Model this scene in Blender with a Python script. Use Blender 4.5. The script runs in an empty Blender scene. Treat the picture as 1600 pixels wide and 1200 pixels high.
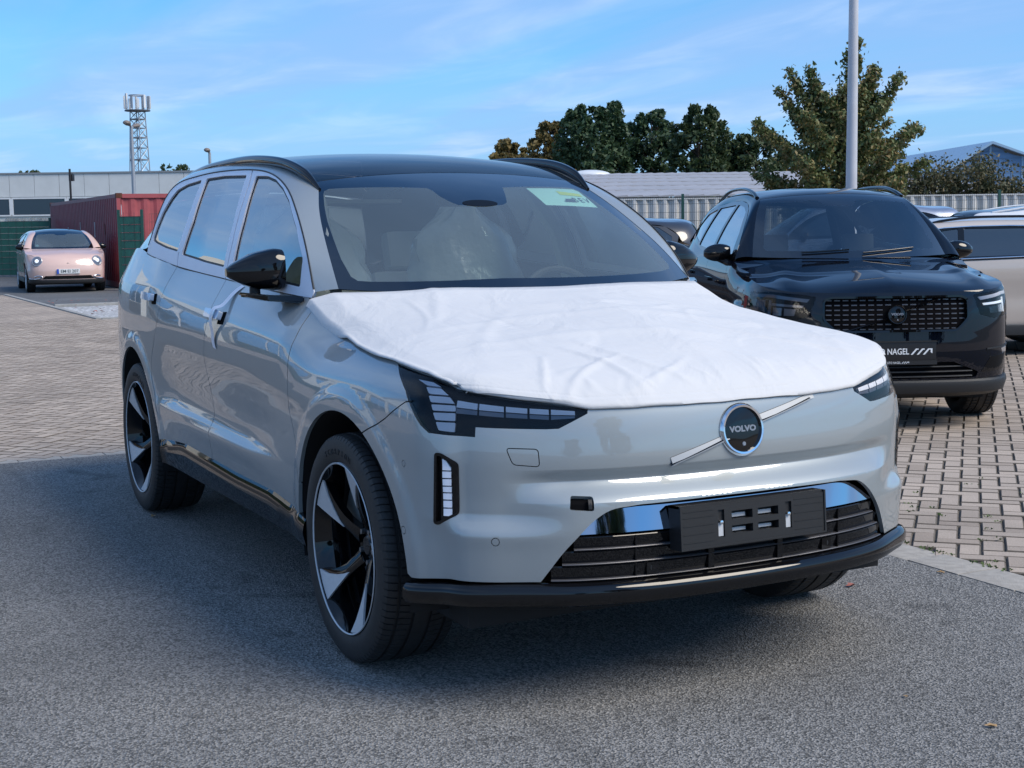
import bpy, bmesh, math, random
import numpy as np
from mathutils import Vector, Matrix
from mathutils.geometry import delaunay_2d_cdt
R = math.radians
SC = bpy.context.scene
# ---------------------------------------------------------------- camera
cam_d = bpy.data.cameras.new('camera'); CAM = bpy.data.objects.new('camera', cam_d); SC.collection.objects.link(CAM); SC.camera = CAM
_yaw, _pit, _rol, _f = 2.6672, -.1111, -.0135, 2237.1
_F = Vector((math.cos(_yaw)*math.cos(_pit), math.sin(_yaw)*math.cos(_pit), math.sin(_pit)))
_Rr = Vector((math.sin(_yaw), -math.cos(_yaw), 0)); _U = _Rr.cross(_F)
_R2 = _Rr*math.cos(_rol)+_U*math.sin(_rol); _U2 = -_Rr*math.sin(_rol)+_U*math.cos(_rol)
CAM.matrix_world = Matrix(((_R2.x, _U2.x, -_F.x, 4.4363), (_R2.y, _U2.y, -_F.y, -2.6013), (_R2.z, _U2.z, -_F.z, 1.4542), (0, 0, 0, 1)))
cam_d.sensor_width = 36; cam_d.lens = _f/1600*36; cam_d.clip_end = 3000; cam_d.clip_start = .05
cam_d.dof.use_dof = False
# ---------------------------------------------------------------- world and sun
CL_ROT, CL_LOC, CL_C0, CL_C1 = 100, (1.0, 4.0, 0), (2.8, 4.6, 8.0), (4.6, 6.2, 8.8)
SUN_AZ, SUN_EL = R(38), R(44)        # direction towards the sun: azimuth from +x counter-clockwise
W = bpy.data.worlds.new('World'); SC.world = W; W.use_nodes = True
nt = W.node_tree; nt.nodes.clear()
def wn(t, **k):
    n = nt.nodes.new(t)
    for a, b in k.items(): setattr(n, a, b)
    return n
out = wn('ShaderNodeOutputWorld'); bg = wn('ShaderNodeBackground'); sky = wn('ShaderNodeTexSky', sky_type='NISHITA')
sky.sun_disc = False; sky.sun_elevation = SUN_EL; sky.sun_rotation = math.pi/2-SUN_AZ; sky.air_density = 1.0; sky.dust_density = .35; sky.ozone_density = 3.0
bg.inputs[1].default_value = .070
tc = wn('ShaderNodeTexCoord'); sep = wn('ShaderNodeSeparateXYZ'); nt.links.new(tc.outputs['Generated'], sep.inputs[0])
mx = wn('ShaderNodeMath', operation='MAXIMUM'); mx.inputs[1].default_value = 0.0; nt.links.new(sep.outputs[2], mx.inputs[0])
ad = wn('ShaderNodeMath', operation='ADD'); ad.inputs[1].default_value = .055; nt.links.new(mx.outputs[0], ad.inputs[0])
dx = wn('ShaderNodeMath', operation='DIVIDE'); dy = wn('ShaderNodeMath', operation='DIVIDE')
nt.links.new(sep.outputs[0], dx.inputs[0]); nt.links.new(ad.outputs[0], dx.inputs[1]); nt.links.new(sep.outputs[1], dy.inputs[0]); nt.links.new(ad.outputs[0], dy.inputs[1])
cb = wn('ShaderNodeCombineXYZ'); nt.links.new(dx.outputs[0], cb.inputs[0]); nt.links.new(dy.outputs[0], cb.inputs[1])
mp = wn('ShaderNodeMapping'); mp.inputs['Rotation'].default_value = (0, 0, R(CL_ROT)); mp.inputs['Scale'].default_value = (.16, .55, 1); mp.inputs['Location'].default_value = CL_LOC
nt.links.new(cb.outputs[0], mp.inputs[0])
mp2 = wn('ShaderNodeMapping'); mp2.inputs['Rotation'].default_value = (0, 0, R(CL_ROT+12)); mp2.inputs['Scale'].default_value = (.7, 1.5, 1); nt.links.new(cb.outputs[0], mp2.inputs[0])
n1 = wn('ShaderNodeTexNoise'); n1.inputs['Scale'].default_value = 1.0; n1.inputs['Detail'].default_value = 7; n1.inputs['Roughness'].default_value = .5; n1.inputs['Distortion'].default_value = .4
nt.links.new(mp.outputs[0], n1.inputs[0])
n2 = wn('ShaderNodeTexNoise'); n2.inputs['Scale'].default_value = 1.0; n2.inputs['Detail'].default_value = 10; n2.inputs['Roughness'].default_value = .54; n2.inputs['Distortion'].default_value = .6
nt.links.new(mp2.outputs[0], n2.inputs[0])
r1 = wn('ShaderNodeMapRange', interpolation_type='SMOOTHSTEP'); r1.inputs[1].default_value = .36; r1.inputs[2].default_value = .58; nt.links.new(n1.outputs[0], r1.inputs[0])
r2 = wn('ShaderNodeMapRange'); r2.inputs[1].default_value = .30; r2.inputs[2].default_value = .72; r2.inputs[3].default_value = .72; r2.inputs[4].default_value = 1.0; nt.links.new(n2.outputs[0], r2.inputs[0])
r4 = wn('ShaderNodeMapRange', interpolation_type='SMOOTHSTEP'); r4.inputs[1].default_value = .02; r4.inputs[2].default_value = .17; r4.inputs[3].default_value = 1.0; r4.inputs[4].default_value = 0.0; nt.links.new(sep.outputs[2], r4.inputs[0])
mxv = wn('ShaderNodeMath', operation='MAXIMUM'); nt.links.new(r1.outputs[0], mxv.inputs[0]); nt.links.new(r4.outputs[0], mxv.inputs[1])
mm = wn('ShaderNodeMath', operation='MULTIPLY'); nt.links.new(mxv.outputs[0], mm.inputs[0]); nt.links.new(r2.outputs[0], mm.inputs[1])
CLOUD_AMT = wn('ShaderNodeMath', operation='MULTIPLY'); CLOUD_AMT.inputs[1].default_value = .90; nt.links.new(mm.outputs[0], CLOUD_AMT.inputs[0])
# brighter wisps inside the veil
r3 = wn('ShaderNodeMapRange', interpolation_type='SMOOTHSTEP'); r3.inputs[1].default_value = .42; r3.inputs[2].default_value = .78; nt.links.new(n2.outputs[0], r3.inputs[0])
cc = wn('ShaderNodeMixRGB'); cc.inputs[1].default_value = (*CL_C0, 1); cc.inputs[2].default_value = (*CL_C1, 1); nt.links.new(r3.outputs[0], cc.inputs[0])
cm = wn('ShaderNodeMixRGB'); nt.links.new(CLOUD_AMT.outputs[0], cm.inputs[0]); nt.links.new(cc.outputs[0], cm.inputs[2])
gain = wn('ShaderNodeMixRGB', blend_type='MULTIPLY'); gain.inputs[0].default_value = 1; gain.inputs[2].default_value = (.52, 1.04, 1.42, 1)
nt.links.new(sky.outputs[0], gain.inputs[1]); nt.links.new(gain.outputs[0], cm.inputs[1])
nt.links.new(cm.outputs[0], bg.inputs[0]); nt.links.new(bg.outputs[0], out.inputs[0])
sd = bpy.data.lights.new('sun', 'SUN'); sd.energy = 2.2; sd.angle = R(34); sd.color = (1, .90, .76); SUN = bpy.data.objects.new('sun', sd); SC.collection.objects.link(SUN)
_sdir = Vector((math.cos(SUN_EL)*math.cos(SUN_AZ), math.cos(SUN_EL)*math.sin(SUN_AZ), math.sin(SUN_EL)))
SUN.rotation_euler = _sdir.to_track_quat('Z', 'Y').to_euler()
vs = SC.view_settings; SC.display_settings.display_device = 'sRGB'; vs.view_transform = 'Standard'; vs.look = 'None'; vs.exposure = .80; vs.gamma = 1; vs.use_curve_mapping = False
SC.render.engine = 'CYCLES'
SC.cycles.max_bounces = 10; SC.cycles.transparent_max_bounces = 16; SC.cycles.glossy_bounces = 5; SC.cycles.caustics_reflective = False; SC.cycles.caustics_refractive = False
# ---------------------------------------------------------------- helpers
COL = SC.collection
MATS = {}
def newmat(name):
    m = bpy.data.materials.new(name); m.use_nodes = True; MATS[name] = m
    return m, m.node_tree, m.node_tree.nodes['Principled BSDF']
def pbr(name, col, rough=.5, metal=0, spec=.5, coat=0, coatr=.03, noise=0, nscale=40, bump=0, bscale=200, emit=None, es=1, coords='Object'):
    m, t, b = newmat(name)
    b.inputs['Base Color'].default_value = (*col, 1); b.inputs['Roughness'].default_value = rough; b.inputs['Metallic'].default_value = metal
    b.inputs['Specular IOR Level'].default_value = spec; b.inputs['Coat Weight'].default_value = coat; b.inputs['Coat Roughness'].default_value = coatr
    if noise or bump:
        tc = t.nodes.new('ShaderNodeTexCoord')
    if noise:
        n = t.nodes.new('ShaderNodeTexNoise'); n.inputs['Scale'].default_value = nscale; n.inputs['Detail'].default_value = 6; t.links.new(tc.outputs[coords], n.inputs[0])
        mr = t.nodes.new('ShaderNodeMapRange'); mr.inputs[1].default_value = .25; mr.inputs[2].default_value = .75; mr.inputs[3].default_value = 1-noise; mr.inputs[4].default_value = 1+noise
        t.links.new(n.outputs[0], mr.inputs[0]); mu = t.nodes.new('ShaderNodeVectorMath'); mu.operation = 'SCALE'; mu.inputs[0].default_value = col; t.links.new(mr.outputs[0], mu.inputs['Scale'])
        t.links.new(mu.outputs[0], b.inputs['Base Color'])
    if bump:
        n = t.nodes.new('ShaderNodeTexNoise'); n.inputs['Scale'].default_value = bscale; n.inputs['Detail'].default_value = 4; t.links.new(tc.outputs[coords], n.inputs[0])
        bp = t.nodes.new('ShaderNodeBump'); bp.inputs['Strength'].default_value = bump; bp.inputs['Distance'].default_value = .01; t.links.new(n.outputs[0], bp.inputs['Height']); t.links.new(bp.outputs[0], b.inputs['Normal'])
    if emit: b.inputs['Emission Color'].default_value = (*emit, 1); b.inputs['Emission Strength'].default_value = es
    return m
def glass(name, tint=(.8, .9, .88), refl=.0, rough=0.0):
    """thin pane: fresnel reflection over tinted see-through"""
    m, t, b = newmat(name); t.nodes.remove(b); o = t.nodes['Material Output']
    tr = t.nodes.new('ShaderNodeBsdfTransparent'); tr.inputs[0].default_value = (*tint, 1); gl = t.nodes.new('ShaderNodeBsdfGlossy'); gl.inputs['Roughness'].default_value = rough
    fr = t.nodes.new('ShaderNodeFresnel'); fr.inputs[0].default_value = 1.6
    ad = t.nodes.new('ShaderNodeMath'); ad.operation = 'ADD'; ad.inputs[1].default_value = refl; ad.use_clamp = True; t.links.new(fr.outputs[0], ad.inputs[0])
    mx = t.nodes.new('ShaderNodeMixShader'); t.links.new(ad.outputs[0], mx.inputs[0]); t.links.new(tr.outputs[0], mx.inputs[1]); t.links.new(gl.outputs[0], mx.inputs[2]); t.links.new(mx.outputs[0], o.inputs[0])
    return m
def tag(o, label=None, cat=None, group=None, kind=None):
    if label: o['label'] = label
    if cat: o['category'] = cat
    if group: o['group'] = group
    if kind: o['kind'] = kind
    return o
def empty(name, loc=(0, 0, 0), rz=0, label=None, cat=None, group=None):
    o = bpy.data.objects.new(name, None); COL.objects.link(o); o.location = loc; o.rotation_euler = (0, 0, rz); o.empty_display_size = .1
    return tag(o, label, cat, group)
def mesh_obj(name, V, F, mats, parent=None, smooth=False, fm=None, normals=None, auto=None):
    me = bpy.data.meshes.new(name); me.from_pydata([tuple(map(float, v)) for v in V], [], [tuple(map(int, f)) for f in F])
    for m in (mats if isinstance(mats, (list, tuple)) else [mats]): me.materials.append(m)
    if fm is not None: me.polygons.foreach_set('material_index', np.asarray(fm, dtype=np.int32))
    if smooth is True: me.polygons.foreach_set('use_smooth', [True]*len(me.polygons))
    elif smooth is not False: me.polygons.foreach_set('use_smooth', list(map(bool, smooth)))
    me.update()
    if auto is not None:
        me.polygons.foreach_set('use_smooth', [True]*len(me.polygons)); me.set_sharp_from_angle(angle=R(auto))
    if normals is not None: me.normals_split_custom_set_from_vertices([tuple(map(float, n)) for n in normals])
    o = bpy.data.objects.new(name, me); COL.objects.link(o)
    if parent: o.parent = parent
    return o
def from_bm(name, bm, mats, parent=None, auto=35):
    bmesh.ops.recalc_face_normals(bm, faces=bm.faces)
    me = bpy.data.meshes.new(name); bm.to_mesh(me); bm.free()
    for m in (mats if isinstance(mats, (list, tuple)) else [mats]): me.materials.append(m)
    if auto is not None:
        me.polygons.foreach_set('use_smooth', [True]*len(me.polygons)); me.set_sharp_from_angle(angle=R(auto))
    o = bpy.data.objects.new(name, me); COL.objects.link(o)
    if parent: o.parent = parent
    return o
def dup(o, name=None, parent=None, **k):
    c = o.copy(); COL.objects.link(c)
    if name: c.name = name
    c.parent = parent
    for a, b in k.items(): setattr(c, a, b)
    return c
def copy_tree(o, parent=None):
    c = o.copy(); COL.objects.link(c); c.parent = parent
    for ch in list(o.children): copy_tree(ch, c)
    return c
def bbox(bm, x0, x1, y0, y1, z0, z1, M=None, mi=0, bev=0):
    vs = [bm.verts.new((x, y, z)) for z in (z0, z1) for y in (y0, y1) for x in (x0, x1)]
    fs = [bm.faces.new([vs[i] for i in f]) for f in ((0, 2, 3, 1), (4, 5, 7, 6), (0, 1, 5, 4), (2, 6, 7, 3), (0, 4, 6, 2), (1, 3, 7, 5))]
    for f in fs: f.material_index = mi
    if bev:
        es = list({e for f in fs for e in f.edges}); r = bmesh.ops.bevel(bm, geom=es, offset=bev, segments=2, affect='EDGES', profile=.7)
        for f in r['faces']: f.material_index = mi
        vs = list({v for f in fs if f.is_valid for v in f.verts} | {v for f in r['faces'] for v in f.verts})
    if M is not None: bmesh.ops.transform(bm, matrix=M, verts=vs)
    return vs
def boxobj(name, dims, mat, parent=None, bev=0, M=None):
    bm = bmesh.new(); bbox(bm, *dims, M=M, bev=bev); return from_bm(name, bm, mat, parent)
def tube(bm, pts, rad, seg=8, mi=0, cap=True, flat=1.0, up=(0, 0, 1)):
    """sweep a circle along pts; rad scalar or list"""
    P = [Vector(p) for p in pts]; n = len(P); rad = [rad]*n if np.isscalar(rad) else rad; rings = []
    prev = None
    for i in range(n):
        d = (P[min(i+1, n-1)]-P[max(i-1, 0)]).normalized()
        if prev is None:
            u = Vector(up);
            if abs(d.dot(u)) > .95: u = Vector((1, 0, 0))
            a = d.cross(u).normalized()
        else:
            a = (prev-d*prev.dot(d)).normalized()
        prev = a; b = d.cross(a)
        rings.append([bm.verts.new(P[i]+rad[i]*(math.cos(t)*a+math.sin(t)*b*flat)) for t in [2*math.pi*k/seg for k in range(seg)]])
    for i in range(n-1):
        for k in range(seg):
            f = bm.faces.new((rings[i][k], rings[i][(k+1) % seg], rings[i+1][(k+1) % seg], rings[i+1][k])); f.material_index = mi
    if cap:
        for rg in (rings[0], rings[-1]):
            f = bm.faces.new(rg); f.material_index = mi
    return rings
def lathe(bm, prof, seg=64, axis='y', mi=0, c=(0, 0, 0), a0=0, a1=2*math.pi, closed=False):
    """prof: list of (axial, radius)"""
    full = abs(a1-a0-2*math.pi) < 1e-6; n = seg if full else seg+1; rings = []
    for k in range(n):
        t = a0+(a1-a0)*k/seg; ct, st = math.cos(t), math.sin(t); rg = []
        for ax, r in prof:
            p = (r*ct, ax, r*st) if axis == 'y' else ((ax, r*ct, r*st) if axis == 'x' else (r*ct, r*st, ax))
            rg.append(bm.verts.new((p[0]+c[0], p[1]+c[1], p[2]+c[2])))
        rings.append(rg)
    m = len(prof)
    for k in range(seg):
        A = rings[k]; B = rings[(k+1) % n]
        for j in range(m if closed else m-1):
            try: f = bm.faces.new((A[j], A[(j+1) % m], B[(j+1) % m], B[j])); f.material_index = mi
            except ValueError: pass
    return rings
def prism(bm, poly, h0, h1, fn=None, mi=0, bev=0):
    """extrude 2D polygon (list of (a,b)) between h0 and h1; fn(a,b,h)->xyz"""
    fn = fn or (lambda a, b, h: (a, b, h))
    A = [bm.verts.new(fn(a, b, h0)) for a, b in poly]; B = [bm.verts.new(fn(a, b, h1)) for a, b in poly]; n = len(poly); fs = []
    fs.append(bm.faces.new(A)); fs.append(bm.faces.new(B))
    for i in range(n): fs.append(bm.faces.new((A[i], A[(i+1) % n], B[(i+1) % n], B[i])))
    for f in fs: f.material_index = mi
    if bev: bmesh.ops.bevel(bm, geom=list(fs[1].edges), offset=bev, segments=2, affect='EDGES')
    return fs
def dens(P, step, closed=True):
    P = [np.array(p, float) for p in P]; out = []; n = len(P)
    for i in range(n if closed else n-1):
        a, b = P[i], P[(i+1) % n]; k = max(1, int(math.ceil(np.linalg.norm(b-a)/step)))
        for j in range(k): out.append(a+(b-a)*j/k)
    if not closed: out.append(P[-1])
    return np.array(out)
def smooth_loop(P, rad=.012, seg=4, closed=True):
    """round the corners of a polygon"""
    P = [np.array(p, float) for p in P]; out = []; n = len(P)
    for i in range(n):
        if not closed and i in (0, n-1): out.append(P[i]); continue
        a, b, c = P[i-1], P[i], P[(i+1) % n]; u = a-b; v = c-b; lu, lv = np.linalg.norm(u), np.linalg.norm(v); r = min(rad, lu*.45, lv*.45)
        p, q = b+u/lu*r, b+v/lv*r
        for k in range(seg+1):
            t = k/seg; out.append((1-t)**2*p+2*t*(1-t)*b+t*t*q)
    return np.array(out)
def inpoly(Q, poly):
    Q = np.asarray(Q); x, y = Q[:, 0], Q[:, 1]; r = np.zeros(len(Q), bool); P = np.asarray(poly); n = len(P)
    for i in range(n):
        x0, y0 = P[i]; x1, y1 = P[(i+1) % n]
        if y0 == y1: continue
        c = ((y0 > y) != (y1 > y)) & (x < (x1-x0)*(y-y0)/(y1-y0)+x0); r ^= c
    return r
def band(poly, w):
    """thin polygon around an open polyline"""
    P = np.asarray(poly, float); d = np.gradient(P, axis=0); d /= np.linalg.norm(d, axis=1)[:, None]; n = np.stack([-d[:, 1], d[:, 0]], 1)*w/2
    return np.concatenate([P+n, (P-n)[::-1]])
class Patch:
    """constrained triangulation of a surface's parameter domain, cut into named regions"""
    def __init__(s, f, outer, regions, du, dv, sgn=-1, extra=None, skip=()):
        s.f = f; s.sgn = sgn
        loops = [np.asarray(outer)]+[np.asarray(r[1]) for r in regions]
        V = []; E = []
        for L in loops:
            k = len(V); V += [tuple(p) for p in L]; n = len(L); E += [(k+i, k+(i+1) % n) for i in range(n)]
        lo = np.asarray(outer).min(0); hi = np.asarray(outer).max(0)
        us = np.arange(lo[0]+du*.5, hi[0], du); vs = np.arange(lo[1]+dv*.5, hi[1], dv)
        A, B = np.meshgrid(us, vs, indexing='ij'); g = np.stack([A.ravel(), B.ravel()], 1)
        for a0, a1, b0, b1 in skip: g = g[~((g[:, 0] > a0) & (g[:, 0] < a1) & (g[:, 1] > b0) & (g[:, 1] < b1))]
        if extra is not None: g = np.concatenate([g, extra])
        g = g[inpoly(g, outer)]
        V += [tuple(p) for p in g]
        ov, oe, of, _, _, _ = delaunay_2d_cdt([Vector(v) for v in V], E, [], 0, 1e-6)
        s.q = np.array([tuple(v) for v in ov]); T = np.array([f for f in of if len(f) == 3]); c = s.q[T].mean(1)
        a = s.q[T]; ar = (a[:, 1, 0]-a[:, 0, 0])*(a[:, 2, 1]-a[:, 0, 1])-(a[:, 1, 1]-a[:, 0, 1])*(a[:, 2, 0]-a[:, 0, 0])
        T[ar < 0] = T[ar < 0][:, ::-1]
        ok = inpoly(c, outer) & (np.abs(ar) > 1e-10); T = T[ok]; c = c[ok]; s.T = T
        s.lab = np.array(['base']*len(T), dtype=object)
        for name, poly in regions: s.lab[inpoly(c, poly)] = name
    def split_base(s, seeds):
        """connected components of 'base' named by seed points"""
        idx = np.where(s.lab == 'base')[0]; par = {i: i for i in idx}
        def fd(i):
            while par[i] != i: par[i] = par[par[i]]; i = par[i]
            return i
        ed = {}
        for i in idx:
            t = s.T[i]
            for a, b in ((0, 1), (1, 2), (2, 0)):
                k = (min(t[a], t[b]), max(t[a], t[b]))
                if k in ed: par[fd(i)] = fd(ed[k])
                else: ed[k] = i
        root = np.array([fd(i) for i in idx]); c = s.q[s.T[idx]].mean(1)
        for name, p in seeds:
            j = np.argmin(((c-np.array(p))**2).sum(1)); s.lab[idx[root == root[j]]] = name
    def build(s, labs, name, mat, parent=None, off=0, depth=.014, mirror=None, fmat=None, flat=False):
        """mirror: None right only, 'both' joined, 'left' mirrored only"""
        labs = [labs] if isinstance(labs, str) else labs
        T = s.T[np.isin(s.lab, labs)]
        if len(T) == 0: print('empty region', labs, name); return None
        ids, inv = np.unique(T, return_inverse=True); T = inv.reshape(T.shape); Q = s.q[ids]
        P = s.f(Q); N = surf_normal(s.f, Q)*s.sgn; P = P+N*(off(Q)[:, None] if callable(off) else off)
        if s.sgn < 0: T = T[:, ::-1]
        ec = {}
        for t in T:
            for a, b in ((t[0], t[1]), (t[1], t[2]), (t[2], t[0])): ec[(a, b)] = 1
        be = [(a, b) for (a, b) in ec if (b, a) not in ec]
        if mirror == 'both':
            c0 = np.abs(P[:, 1]) < 1e-5; be = [(a, b) for a, b in be if not (c0[a] and c0[b])]; N[c0, 1] = 0; N /= np.linalg.norm(N, axis=1)[:, None]
        V = [P]; NN = [N]; F = [tuple(t) for t in T]; k = len(P); fm = [0]*len(F)
        if depth and be:
            bv = sorted({a for e in be for a in e}); mp = {v: i for i, v in enumerate(bv)}; bv = np.array(bv)
            side = np.zeros((len(bv), 3))
            for a, b in be:
                n = np.cross(P[b]-P[a], (N[a]+N[b])/2); l = np.linalg.norm(n)
                if l > 1e-12: n /= l
                side[mp[a]] += n; side[mp[b]] += n
            side /= (np.linalg.norm(side, axis=1)[:, None]+1e-9)
            nb = len(bv); bn = N[bv]+side; bn /= np.linalg.norm(bn, axis=1)[:, None]+1e-9
            V += [P[bv], P[bv]-N[bv]*.0015+side*.0012*0, P[bv]-N[bv]*depth]; NN += [side, side, side]
            for a, b in be:
                i, j = mp[a], mp[b]; F.append((k+nb+j, k+nb+i, k+2*nb+i, k+2*nb+j)); fm.append(1 if fmat else 0); F.append((k+j, k+i, k+nb+i, k+nb+j)); fm.append(0)
        V = np.concatenate(V); NN = np.concatenate(NN)
        if mirror:
            V2 = V*[1, -1, 1]; N2 = NN*[1, -1, 1]; F2 = [tuple(reversed(f)) for f in F]
            if mirror == 'both': nv_ = len(V); cz = set(np.where(np.abs(P[:, 1]) < 1e-5)[0].tolist()); F = F+[tuple(i if i in cz else i+nv_ for i in f) for f in F2]; V = np.concatenate([V, V2]); NN = np.concatenate([NN, N2]); fm = fm+fm
            else: V, NN, F = V2, N2, F2
        return mesh_obj(name, V, F, [mat, fmat] if fmat else mat, parent, smooth=not flat, fm=fm, normals=None if flat else NN)
def loft(bm_or_none, name, rows, mat, parent=None, closed=False, auto=60, flip=False, thick=0):
    """rows: list of equally long point lists"""
    R_ = np.array(rows, float); a, b, _ = R_.shape; V = R_.reshape(-1, 3); F = []
    for i in range(a-1):
        for j in range(b if closed else b-1):
            q = (i*b+j, i*b+(j+1) % b, (i+1)*b+(j+1) % b, (i+1)*b+j); F.append(q[::-1] if flip else q)
    o = mesh_obj(name, V, F, mat, parent, auto=auto)
    if thick:
        m = o.modifiers.new('s', 'SOLIDIFY'); m.thickness = thick; m.offset = -1
    return o
def mirror_obj(o, name=None, parent=None):
    """a mirrored (y -> -y) mesh copy in the parent's frame"""
    me = o.data.copy(); n = len(me.vertices); co = np.empty(n*3); me.vertices.foreach_get('co', co); co = co.reshape(-1, 3)
    nn = None
    M = np.array(o.matrix_basis)
    co = co@M[:3, :3].T+M[:3, 3]; co[:, 1] *= -1; sm = [p.use_smooth for p in me.polygons]; fm = [p.material_index for p in me.polygons]
    nr = np.empty(len(me.loops)*3); me.corner_normals.foreach_get('vector', nr); nr = nr.reshape(-1, 3)@M[:3, :3].T; nr[:, 1] *= -1
    F = [tuple(reversed(p.vertices)) for p in me.polygons]
    ln = []
    for p in me.polygons: ln += [tuple(nr[i]) for i in reversed(p.loop_indices)]
    m2 = bpy.data.meshes.new(name or o.name); m2.from_pydata([tuple(v) for v in co], [], F)
    for m in me.materials: m2.materials.append(m)
    m2.polygons.foreach_set('material_index', fm); m2.polygons.foreach_set('use_smooth', sm); m2.update()
    if any(sm): m2.normals_split_custom_set(ln)
    c = bpy.data.objects.new(name or o.name, m2); COL.objects.link(c); c.parent = parent if parent else o.parent
    return c
_dg = None
def text_mesh(txt, size, depth=0, fn=None, name='lettering', mat=None, parent=None, res=3, spacing=1.0, bold=0, M=None, width=None):
    cu = bpy.data.curves.new('t', 'FONT'); cu.body = txt; cu.size = size; cu.align_x = 'CENTER'; cu.align_y = 'CENTER'; cu.extrude = depth; cu.resolution_u = res; cu.space_character = spacing; cu.offset = bold
    o = bpy.data.objects.new('t', cu); COL.objects.link(o); dg = bpy.context.evaluated_depsgraph_get(); me = bpy.data.meshes.new_from_object(o.evaluated_get(dg)); bpy.data.objects.remove(o); bpy.data.curves.remove(cu)
    me.materials.clear()
    if mat: me.materials.append(mat)
    if width:
        xs = [v.co.x for v in me.vertices]; k = width/(max(xs)-min(xs))
        for v in me.vertices: v.co.x *= k
    if fn:
        for v in me.vertices: v.co = fn(*v.co)
    if M is not None: me.transform(M)
    me.name = name; c = bpy.data.objects.new(name, me); COL.objects.link(c)
    if parent: c.parent = parent
    return c
def pts_tube(name, pts, rad, mat, parent=None, seg=8, flat=1.0):
    bm = bmesh.new(); tube(bm, pts, rad, seg, flat=flat); return from_bm(name, bm, mat, parent, auto=60)
def frame_M(o, x, y, z):
    return Matrix(((x[0], y[0], z[0], o[0]), (x[1], y[1], z[1], o[1]), (x[2], y[2], z[2], o[2]), (0, 0, 0, 1)))
def catmull(P, n=8, closed=False):
    P = np.array(P, float); t = np.concatenate([[0], np.cumsum(np.linalg.norm(np.diff(P, axis=0), axis=1))]); S = Spline(t, P); return S(np.linspace(0, t[-1], n*(len(P)-1)+1))
def jit(rng, a): return rng.uniform(-a, a)
# ================================================================ materials for cars
PAINT_GREY = pbr('paint_light_grey', (.30, .332, .345), rough=.42, metal=.25, coat=1, coatr=.01)
PAINT_GREY.node_tree.nodes['Principled BSDF'].inputs['Coat IOR'].default_value = 1.75
GLOSS_BLACK = pbr('gloss_black', (.004, .004, .005), rough=.08, spec=.0, coat=1, coatr=.02)
SATIN_BLACK = pbr('satin_black', (.012, .012, .013), rough=.5, bump=.15, bscale=900)
MATT_BLACK = pbr('matt_black', (.008, .008, .009), rough=.8)
DARK_VOID = pbr('dark_void', (.003, .003, .004), rough=.9, spec=.1)
RUBBER = pbr('rubber', (.018, .018, .019), rough=.62, noise=.25, nscale=30, bump=.1, bscale=300)
CHROME = pbr('chrome', (.75, .77, .8), rough=.08, metal=1)
MACHINED = pbr('machined_alloy', (.56, .57, .59), rough=.5, metal=.3, noise=.06, nscale=60)
STEEL = pbr('cast_steel', (.30, .31, .33), rough=.35, metal=.9)
CALIPER = pbr('caliper_grey', (.42, .45, .48), rough=.4, metal=.3)
WHITE_FILM = pbr('white_film', (.80, .80, .87), rough=.38, noise=.05, nscale=6, bump=.08, bscale=25)
CLOTH = None
PALE_LENS = pbr('pale_lens', (.92, .93, 1.0), rough=.25, coat=.5)
DIM_LENS = pbr('dim_lens', (.12, .13, .17), rough=.2, coat=1)
LAMP_DARK = pbr('lamp_housing', (.006, .007, .010), rough=.35, spec=.1)
CLEAR = glass('clear_lens', (.95, .96, .98), refl=-.03)
WINDSCREEN = glass('windscreen_glass', (.88, .97, .95), refl=.15)
_t = WINDSCREEN.node_tree; _mx = [n for n in _t.nodes if n.type == 'MIX_SHADER'][0]; _df = _t.nodes.new('ShaderNodeBsdfDiffuse'); _df.inputs[0].default_value = (.55, .66, .66, 1)   # pale diffuse veil: light haze put into the pane's colour to brighten it
_m2 = _t.nodes.new('ShaderNodeMixShader'); _m2.inputs[0].default_value = .09; _t.links.new(_mx.outputs[0], _m2.inputs[1]); _t.links.new(_df.outputs[0], _m2.inputs[2]); _t.links.new(_m2.outputs[0], _t.nodes['Material Output'].inputs[0])
PANEL_MIRROR = pbr('mirror_black_panel', (.42, .42, .46), rough=.04, metal=1)
BAR_SILVER = pbr('bar_silver', (.36, .38, .40), rough=.5, metal=.1)
SLAT_EDGE = pbr('slat_edge', (.09, .09, .10), rough=.35, metal=.3)
TINT = glass('tinted_glass', (.40, .43, .43), refl=.38)
LIGHT_TINT = glass('green_tint_glass', (.50, .62, .60), refl=.34)
ROOF_GLASS = pbr('black_roof_glass', (.005, .006, .009), rough=.03, spec=.7, coat=1, coatr=.01)
ROOF_TINT = glass('tinted_roof_glass', (.22, .24, .26), refl=.03)
CREAM = pbr('cream_trim', (.70, .71, .62), rough=.7)
DASH = pbr('dash_grey', (.20, .22, .22), rough=.6)
SEAT = pbr('seat_cloth', (.62, .66, .60), rough=.75, bump=.2, bscale=200)
SHEET = pbr('seat_film', (.82, .90, .84), rough=.15, bump=1.0, bscale=14, coat=.6)
SHEET.node_tree.nodes['Principled BSDF'].inputs['Alpha'].default_value = .8
SILVER_TXT = pbr('silver_lettering', (.55, .55, .56), rough=.3, metal=.8)
DIM_TXT = pbr('dim_silver_lettering', (.30, .30, .32), rough=.35, metal=.7)
WHITE_TXT = pbr('white_print', (.78, .80, .82), rough=.5)
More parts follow.
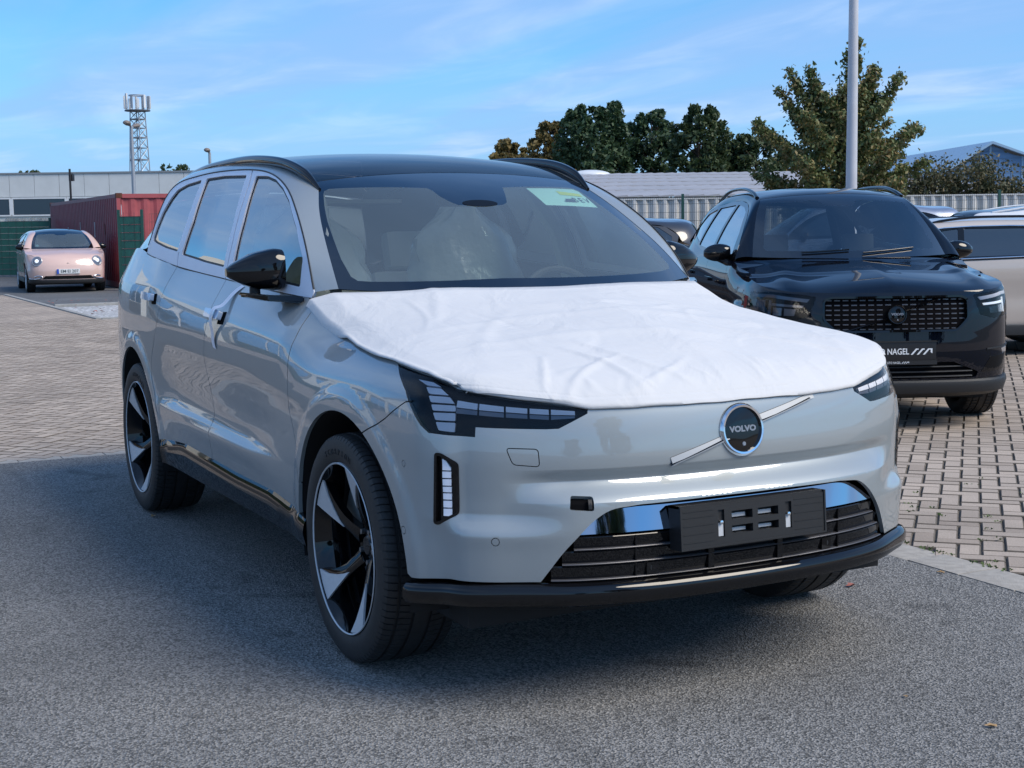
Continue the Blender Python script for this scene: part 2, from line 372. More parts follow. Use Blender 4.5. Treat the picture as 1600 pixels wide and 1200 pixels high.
def cloth_mat():
    m, t, b = newmat('white_fleece'); b.inputs['Base Color'].default_value = (.60, .60, .605, 1); b.inputs['Roughness'].default_value = .92; b.inputs['Sheen Weight'].default_value = .15
    tc = t.nodes.new('ShaderNodeTexCoord'); n = t.nodes.new('ShaderNodeTexNoise'); n.inputs['Scale'].default_value = 5; n.inputs['Detail'].default_value = 7; n.inputs['Distortion'].default_value = 1.2
    n2 = t.nodes.new('ShaderNodeTexNoise'); n2.inputs['Scale'].default_value = 420; a = t.nodes.new('ShaderNodeMath'); a.operation = 'MULTIPLY_ADD'; a.inputs[1].default_value = .05
    t.links.new(tc.outputs['Object'], n.inputs[0]); t.links.new(tc.outputs['Object'], n2.inputs[0]); t.links.new(n2.outputs[0], a.inputs[0]); t.links.new(n.outputs[0], a.inputs[2])
    bp = t.nodes.new('ShaderNodeBump'); bp.inputs['Strength'].default_value = .5; bp.inputs['Distance'].default_value = .02; t.links.new(a.outputs[0], bp.inputs['Height']); t.links.new(bp.outputs[0], b.inputs['Normal'])
    return m
CLOTH = cloth_mat()
import numpy as np
def pchip_slopes(x, Y):
    # Y (..., n)
    h = np.diff(x); d = np.diff(Y, axis=-1)/h
    m = np.zeros_like(Y)
    if Y.shape[-1] == 2:
        m[..., 0] = d[..., 0]; m[..., 1] = d[..., 0]; return m
    a = d[..., :-1]; b = d[..., 1:]
    w1 = 2*h[1:]+h[:-1]; w2 = h[1:]+2*h[:-1]
    ok = (a*b) > 0
    with np.errstate(all='ignore'):
        m[..., 1:-1] = np.where(ok, (w1+w2)/(w1/np.where(ok, a, 1)+w2/np.where(ok, b, 1)), 0)
    m[..., 0] = d[..., 0]; m[..., -1] = d[..., -1]
    return m
def herm(x, Y, m, q):
    q = np.clip(q, x[0], x[-1]); i = np.clip(np.searchsorted(x, q, side='right')-1, 0, len(x)-2)
    h = x[i+1]-x[i]; t = (q-x[i])/h
    if Y.ndim == 1:
        y0, y1, m0, m1 = Y[i], Y[i+1], m[i], m[i+1]
    else:
        r = np.arange(len(q)); y0, y1, m0, m1 = Y[r, i], Y[r, i+1], m[r, i], m[r, i+1]
    return (2*t**3-3*t**2+1)*y0+(t**3-2*t**2+t)*h*m0+(-2*t**3+3*t**2)*y1+(t**3-t**2)*h*m1
class Pchip:
    def __init__(s, pts):
        a = np.array(sorted(pts), float); s.x = a[:, 0].copy(); s.y = a[:, 1].copy(); s.m = pchip_slopes(s.x, s.y)
    def __call__(s, q): return herm(s.x, s.y, s.m, np.atleast_1d(np.asarray(q, float)))
class Spline:
    # natural (or end-slope) cubic through vector points
    def __init__(s, t, P, d0=None, d1=None):
        t = np.array(t, float); P = np.array(P, float); n = len(t); h = np.diff(t)
        A = np.zeros((n, n)); B = np.zeros_like(P)
        for i in range(1, n-1):
            A[i, i-1] = h[i-1]; A[i, i] = 2*(h[i-1]+h[i]); A[i, i+1] = h[i]
            B[i] = 6*((P[i+1]-P[i])/h[i]-(P[i]-P[i-1])/h[i-1])
        A[0, 0] = 1; A[-1, -1] = 1
        if d0 is not None:
            A[0, 0] = 2*h[0]; A[0, 1] = h[0]; B[0] = 6*((P[1]-P[0])/h[0]-np.array(d0))
        if d1 is not None:
            A[-1, -1] = 2*h[-1]; A[-1, -2] = h[-1]; B[-1] = 6*(np.array(d1)-(P[-1]-P[-2])/h[-1])
        s.M = np.linalg.solve(A, B); s.t = t; s.P = P
    def __call__(s, q):
        q = np.atleast_1d(np.asarray(q, float)); i = np.clip(np.searchsorted(s.t, q, side='right')-1, 0, len(s.t)-2)
        h = (s.t[i+1]-s.t[i])[:, None]; a = (s.t[i+1]-q)[:, None]; b = (q-s.t[i])[:, None]
        return (s.M[i]*a**3+s.M[i+1]*b**3)/(6*h)+(s.P[i]/h-s.M[i]*h/6)*a+(s.P[i+1]/h-s.M[i+1]*h/6)*b
class Shell:
    """car body shell: plan curve P0(u), inset profiles; side=-1 gives the car's right half (y<0)."""
    def __init__(s, plan, stations, extra=None):
        P = np.array(plan, float); t = np.concatenate([[0], np.cumsum(np.linalg.norm(np.diff(P, axis=0), axis=1))])
        s.plan = Spline(t, P, d0=(0, 1), d1=(0, -1)); s.L = t[-1]
        s.su = np.array([a[0] for a in stations], float); s.prof = [Pchip(a[1]) for a in stations]; s.extra = extra
    def __call__(s, uz, off=0.0):
        uz = np.atleast_2d(np.asarray(uz, float)); sg = np.where(uz[:, 0] < 0, -1., 1.); u = np.abs(uz[:, 0]); z = uz[:, 1]
        p = s.plan(u); e = 1e-3; d = s.plan(u+e)-s.plan(np.maximum(u-e, 0))
        d /= np.linalg.norm(d, axis=1)[:, None]; n = np.stack([d[:, 1], -d[:, 0]], 1)
        V = np.stack([f(z) for f in s.prof], 1)
        I = herm(s.su, V, pchip_slopes(s.su, V), u)
        if s.extra is not None: I = I - s.extra(u, z, p)
        q = p-n*I[:, None]
        return np.stack([q[:, 0], -q[:, 1]*sg, z], 1)      # u > 0 is the car's right half (y negative)
class Heightfield:
    """y = -f(x,z) side glass surface (right side)"""
    def __init__(s, f): s.f = f
    def __call__(s, xz):
        xz = np.atleast_2d(np.asarray(xz, float)); return np.stack([xz[:, 0], -s.f(xz[:, 0], xz[:, 1]), xz[:, 1]], 1)
class TopSurf:
    """windshield + roof + tailgate glass: centre curve C(s)=(x,z), edge E(s)=(x,y,z), w in [-1,1]"""
    def __init__(s, sc, C, se, E, pw=2.2):
        s.C = Spline(sc, C); s.E = Spline(se, E); s.pw = pw
    def __call__(s, sw):
        sw = np.atleast_2d(np.asarray(sw, float)); a = s.C(sw[:, 0]); b = s.E(sw[:, 0]); w = sw[:, 1]; k = np.abs(w)**s.pw
        return np.stack([a[:, 0]+(b[:, 0]-a[:, 0])*k, b[:, 1]*w, a[:, 1]+(b[:, 2]-a[:, 1])*k], 1)
def surf_normal(f, q, e=4e-4, out=None):
    q = np.atleast_2d(np.asarray(q, float)); a = f(q+[e, 0])-f(q-[e, 0]); b = f(q+[0, e])-f(q-[0, e])
    n = np.cross(a, b); n /= (np.linalg.norm(n, axis=1)[:, None]+1e-12)
    return n
# ---------------------------------------------------------------- main car surfaces (metres; origin on the ground under the front axle, x forward)
M_PLAN = [(.945, 0), (.942, .15), (.93, .30), (.905, .45), (.865, .58), (.810, .70), (.757, .79), (.700, .852), (.630, .900), (.53, .936), (.42, .953), (.28, .963), (.0, .972),
          (-.5, .978), (-1.0, .982), (-1.6, .985), (-2.2, .985), (-2.7, .983), (-3.1, .972), (-3.45, .945), (-3.75, .885), (-3.95, .79), (-4.08, .64), (-4.13, .40), (-4.14, 0)]
_c = [(.18, .09), (.26, .045), (.34, .02), (.42, .010), (.50, .004), (.56, .000), (.60, .001), (.640, .004), (.646, .008), (.694, .055), (.700, .0585), (.706, .057), (.732, .040), (.739, .0375), (.76, .037), (.82, .043), (.88, .054), (.93, .072), (.96, .10), (1.0, .17), (1.1, .3), (1.7, .6)]
_l = [(.18, .10), (.26, .055), (.34, .032), (.42, .024), (.50, .019), (.545, .015), (.556, .018), (.590, .038), (.605, .042), (.64, .042), (.70, .040), (.76, .038), (.82, .042), (.88, .052), (.93, .068), (.97, .095), (1.0, .13), (1.1, .24), (1.7, .6)]
_l2 = [(.18, .11), (.26, .07), (.34, .046), (.42, .036), (.50, .031), (.545, .026), (.556, .024), (.590, .021), (.605, .022), (.64, .022), (.70, .020), (.76, .019), (.82, .024), (.88, .038), (.93, .056), (.97, .075), (1.0, .11), (1.1, .23), (1.7, .6)]
_f = [(.18, .07), (.30, .03), (.42, .015), (.50, .012), (.60, .012), (.70, .010), (.80, .006), (.88, .010), (.94, .028), (.98, .055), (1.02, .095), (1.06, .15), (1.7, .6)]
_a = [(.18, .07), (.30, .03), (.42, .012), (.60, .006), (.72, .002), (.84, .000), (.90, .004), (.95, .016), (.99, .038), (1.03, .075), (1.07, .13), (1.7, .6)]
_d0 = [(.18, .10), (.30, .055), (.36, .04), (.42, .030), (.56, .020), (.70, .016), (.80, .008), (.88, .002), (.96, .002), (1.02, .010), (1.08, .035), (1.14, .082), (1.19, .130), (1.26, .20), (1.7, .55)]
_d1 = [(.18, .11), (.30, .06), (.35, .045), (.42, .034), (.50, .024), (.572, .014), (.578, .0145), (.60, .030), (.625, .041), (.66, .044), (.70, .041), (.78, .026), (.86, .009), (.92, .001), (.97, .001), (1.04, .009), (1.10, .030), (1.16, .064), (1.22, .104), (1.28, .146), (1.34, .19), (1.7, .5)]
_d2 = [(.18, .11), (.30, .06), (.35, .045), (.42, .034), (.50, .024), (.60, .012), (.606, .0125), (.63, .028), (.655, .039), (.69, .042), (.73, .038), (.80, .024), (.88, .008), (.94, .001), (.99, .001), (1.06, .008), (1.12, .022), (1.18, .048), (1.24, .080), (1.30, .116), (1.38, .165), (1.7, .45)]
_r0 = [(.18, .09), (.30, .04), (.42, .02), (.60, .008), (.72, .002), (.86, .000), (.95, .002), (1.04, .006), (1.12, .012), (1.17, .022), (1.20, .034), (1.26, .060), (1.34, .096), (1.42, .145), (1.7, .42)]
_r1 = [(.18, .12), (.30, .05), (.42, .02), (.60, .004), (.80, .000), (.95, .004), (1.08, .010), (1.15, .016), (1.18, .028), (1.22, .050), (1.28, .085), (1.36, .135), (1.44, .19), (1.7, .45)]
_r2 = [(.18, .14), (.30, .06), (.42, .02), (.60, .004), (.80, .01), (.95, .03), (1.08, .05), (1.20, .09), (1.3, .15), (1.42, .22), (1.7, .45)]
def _mu(x):   # u of the plan curve where its x equals x (side part)
    P = np.array(M_PLAN, float); t = np.concatenate([[0], np.cumsum(np.linalg.norm(np.diff(P, axis=0), axis=1))])
    return float(np.interp(-x, -P[:, 0], t))
def arch_extra(u, z, p, cs=((.02, .385), (-2.985, .385)), R=.455, amp=.010, w=.05):
    o = np.zeros_like(u)
    for cx, cz in cs:
        r = np.hypot(p[:, 0]-cx, z-cz)
        m = (p[:, 1] > .5) & (p[:, 0] < .75) & (z < 1.05)
        o += np.where(m & (z > .2), amp*np.clip(1-np.clip((r-R-w)/.05, 0, 1), 0, 1)**2*(3-2*np.clip(1-np.clip((r-R-w)/.05, 0, 1), 0, 1)), 0)
    return o
main_shell = Shell(M_PLAN, [(.0, _c), (.38, _c), (.56, _c), (.80, _l), (_mu(.70), _l), (_mu(.63), _l2), (_mu(.53), _f), (_mu(.15), _a), (_mu(-.2), _a), (_mu(-.62), _d0), (_mu(-1.15), _d1), (_mu(-2.2), _d2),
                   (_mu(-2.65), _r0), (_mu(-3.3), _r0), (_mu(-3.75), _r1), (_mu(-4.10), _r2), (_mu(-4.13)+.5, _r2)], arch_extra)
_zb = Pchip([(-4.2, 1.37), (-3.6, 1.37), (-3.3, 1.362), (-3.0, 1.338), (-2.65, 1.308), (-2.35, 1.284), (-2.03, 1.264), (-1.64, 1.247), (-.98, 1.215), (-.6, 1.197), (.2, 1.16)])
_bx = np.array([-3.75, -3.4, -3.1, -2.8, -2.4, -2.0, -1.5, -1.0, -.7, -.5])
_yb = Pchip([(x, -main_shell([_mu(x), float(_zb(x)[0])])[0, 1]) for x in _bx])
def _gy(x, z):
    zb = _zb(x); yb = _yb(x); d = z-zb
    return yb-.22*d-.40*np.maximum(d, -.1)**2
main_side = Heightfield(_gy)
main_top = TopSurf([0, .25, .5, .75, 1, 1.25, 1.6, 2.0, 2.6, 3.2, 3.7, 4.0, 4.4], [(-.26, 1.20), (-.46, 1.335), (-.67, 1.46), (-.90, 1.575), (-1.15, 1.672), (-1.38, 1.733), (-1.73, 1.780), (-2.1, 1.800), (-2.7, 1.790), (-3.25, 1.745), (-3.72, 1.665), (-3.86, 1.50), (-4.06, 1.2)],
                   [0, .25, .5, .75, 1, 1.25, 1.6, 2.0, 2.6, 3.2, 3.7, 4.0, 4.4], [(-.517, .766, 1.227), (-.67, .742, 1.343), (-.83, .709, 1.447), (-.99, .664, 1.546), (-1.155, .612, 1.634), (-1.38, .602, 1.700), (-1.73, .608, 1.744), (-2.1, .610, 1.762), (-2.7, .600, 1.752), (-3.25, .58, 1.700), (-3.66, .56, 1.615), (-3.78, .62, 1.45), (-3.95, .70, 1.2)])
# ================================================================ ground
def ground_mat(name, c0, c1, sc=220, bump=.5, bsc=260, rough=.9, spots=True, big=.10, stains=False):
    m, t, b = newmat(name); L = t.links.new
    tc = t.nodes.new('ShaderNodeTexCoord'); v = t.nodes.new('ShaderNodeTexVoronoi'); v.inputs['Scale'].default_value = sc
    n = t.nodes.new('ShaderNodeTexNoise'); n.inputs['Scale'].default_value = sc*.6; n.inputs['Detail'].default_value = 3
    n2 = t.nodes.new('ShaderNodeTexNoise'); n2.inputs['Scale'].default_value = .55; n2.inputs['Detail'].default_value = 8; n2.inputs['Roughness'].default_value = .6
    for k in (v, n, n2): L(tc.outputs['Object'], k.inputs['Vector'])
    sp = t.nodes.new('ShaderNodeSeparateColor'); L(v.outputs['Color'], sp.inputs[0])
    cr = t.nodes.new('ShaderNodeValToRGB'); cr.color_ramp.elements[0].position = .15; cr.color_ramp.elements[0].color = (*c0, 1); cr.color_ramp.elements[1].position = .95; cr.color_ramp.elements[1].color = (*c1, 1); L(sp.outputs[0], cr.inputs[0])
    mr = t.nodes.new('ShaderNodeMapRange'); mr.inputs[1].default_value = .3; mr.inputs[2].default_value = .7; mr.inputs[3].default_value = 1-big*1.6; mr.inputs[4].default_value = 1+big; L(n2.outputs[0], mr.inputs[0])
    mu = t.nodes.new('ShaderNodeVectorMath'); mu.operation = 'SCALE'; L(cr.outputs[0], mu.inputs[0]); L(mr.outputs[0], mu.inputs['Scale']); L(mu.outputs[0], b.inputs['Base Color'])
    if stains:   # oil spots, tyre scuffs and damp patches with their own outlines
        n3 = t.nodes.new('ShaderNodeTexNoise'); n3.inputs['Scale'].default_value = 2.7; n3.inputs['Detail'].default_value = 5; n3.inputs['Distortion'].default_value = .7; L(tc.outputs['Object'], n3.inputs['Vector'])
        m3 = t.nodes.new('ShaderNodeMapRange'); m3.inputs[1].default_value = .64; m3.inputs[2].default_value = .70; m3.inputs[3].default_value = 1; m3.inputs[4].default_value = .66; L(n3.outputs[0], m3.inputs[0])
        mpx = t.nodes.new('ShaderNodeMapping'); mpx.inputs['Scale'].default_value = (.5, 5, 1); mpx.inputs['Rotation'].default_value = (0, 0, .25); L(tc.outputs['Object'], mpx.inputs[0]); n4 = t.nodes.new('ShaderNodeTexNoise'); n4.inputs['Scale'].default_value = .8; n4.inputs['Detail'].default_value = 3; L(mpx.outputs[0], n4.inputs['Vector'])
        m4 = t.nodes.new('ShaderNodeMapRange'); m4.inputs[1].default_value = .60; m4.inputs[2].default_value = .68; m4.inputs[3].default_value = 1; m4.inputs[4].default_value = .84; L(n4.outputs[0], m4.inputs[0])
        k1 = t.nodes.new('ShaderNodeMath'); k1.operation = 'MULTIPLY'; L(m3.outputs[0], k1.inputs[0]); L(m4.outputs[0], k1.inputs[1]); k2 = t.nodes.new('ShaderNodeMath'); k2.operation = 'MULTIPLY'; L(k1.outputs[0], k2.inputs[0]); L(mr.outputs[0], k2.inputs[1]); L(k2.outputs[0], mu.inputs['Scale'])
    b.inputs['Roughness'].default_value = rough; bp = t.nodes.new('ShaderNodeBump'); bp.inputs['Strength'].default_value = bump; bp.inputs['Distance'].default_value = .004
    ad = t.nodes.new('ShaderNodeMath'); ad.operation = 'ADD'; L(v.outputs['Distance'], ad.inputs[0]); L(n.outputs[0], ad.inputs[1]); L(ad.outputs[0], bp.inputs['Height']); L(bp.outputs[0], b.inputs['Normal'])
    return m
ASPHALT = ground_mat('asphalt', (.088, .087, .084), (.32, .312, .30), 150, 1.3, big=.13, stains=True)
ASPHALT_FAR = ground_mat('asphalt_far', (.085, .088, .092), (.14, .145, .15), 60, .3, big=.15)
EARTH = ground_mat('far_ground', (.10, .10, .08), (.18, .17, .14), 20, .3, big=.2)
GRAVEL_M = ground_mat('pale_gravel', (.25, .25, .25), (.62, .62, .62), 25, 1.0, big=.1)
def brick_mat():
    m, t, b = newmat('concrete_brick'); L = t.links.new
    tc = t.nodes.new('ShaderNodeTexCoord'); g_ = t.nodes.new('ShaderNodeNewGeometry')
    cr = t.nodes.new('ShaderNodeValToRGB'); e = cr.color_ramp; e.elements[0].color = (.335, .272, .22, 1); e.elements[1].color = (.46, .38, .31, 1); el = e.elements.new(.5); el.color = (.395, .328, .27, 1)
    at = t.nodes.new('ShaderNodeAttribute'); at.attribute_name = 'tone'; oi = t.nodes.new('ShaderNodeObjectInfo')
    ad = t.nodes.new('ShaderNodeMath'); ad.operation = 'ADD'; L(g_.outputs['Random Per Island'], ad.inputs[0]); L(oi.outputs['Random'], ad.inputs[1]); fr = t.nodes.new('ShaderNodeMath'); fr.operation = 'FRACT'; L(ad.outputs[0], fr.inputs[0]); L(fr.outputs[0], cr.inputs[0])
    n = t.nodes.new('ShaderNodeTexNoise'); n.inputs['Scale'].default_value = 160; n.inputs['Detail'].default_value = 4; n2 = t.nodes.new('ShaderNodeTexNoise'); n2.inputs['Scale'].default_value = .9; n2.inputs['Detail'].default_value = 7
    for k in (n, n2): L(g_.outputs['Position'], k.inputs['Vector'])
    mr = t.nodes.new('ShaderNodeMapRange'); mr.inputs[1].default_value = .3; mr.inputs[2].default_value = .7; mr.inputs[3].default_value = .78; mr.inputs[4].default_value = 1.18; L(n.outputs[0], mr.inputs[0])
    mr2 = t.nodes.new('ShaderNodeMapRange'); mr2.inputs[1].default_value = .3; mr2.inputs[2].default_value = .7; mr2.inputs[3].default_value = .78; mr2.inputs[4].default_value = 1.12; L(n2.outputs[0], mr2.inputs[0])
    m1 = t.nodes.new('ShaderNodeMath'); m1.operation = 'MULTIPLY'; L(mr.outputs[0], m1.inputs[0]); L(mr2.outputs[0], m1.inputs[1])
    mu = t.nodes.new('ShaderNodeVectorMath'); mu.operation = 'SCALE'; L(cr.outputs[0], mu.inputs[0]); L(m1.outputs[0], mu.inputs['Scale']); L(mu.outputs[0], b.inputs['Base Color']); b.inputs['Roughness'].default_value = .88
    bp = t.nodes.new('ShaderNodeBump'); bp.inputs['Strength'].default_value = .5; bp.inputs['Distance'].default_value = .003; L(n.outputs[0], bp.inputs['Height']); L(bp.outputs[0], b.inputs['Normal'])
    return m
BRICK = brick_mat(); JOINT = pbr('joint_sand', (.075, .068, .058), rough=.95, noise=.3, nscale=30)
def sheet(name, poly, z, mat, label=None):
    o = mesh_obj(name, [(x, y, z) for x, y in poly], [tuple(range(len(poly)))], mat); tag(o, label, kind='structure'); return o
sheet('ground', [(-900, -700), (400, -700), (400, 700), (-900, 700)], -.030, EARTH)
sheet('asphalt', [(-4.95, -9.5), (60, -9.5), (60, 1.64), (-4.95, 1.64)], 0, ASPHALT)
def far_brick_mat():
    m, t, b = newmat('far_brick'); L = t.links.new
    g_ = t.nodes.new('ShaderNodeNewGeometry'); mp = t.nodes.new('ShaderNodeMapping'); mp.inputs['Rotation'].default_value = (0, 0, R(45)); L(g_.outputs['Position'], mp.inputs[0])
    br = t.nodes.new('ShaderNodeTexBrick'); br.inputs['Scale'].default_value = 5; br.inputs['Color1'].default_value = (.43, .35, .28, 1); br.inputs['Color2'].default_value = (.33, .27, .22, 1); br.inputs['Mortar'].default_value = (.13, .115, .10, 1); br.inputs['Mortar Size'].default_value = .03; br.inputs['Row Height'].default_value = .5; br.inputs['Brick Width'].default_value = 1; L(mp.outputs[0], br.inputs[0])
    n2 = t.nodes.new('ShaderNodeTexNoise'); n2.inputs['Scale'].default_value = .9; n2.inputs['Detail'].default_value = 7; L(g_.outputs['Position'], n2.inputs[0])
    mr2 = t.nodes.new('ShaderNodeMapRange'); mr2.inputs[1].default_value = .3; mr2.inputs[2].default_value = .7; mr2.inputs[3].default_value = .78; mr2.inputs[4].default_value = 1.12; L(n2.outputs[0], mr2.inputs[0])
    mu = t.nodes.new('ShaderNodeVectorMath'); mu.operation = 'SCALE'; L(br.outputs[0], mu.inputs[0]); L(mr2.outputs[0], mu.inputs['Scale']); L(mu.outputs[0], b.inputs['Base Color']); b.inputs['Roughness'].default_value = .9
    return m
FAR_BRICK = far_brick_mat()
# paving: joint bed under the bricks, flat sheet beyond them
sheet('far_paving', [(-30, -20), (-19.5, -20), (-19.5, 2.05), (-30, 2.05)], -.001, FAR_BRICK)
sheet('far_paving', [(-19.5, 9.6), (30, 9.6), (30, 60), (-19.5, 60)], -.001, FAR_BRICK)
sheet('far_paving', [(-19.5, -30), (-4.95, -30), (-4.95, -4.8), (-19.5, -4.8)], -.001, FAR_BRICK)
sheet('far_paving', [(2.3, 1.64), (60, 1.64), (60, 9.6), (2.3, 9.6)], -.001, FAR_BRICK)
PAV = mesh_obj('paving', [(-19.5, -4.8, -.011), (-4.95, -4.8, -.011), (-4.95, 1.64, -.011), (2.3, 1.64, -.011), (2.3, 9.6, -.011), (-19.5, 9.6, -.011), (-19.5, -4.8, -.0111)][:6], [(0, 1, 2, 3, 4, 5)], JOINT); PAV['kind'] = 'structure'
sheet('far_asphalt', [(-75, 2.12), (-24.0, 2.12), (-24.0, 60), (-75, 60)], 0.0, ASPHALT_FAR)
sheet('far_asphalt', [(-75, -60), (-30, -60), (-30, 2.12), (-75, 2.12)], 0.001, ASPHALT_FAR)
sheet('far_asphalt', [(-23.9, 9.7), (-19.6, 9.7), (-19.6, 60), (-23.9, 60)], 0.001, ASPHALT_FAR)
gv = sheet('gravel_bed', [(-23.85, 2.15), (-19.6, 2.15), (-19.6, 9.6), (-23.85, 9.6)], -.004, GRAVEL_M)
KERB = pbr('kerb_concrete', (.30, .30, .29), rough=.9, noise=.2, nscale=8, bump=.3, bscale=60)
for nm, d in (('kerb', (-30, -19.5, 2.05, 2.15, -.1, .02)), ('kerb', (-24.0, -23.87, 2.15, 9.6, -.1, .05)), ('kerb', (-19.6, -19.48, 2.15, 9.6, -.1, .02))): o = boxobj(nm, d, KERB, bev=.01); o['kind'] = 'structure'
# individual bricks ------------------------------------------------------------
camxy = np.array([4.4363, -2.6013]); Fd = np.array([math.cos(2.6672), math.sin(2.6672)]); Rd = np.array([math.sin(2.6672), -math.cos(2.6672)])
BRICK_EDGE = pbr('brick_edge_dirt', (.13, .11, .09), rough=.95, noise=.3, nscale=30)
def brick_mesh(L_, W_2):
    bm = bmesh.new(); a, b = L_/2-.0035, W_2/2-.0035; c = .006
    lo = [bm.verts.new((x, y, -.02)) for x, y in ((-a, -b), (a, -b), (a, b), (-a, b))]; md = [bm.verts.new((x, y, -.006)) for x, y in ((-a, -b), (a, -b), (a, b), (-a, b))]; hi = [bm.verts.new((x, y, 0)) for x, y in ((-a+c, -b+c), (a-c, -b+c), (a-c, b-c), (-a+c, b-c))]
    for i in range(4): bm.faces.new((lo[i], lo[(i+1) % 4], md[(i+1) % 4], md[i])); bm.faces.new((md[i], md[(i+1) % 4], hi[(i+1) % 4], hi[i]))
    for f in bm.faces: f.material_index = 1
    bm.faces.new(hi).material_index = 0; me = bpy.data.meshes.new('brick'); bm.to_mesh(me); bm.free(); me.materials.append(BRICK); me.materials.append(BRICK_EDGE); return me
BM = brick_mesh(.2, .1); n0 = len(BM.vertices); bco = np.array([v.co for v in BM.vertices]); bfa = [tuple(p.vertices) for p in BM.polygons]; bmi = [p.material_index for p in BM.polygons]; FMI = []
rngb = random.Random(11); placed = []
ca, sa = math.cos(R(45)), math.sin(R(45))
for i in range(-250, 251):
    for j in range(-250, 251):
        k = (i-j) % 4
        if k == 0: cx_, cy_, rz = (i+1)*.1, (j+.5)*.1, 0
        elif k == 3: cx_, cy_, rz = (i+.5)*.1, (j+1)*.1, 1
        else: continue
        x = cx_*ca-cy_*sa-6; y = cx_*sa+cy_*ca+1.0
        inL = -19.4 < x < -5.03 and -4.6 < y < 2.0; inR = -19.4 < x < 2.2 and 1.86 < y < 9.5
        if not (inL or inR or (-19.4 < x < -5.03 and 1.9 <= y <= 2.1)): continue
        d = np.array([x, y])-camxy; D = d@Fd; Lr = d@Rd
        if D < 4.5 or D > 26 or abs(Lr) > .40*D+1.2: continue
        vis = abs(Lr) < .365*D
        placed.append((D if vis else D+100, x, y, R(45)+(math.pi/2 if rz else 0)))
placed.sort()
# bricks the picture really shows: skip those under the car
def hidden(x, y):
    d = np.array([x, y])-camxy; D = d@Fd; px = 800+2237*(d@Rd)/D; py = 600+2237*(math.tan(.1111)*-1+1.454/D); return 200 < px < 1385 and y < 40
vis = [p for p in placed if p[0] < 100 and not hidden(p[1], p[2])]; top300 = set(map(id, vis[:300]))
V = []; F = []
for p in placed:
    D, x, y, rz = p; z = rngb.uniform(-.0025, .0015); rz += rngb.uniform(-.012, .012); tx, ty = rngb.uniform(-.006, .006), rngb.uniform(-.006, .006)
    if id(p) in top300:
        o = bpy.data.objects.new('brick', BM); COL.objects.link(o); o.location = (x, y, z); o.rotation_euler = (tx, ty, rz); o.parent = PAV
    else:
        M = np.array(Matrix.Rotation(rz, 3, 'Z')@Matrix.Rotation(ty, 3, 'Y')@Matrix.Rotation(tx, 3, 'X')); k = len(V)*n0; V.append(bco@M.T+[x, y, z]); F += [tuple(a+k for a in f) for f in bfa]; FMI += bmi
bf = mesh_obj('brick_field', np.concatenate(V), F, [BRICK, BRICK_EDGE], PAV, fm=FMI); bf['kind'] = 'stuff'
# border slabs along the asphalt
SLAB = pbr('border_slab', (.36, .335, .30), rough=.9, noise=.18, nscale=25, bump=.4, bscale=150)
def slab(x0, x1, y0, y1):
    o = boxobj('border_slab', (x0+.003, x1-.003, y0+.003, y1-.003, -.08, rngb.uniform(-.002, .004)), SLAB, PAV, bev=.004)
for k in range(26): x0 = -4.7+k*.30-.25; slab(x0, x0+.30, 1.645, 1.86)
for k in range(24): y0 = -4.8+k*.27; slab(-5.03-.12, -4.955, y0, y0+.27)
# low weeds in the joints
WEED = pbr('weed_green', (.07, .11, .03), rough=.8, noise=.3, nscale=20)
V = []; F = []
for _ in range(120):
    if rngb.random() < .5: x, y = rngb.uniform(-1.5, 1.5), rngb.uniform(1.9, 3.4)
    else: x, y = rngb.uniform(-3, 1.4), 1.862+rngb.uniform(-.01, .02)
    for q in range(rngb.randint(3, 10)):
        a = rngb.uniform(0, 6.28); l = rngb.uniform(.006, .022); px, py = x+rngb.uniform(-.02, .02), y+rngb.uniform(-.02, .02); k = len(V)
        V += [(px, py, -.004), (px+l*math.cos(a)*.5, py+l*math.sin(a)*.5, l*.5), (px+l*math.cos(a+.5), py+l*math.sin(a+.5), l*.35)]; F.append((k, k+1, k+2))
o = mesh_obj('weeds', V, F, WEED); tag(o, 'small weeds in the brick paving joints', 'weeds', kind='stuff')
# fallen leaves
LEAF_T = pbr('dry_leaf_tan', (.42, .27, .13), rough=.8, noise=.3, nscale=60); LEAF_R = pbr('dry_leaf_red', (.28, .10, .08), rough=.8, noise=.3, nscale=60)
def dry_leaf(px, py, size, mat, label, seed):
    r_ = random.Random(seed); n = 11; out_ = []
    for k in range(n):
        a = 2*math.pi*k/n; rr = size*(.55+.45*(k % 2))*(1.4 if k == 0 else 1)*r_.uniform(.8, 1.1); out_.append((rr*math.cos(a), rr*.7*math.sin(a), .004+abs(math.sin(a))*size*.35))
    V = [(0, 0, .004)]+out_; F = [(0, k+1, (k+1) % n+1) for k in range(n)]
    o = mesh_obj('fallen_leaf', V, F, mat, smooth=True); o.location = (px, py, 0); o.rotation_euler = (0, 0, r_.uniform(0, 6)); tag(o, label, 'leaf', 'fallen leaves on the asphalt')
dry_leaf(-2.768, -.96, .028, LEAF_T, 'dry tan leaf on the asphalt beside the rear wheel of the light grey car', 1)
dry_leaf(1.524, .424, .020, LEAF_T, 'tan star-shaped leaf lying alone on the asphalt at the lower right', 2)
dry_leaf(1.206, .395, .012, LEAF_T, 'tiny pale leaf scrap on the open asphalt in front of the car', 3)
dry_leaf(.085, 1.14, .030, LEAF_R, 'reddish curled leaf on the asphalt beside the far front wheel', 4)
dry_leaf(.10, 1.60, .018, LEAF_T, 'small brown leaf on the asphalt next to the pale border slabs', 5)
r_ = random.Random(5)
bits = []
V = []; F = []
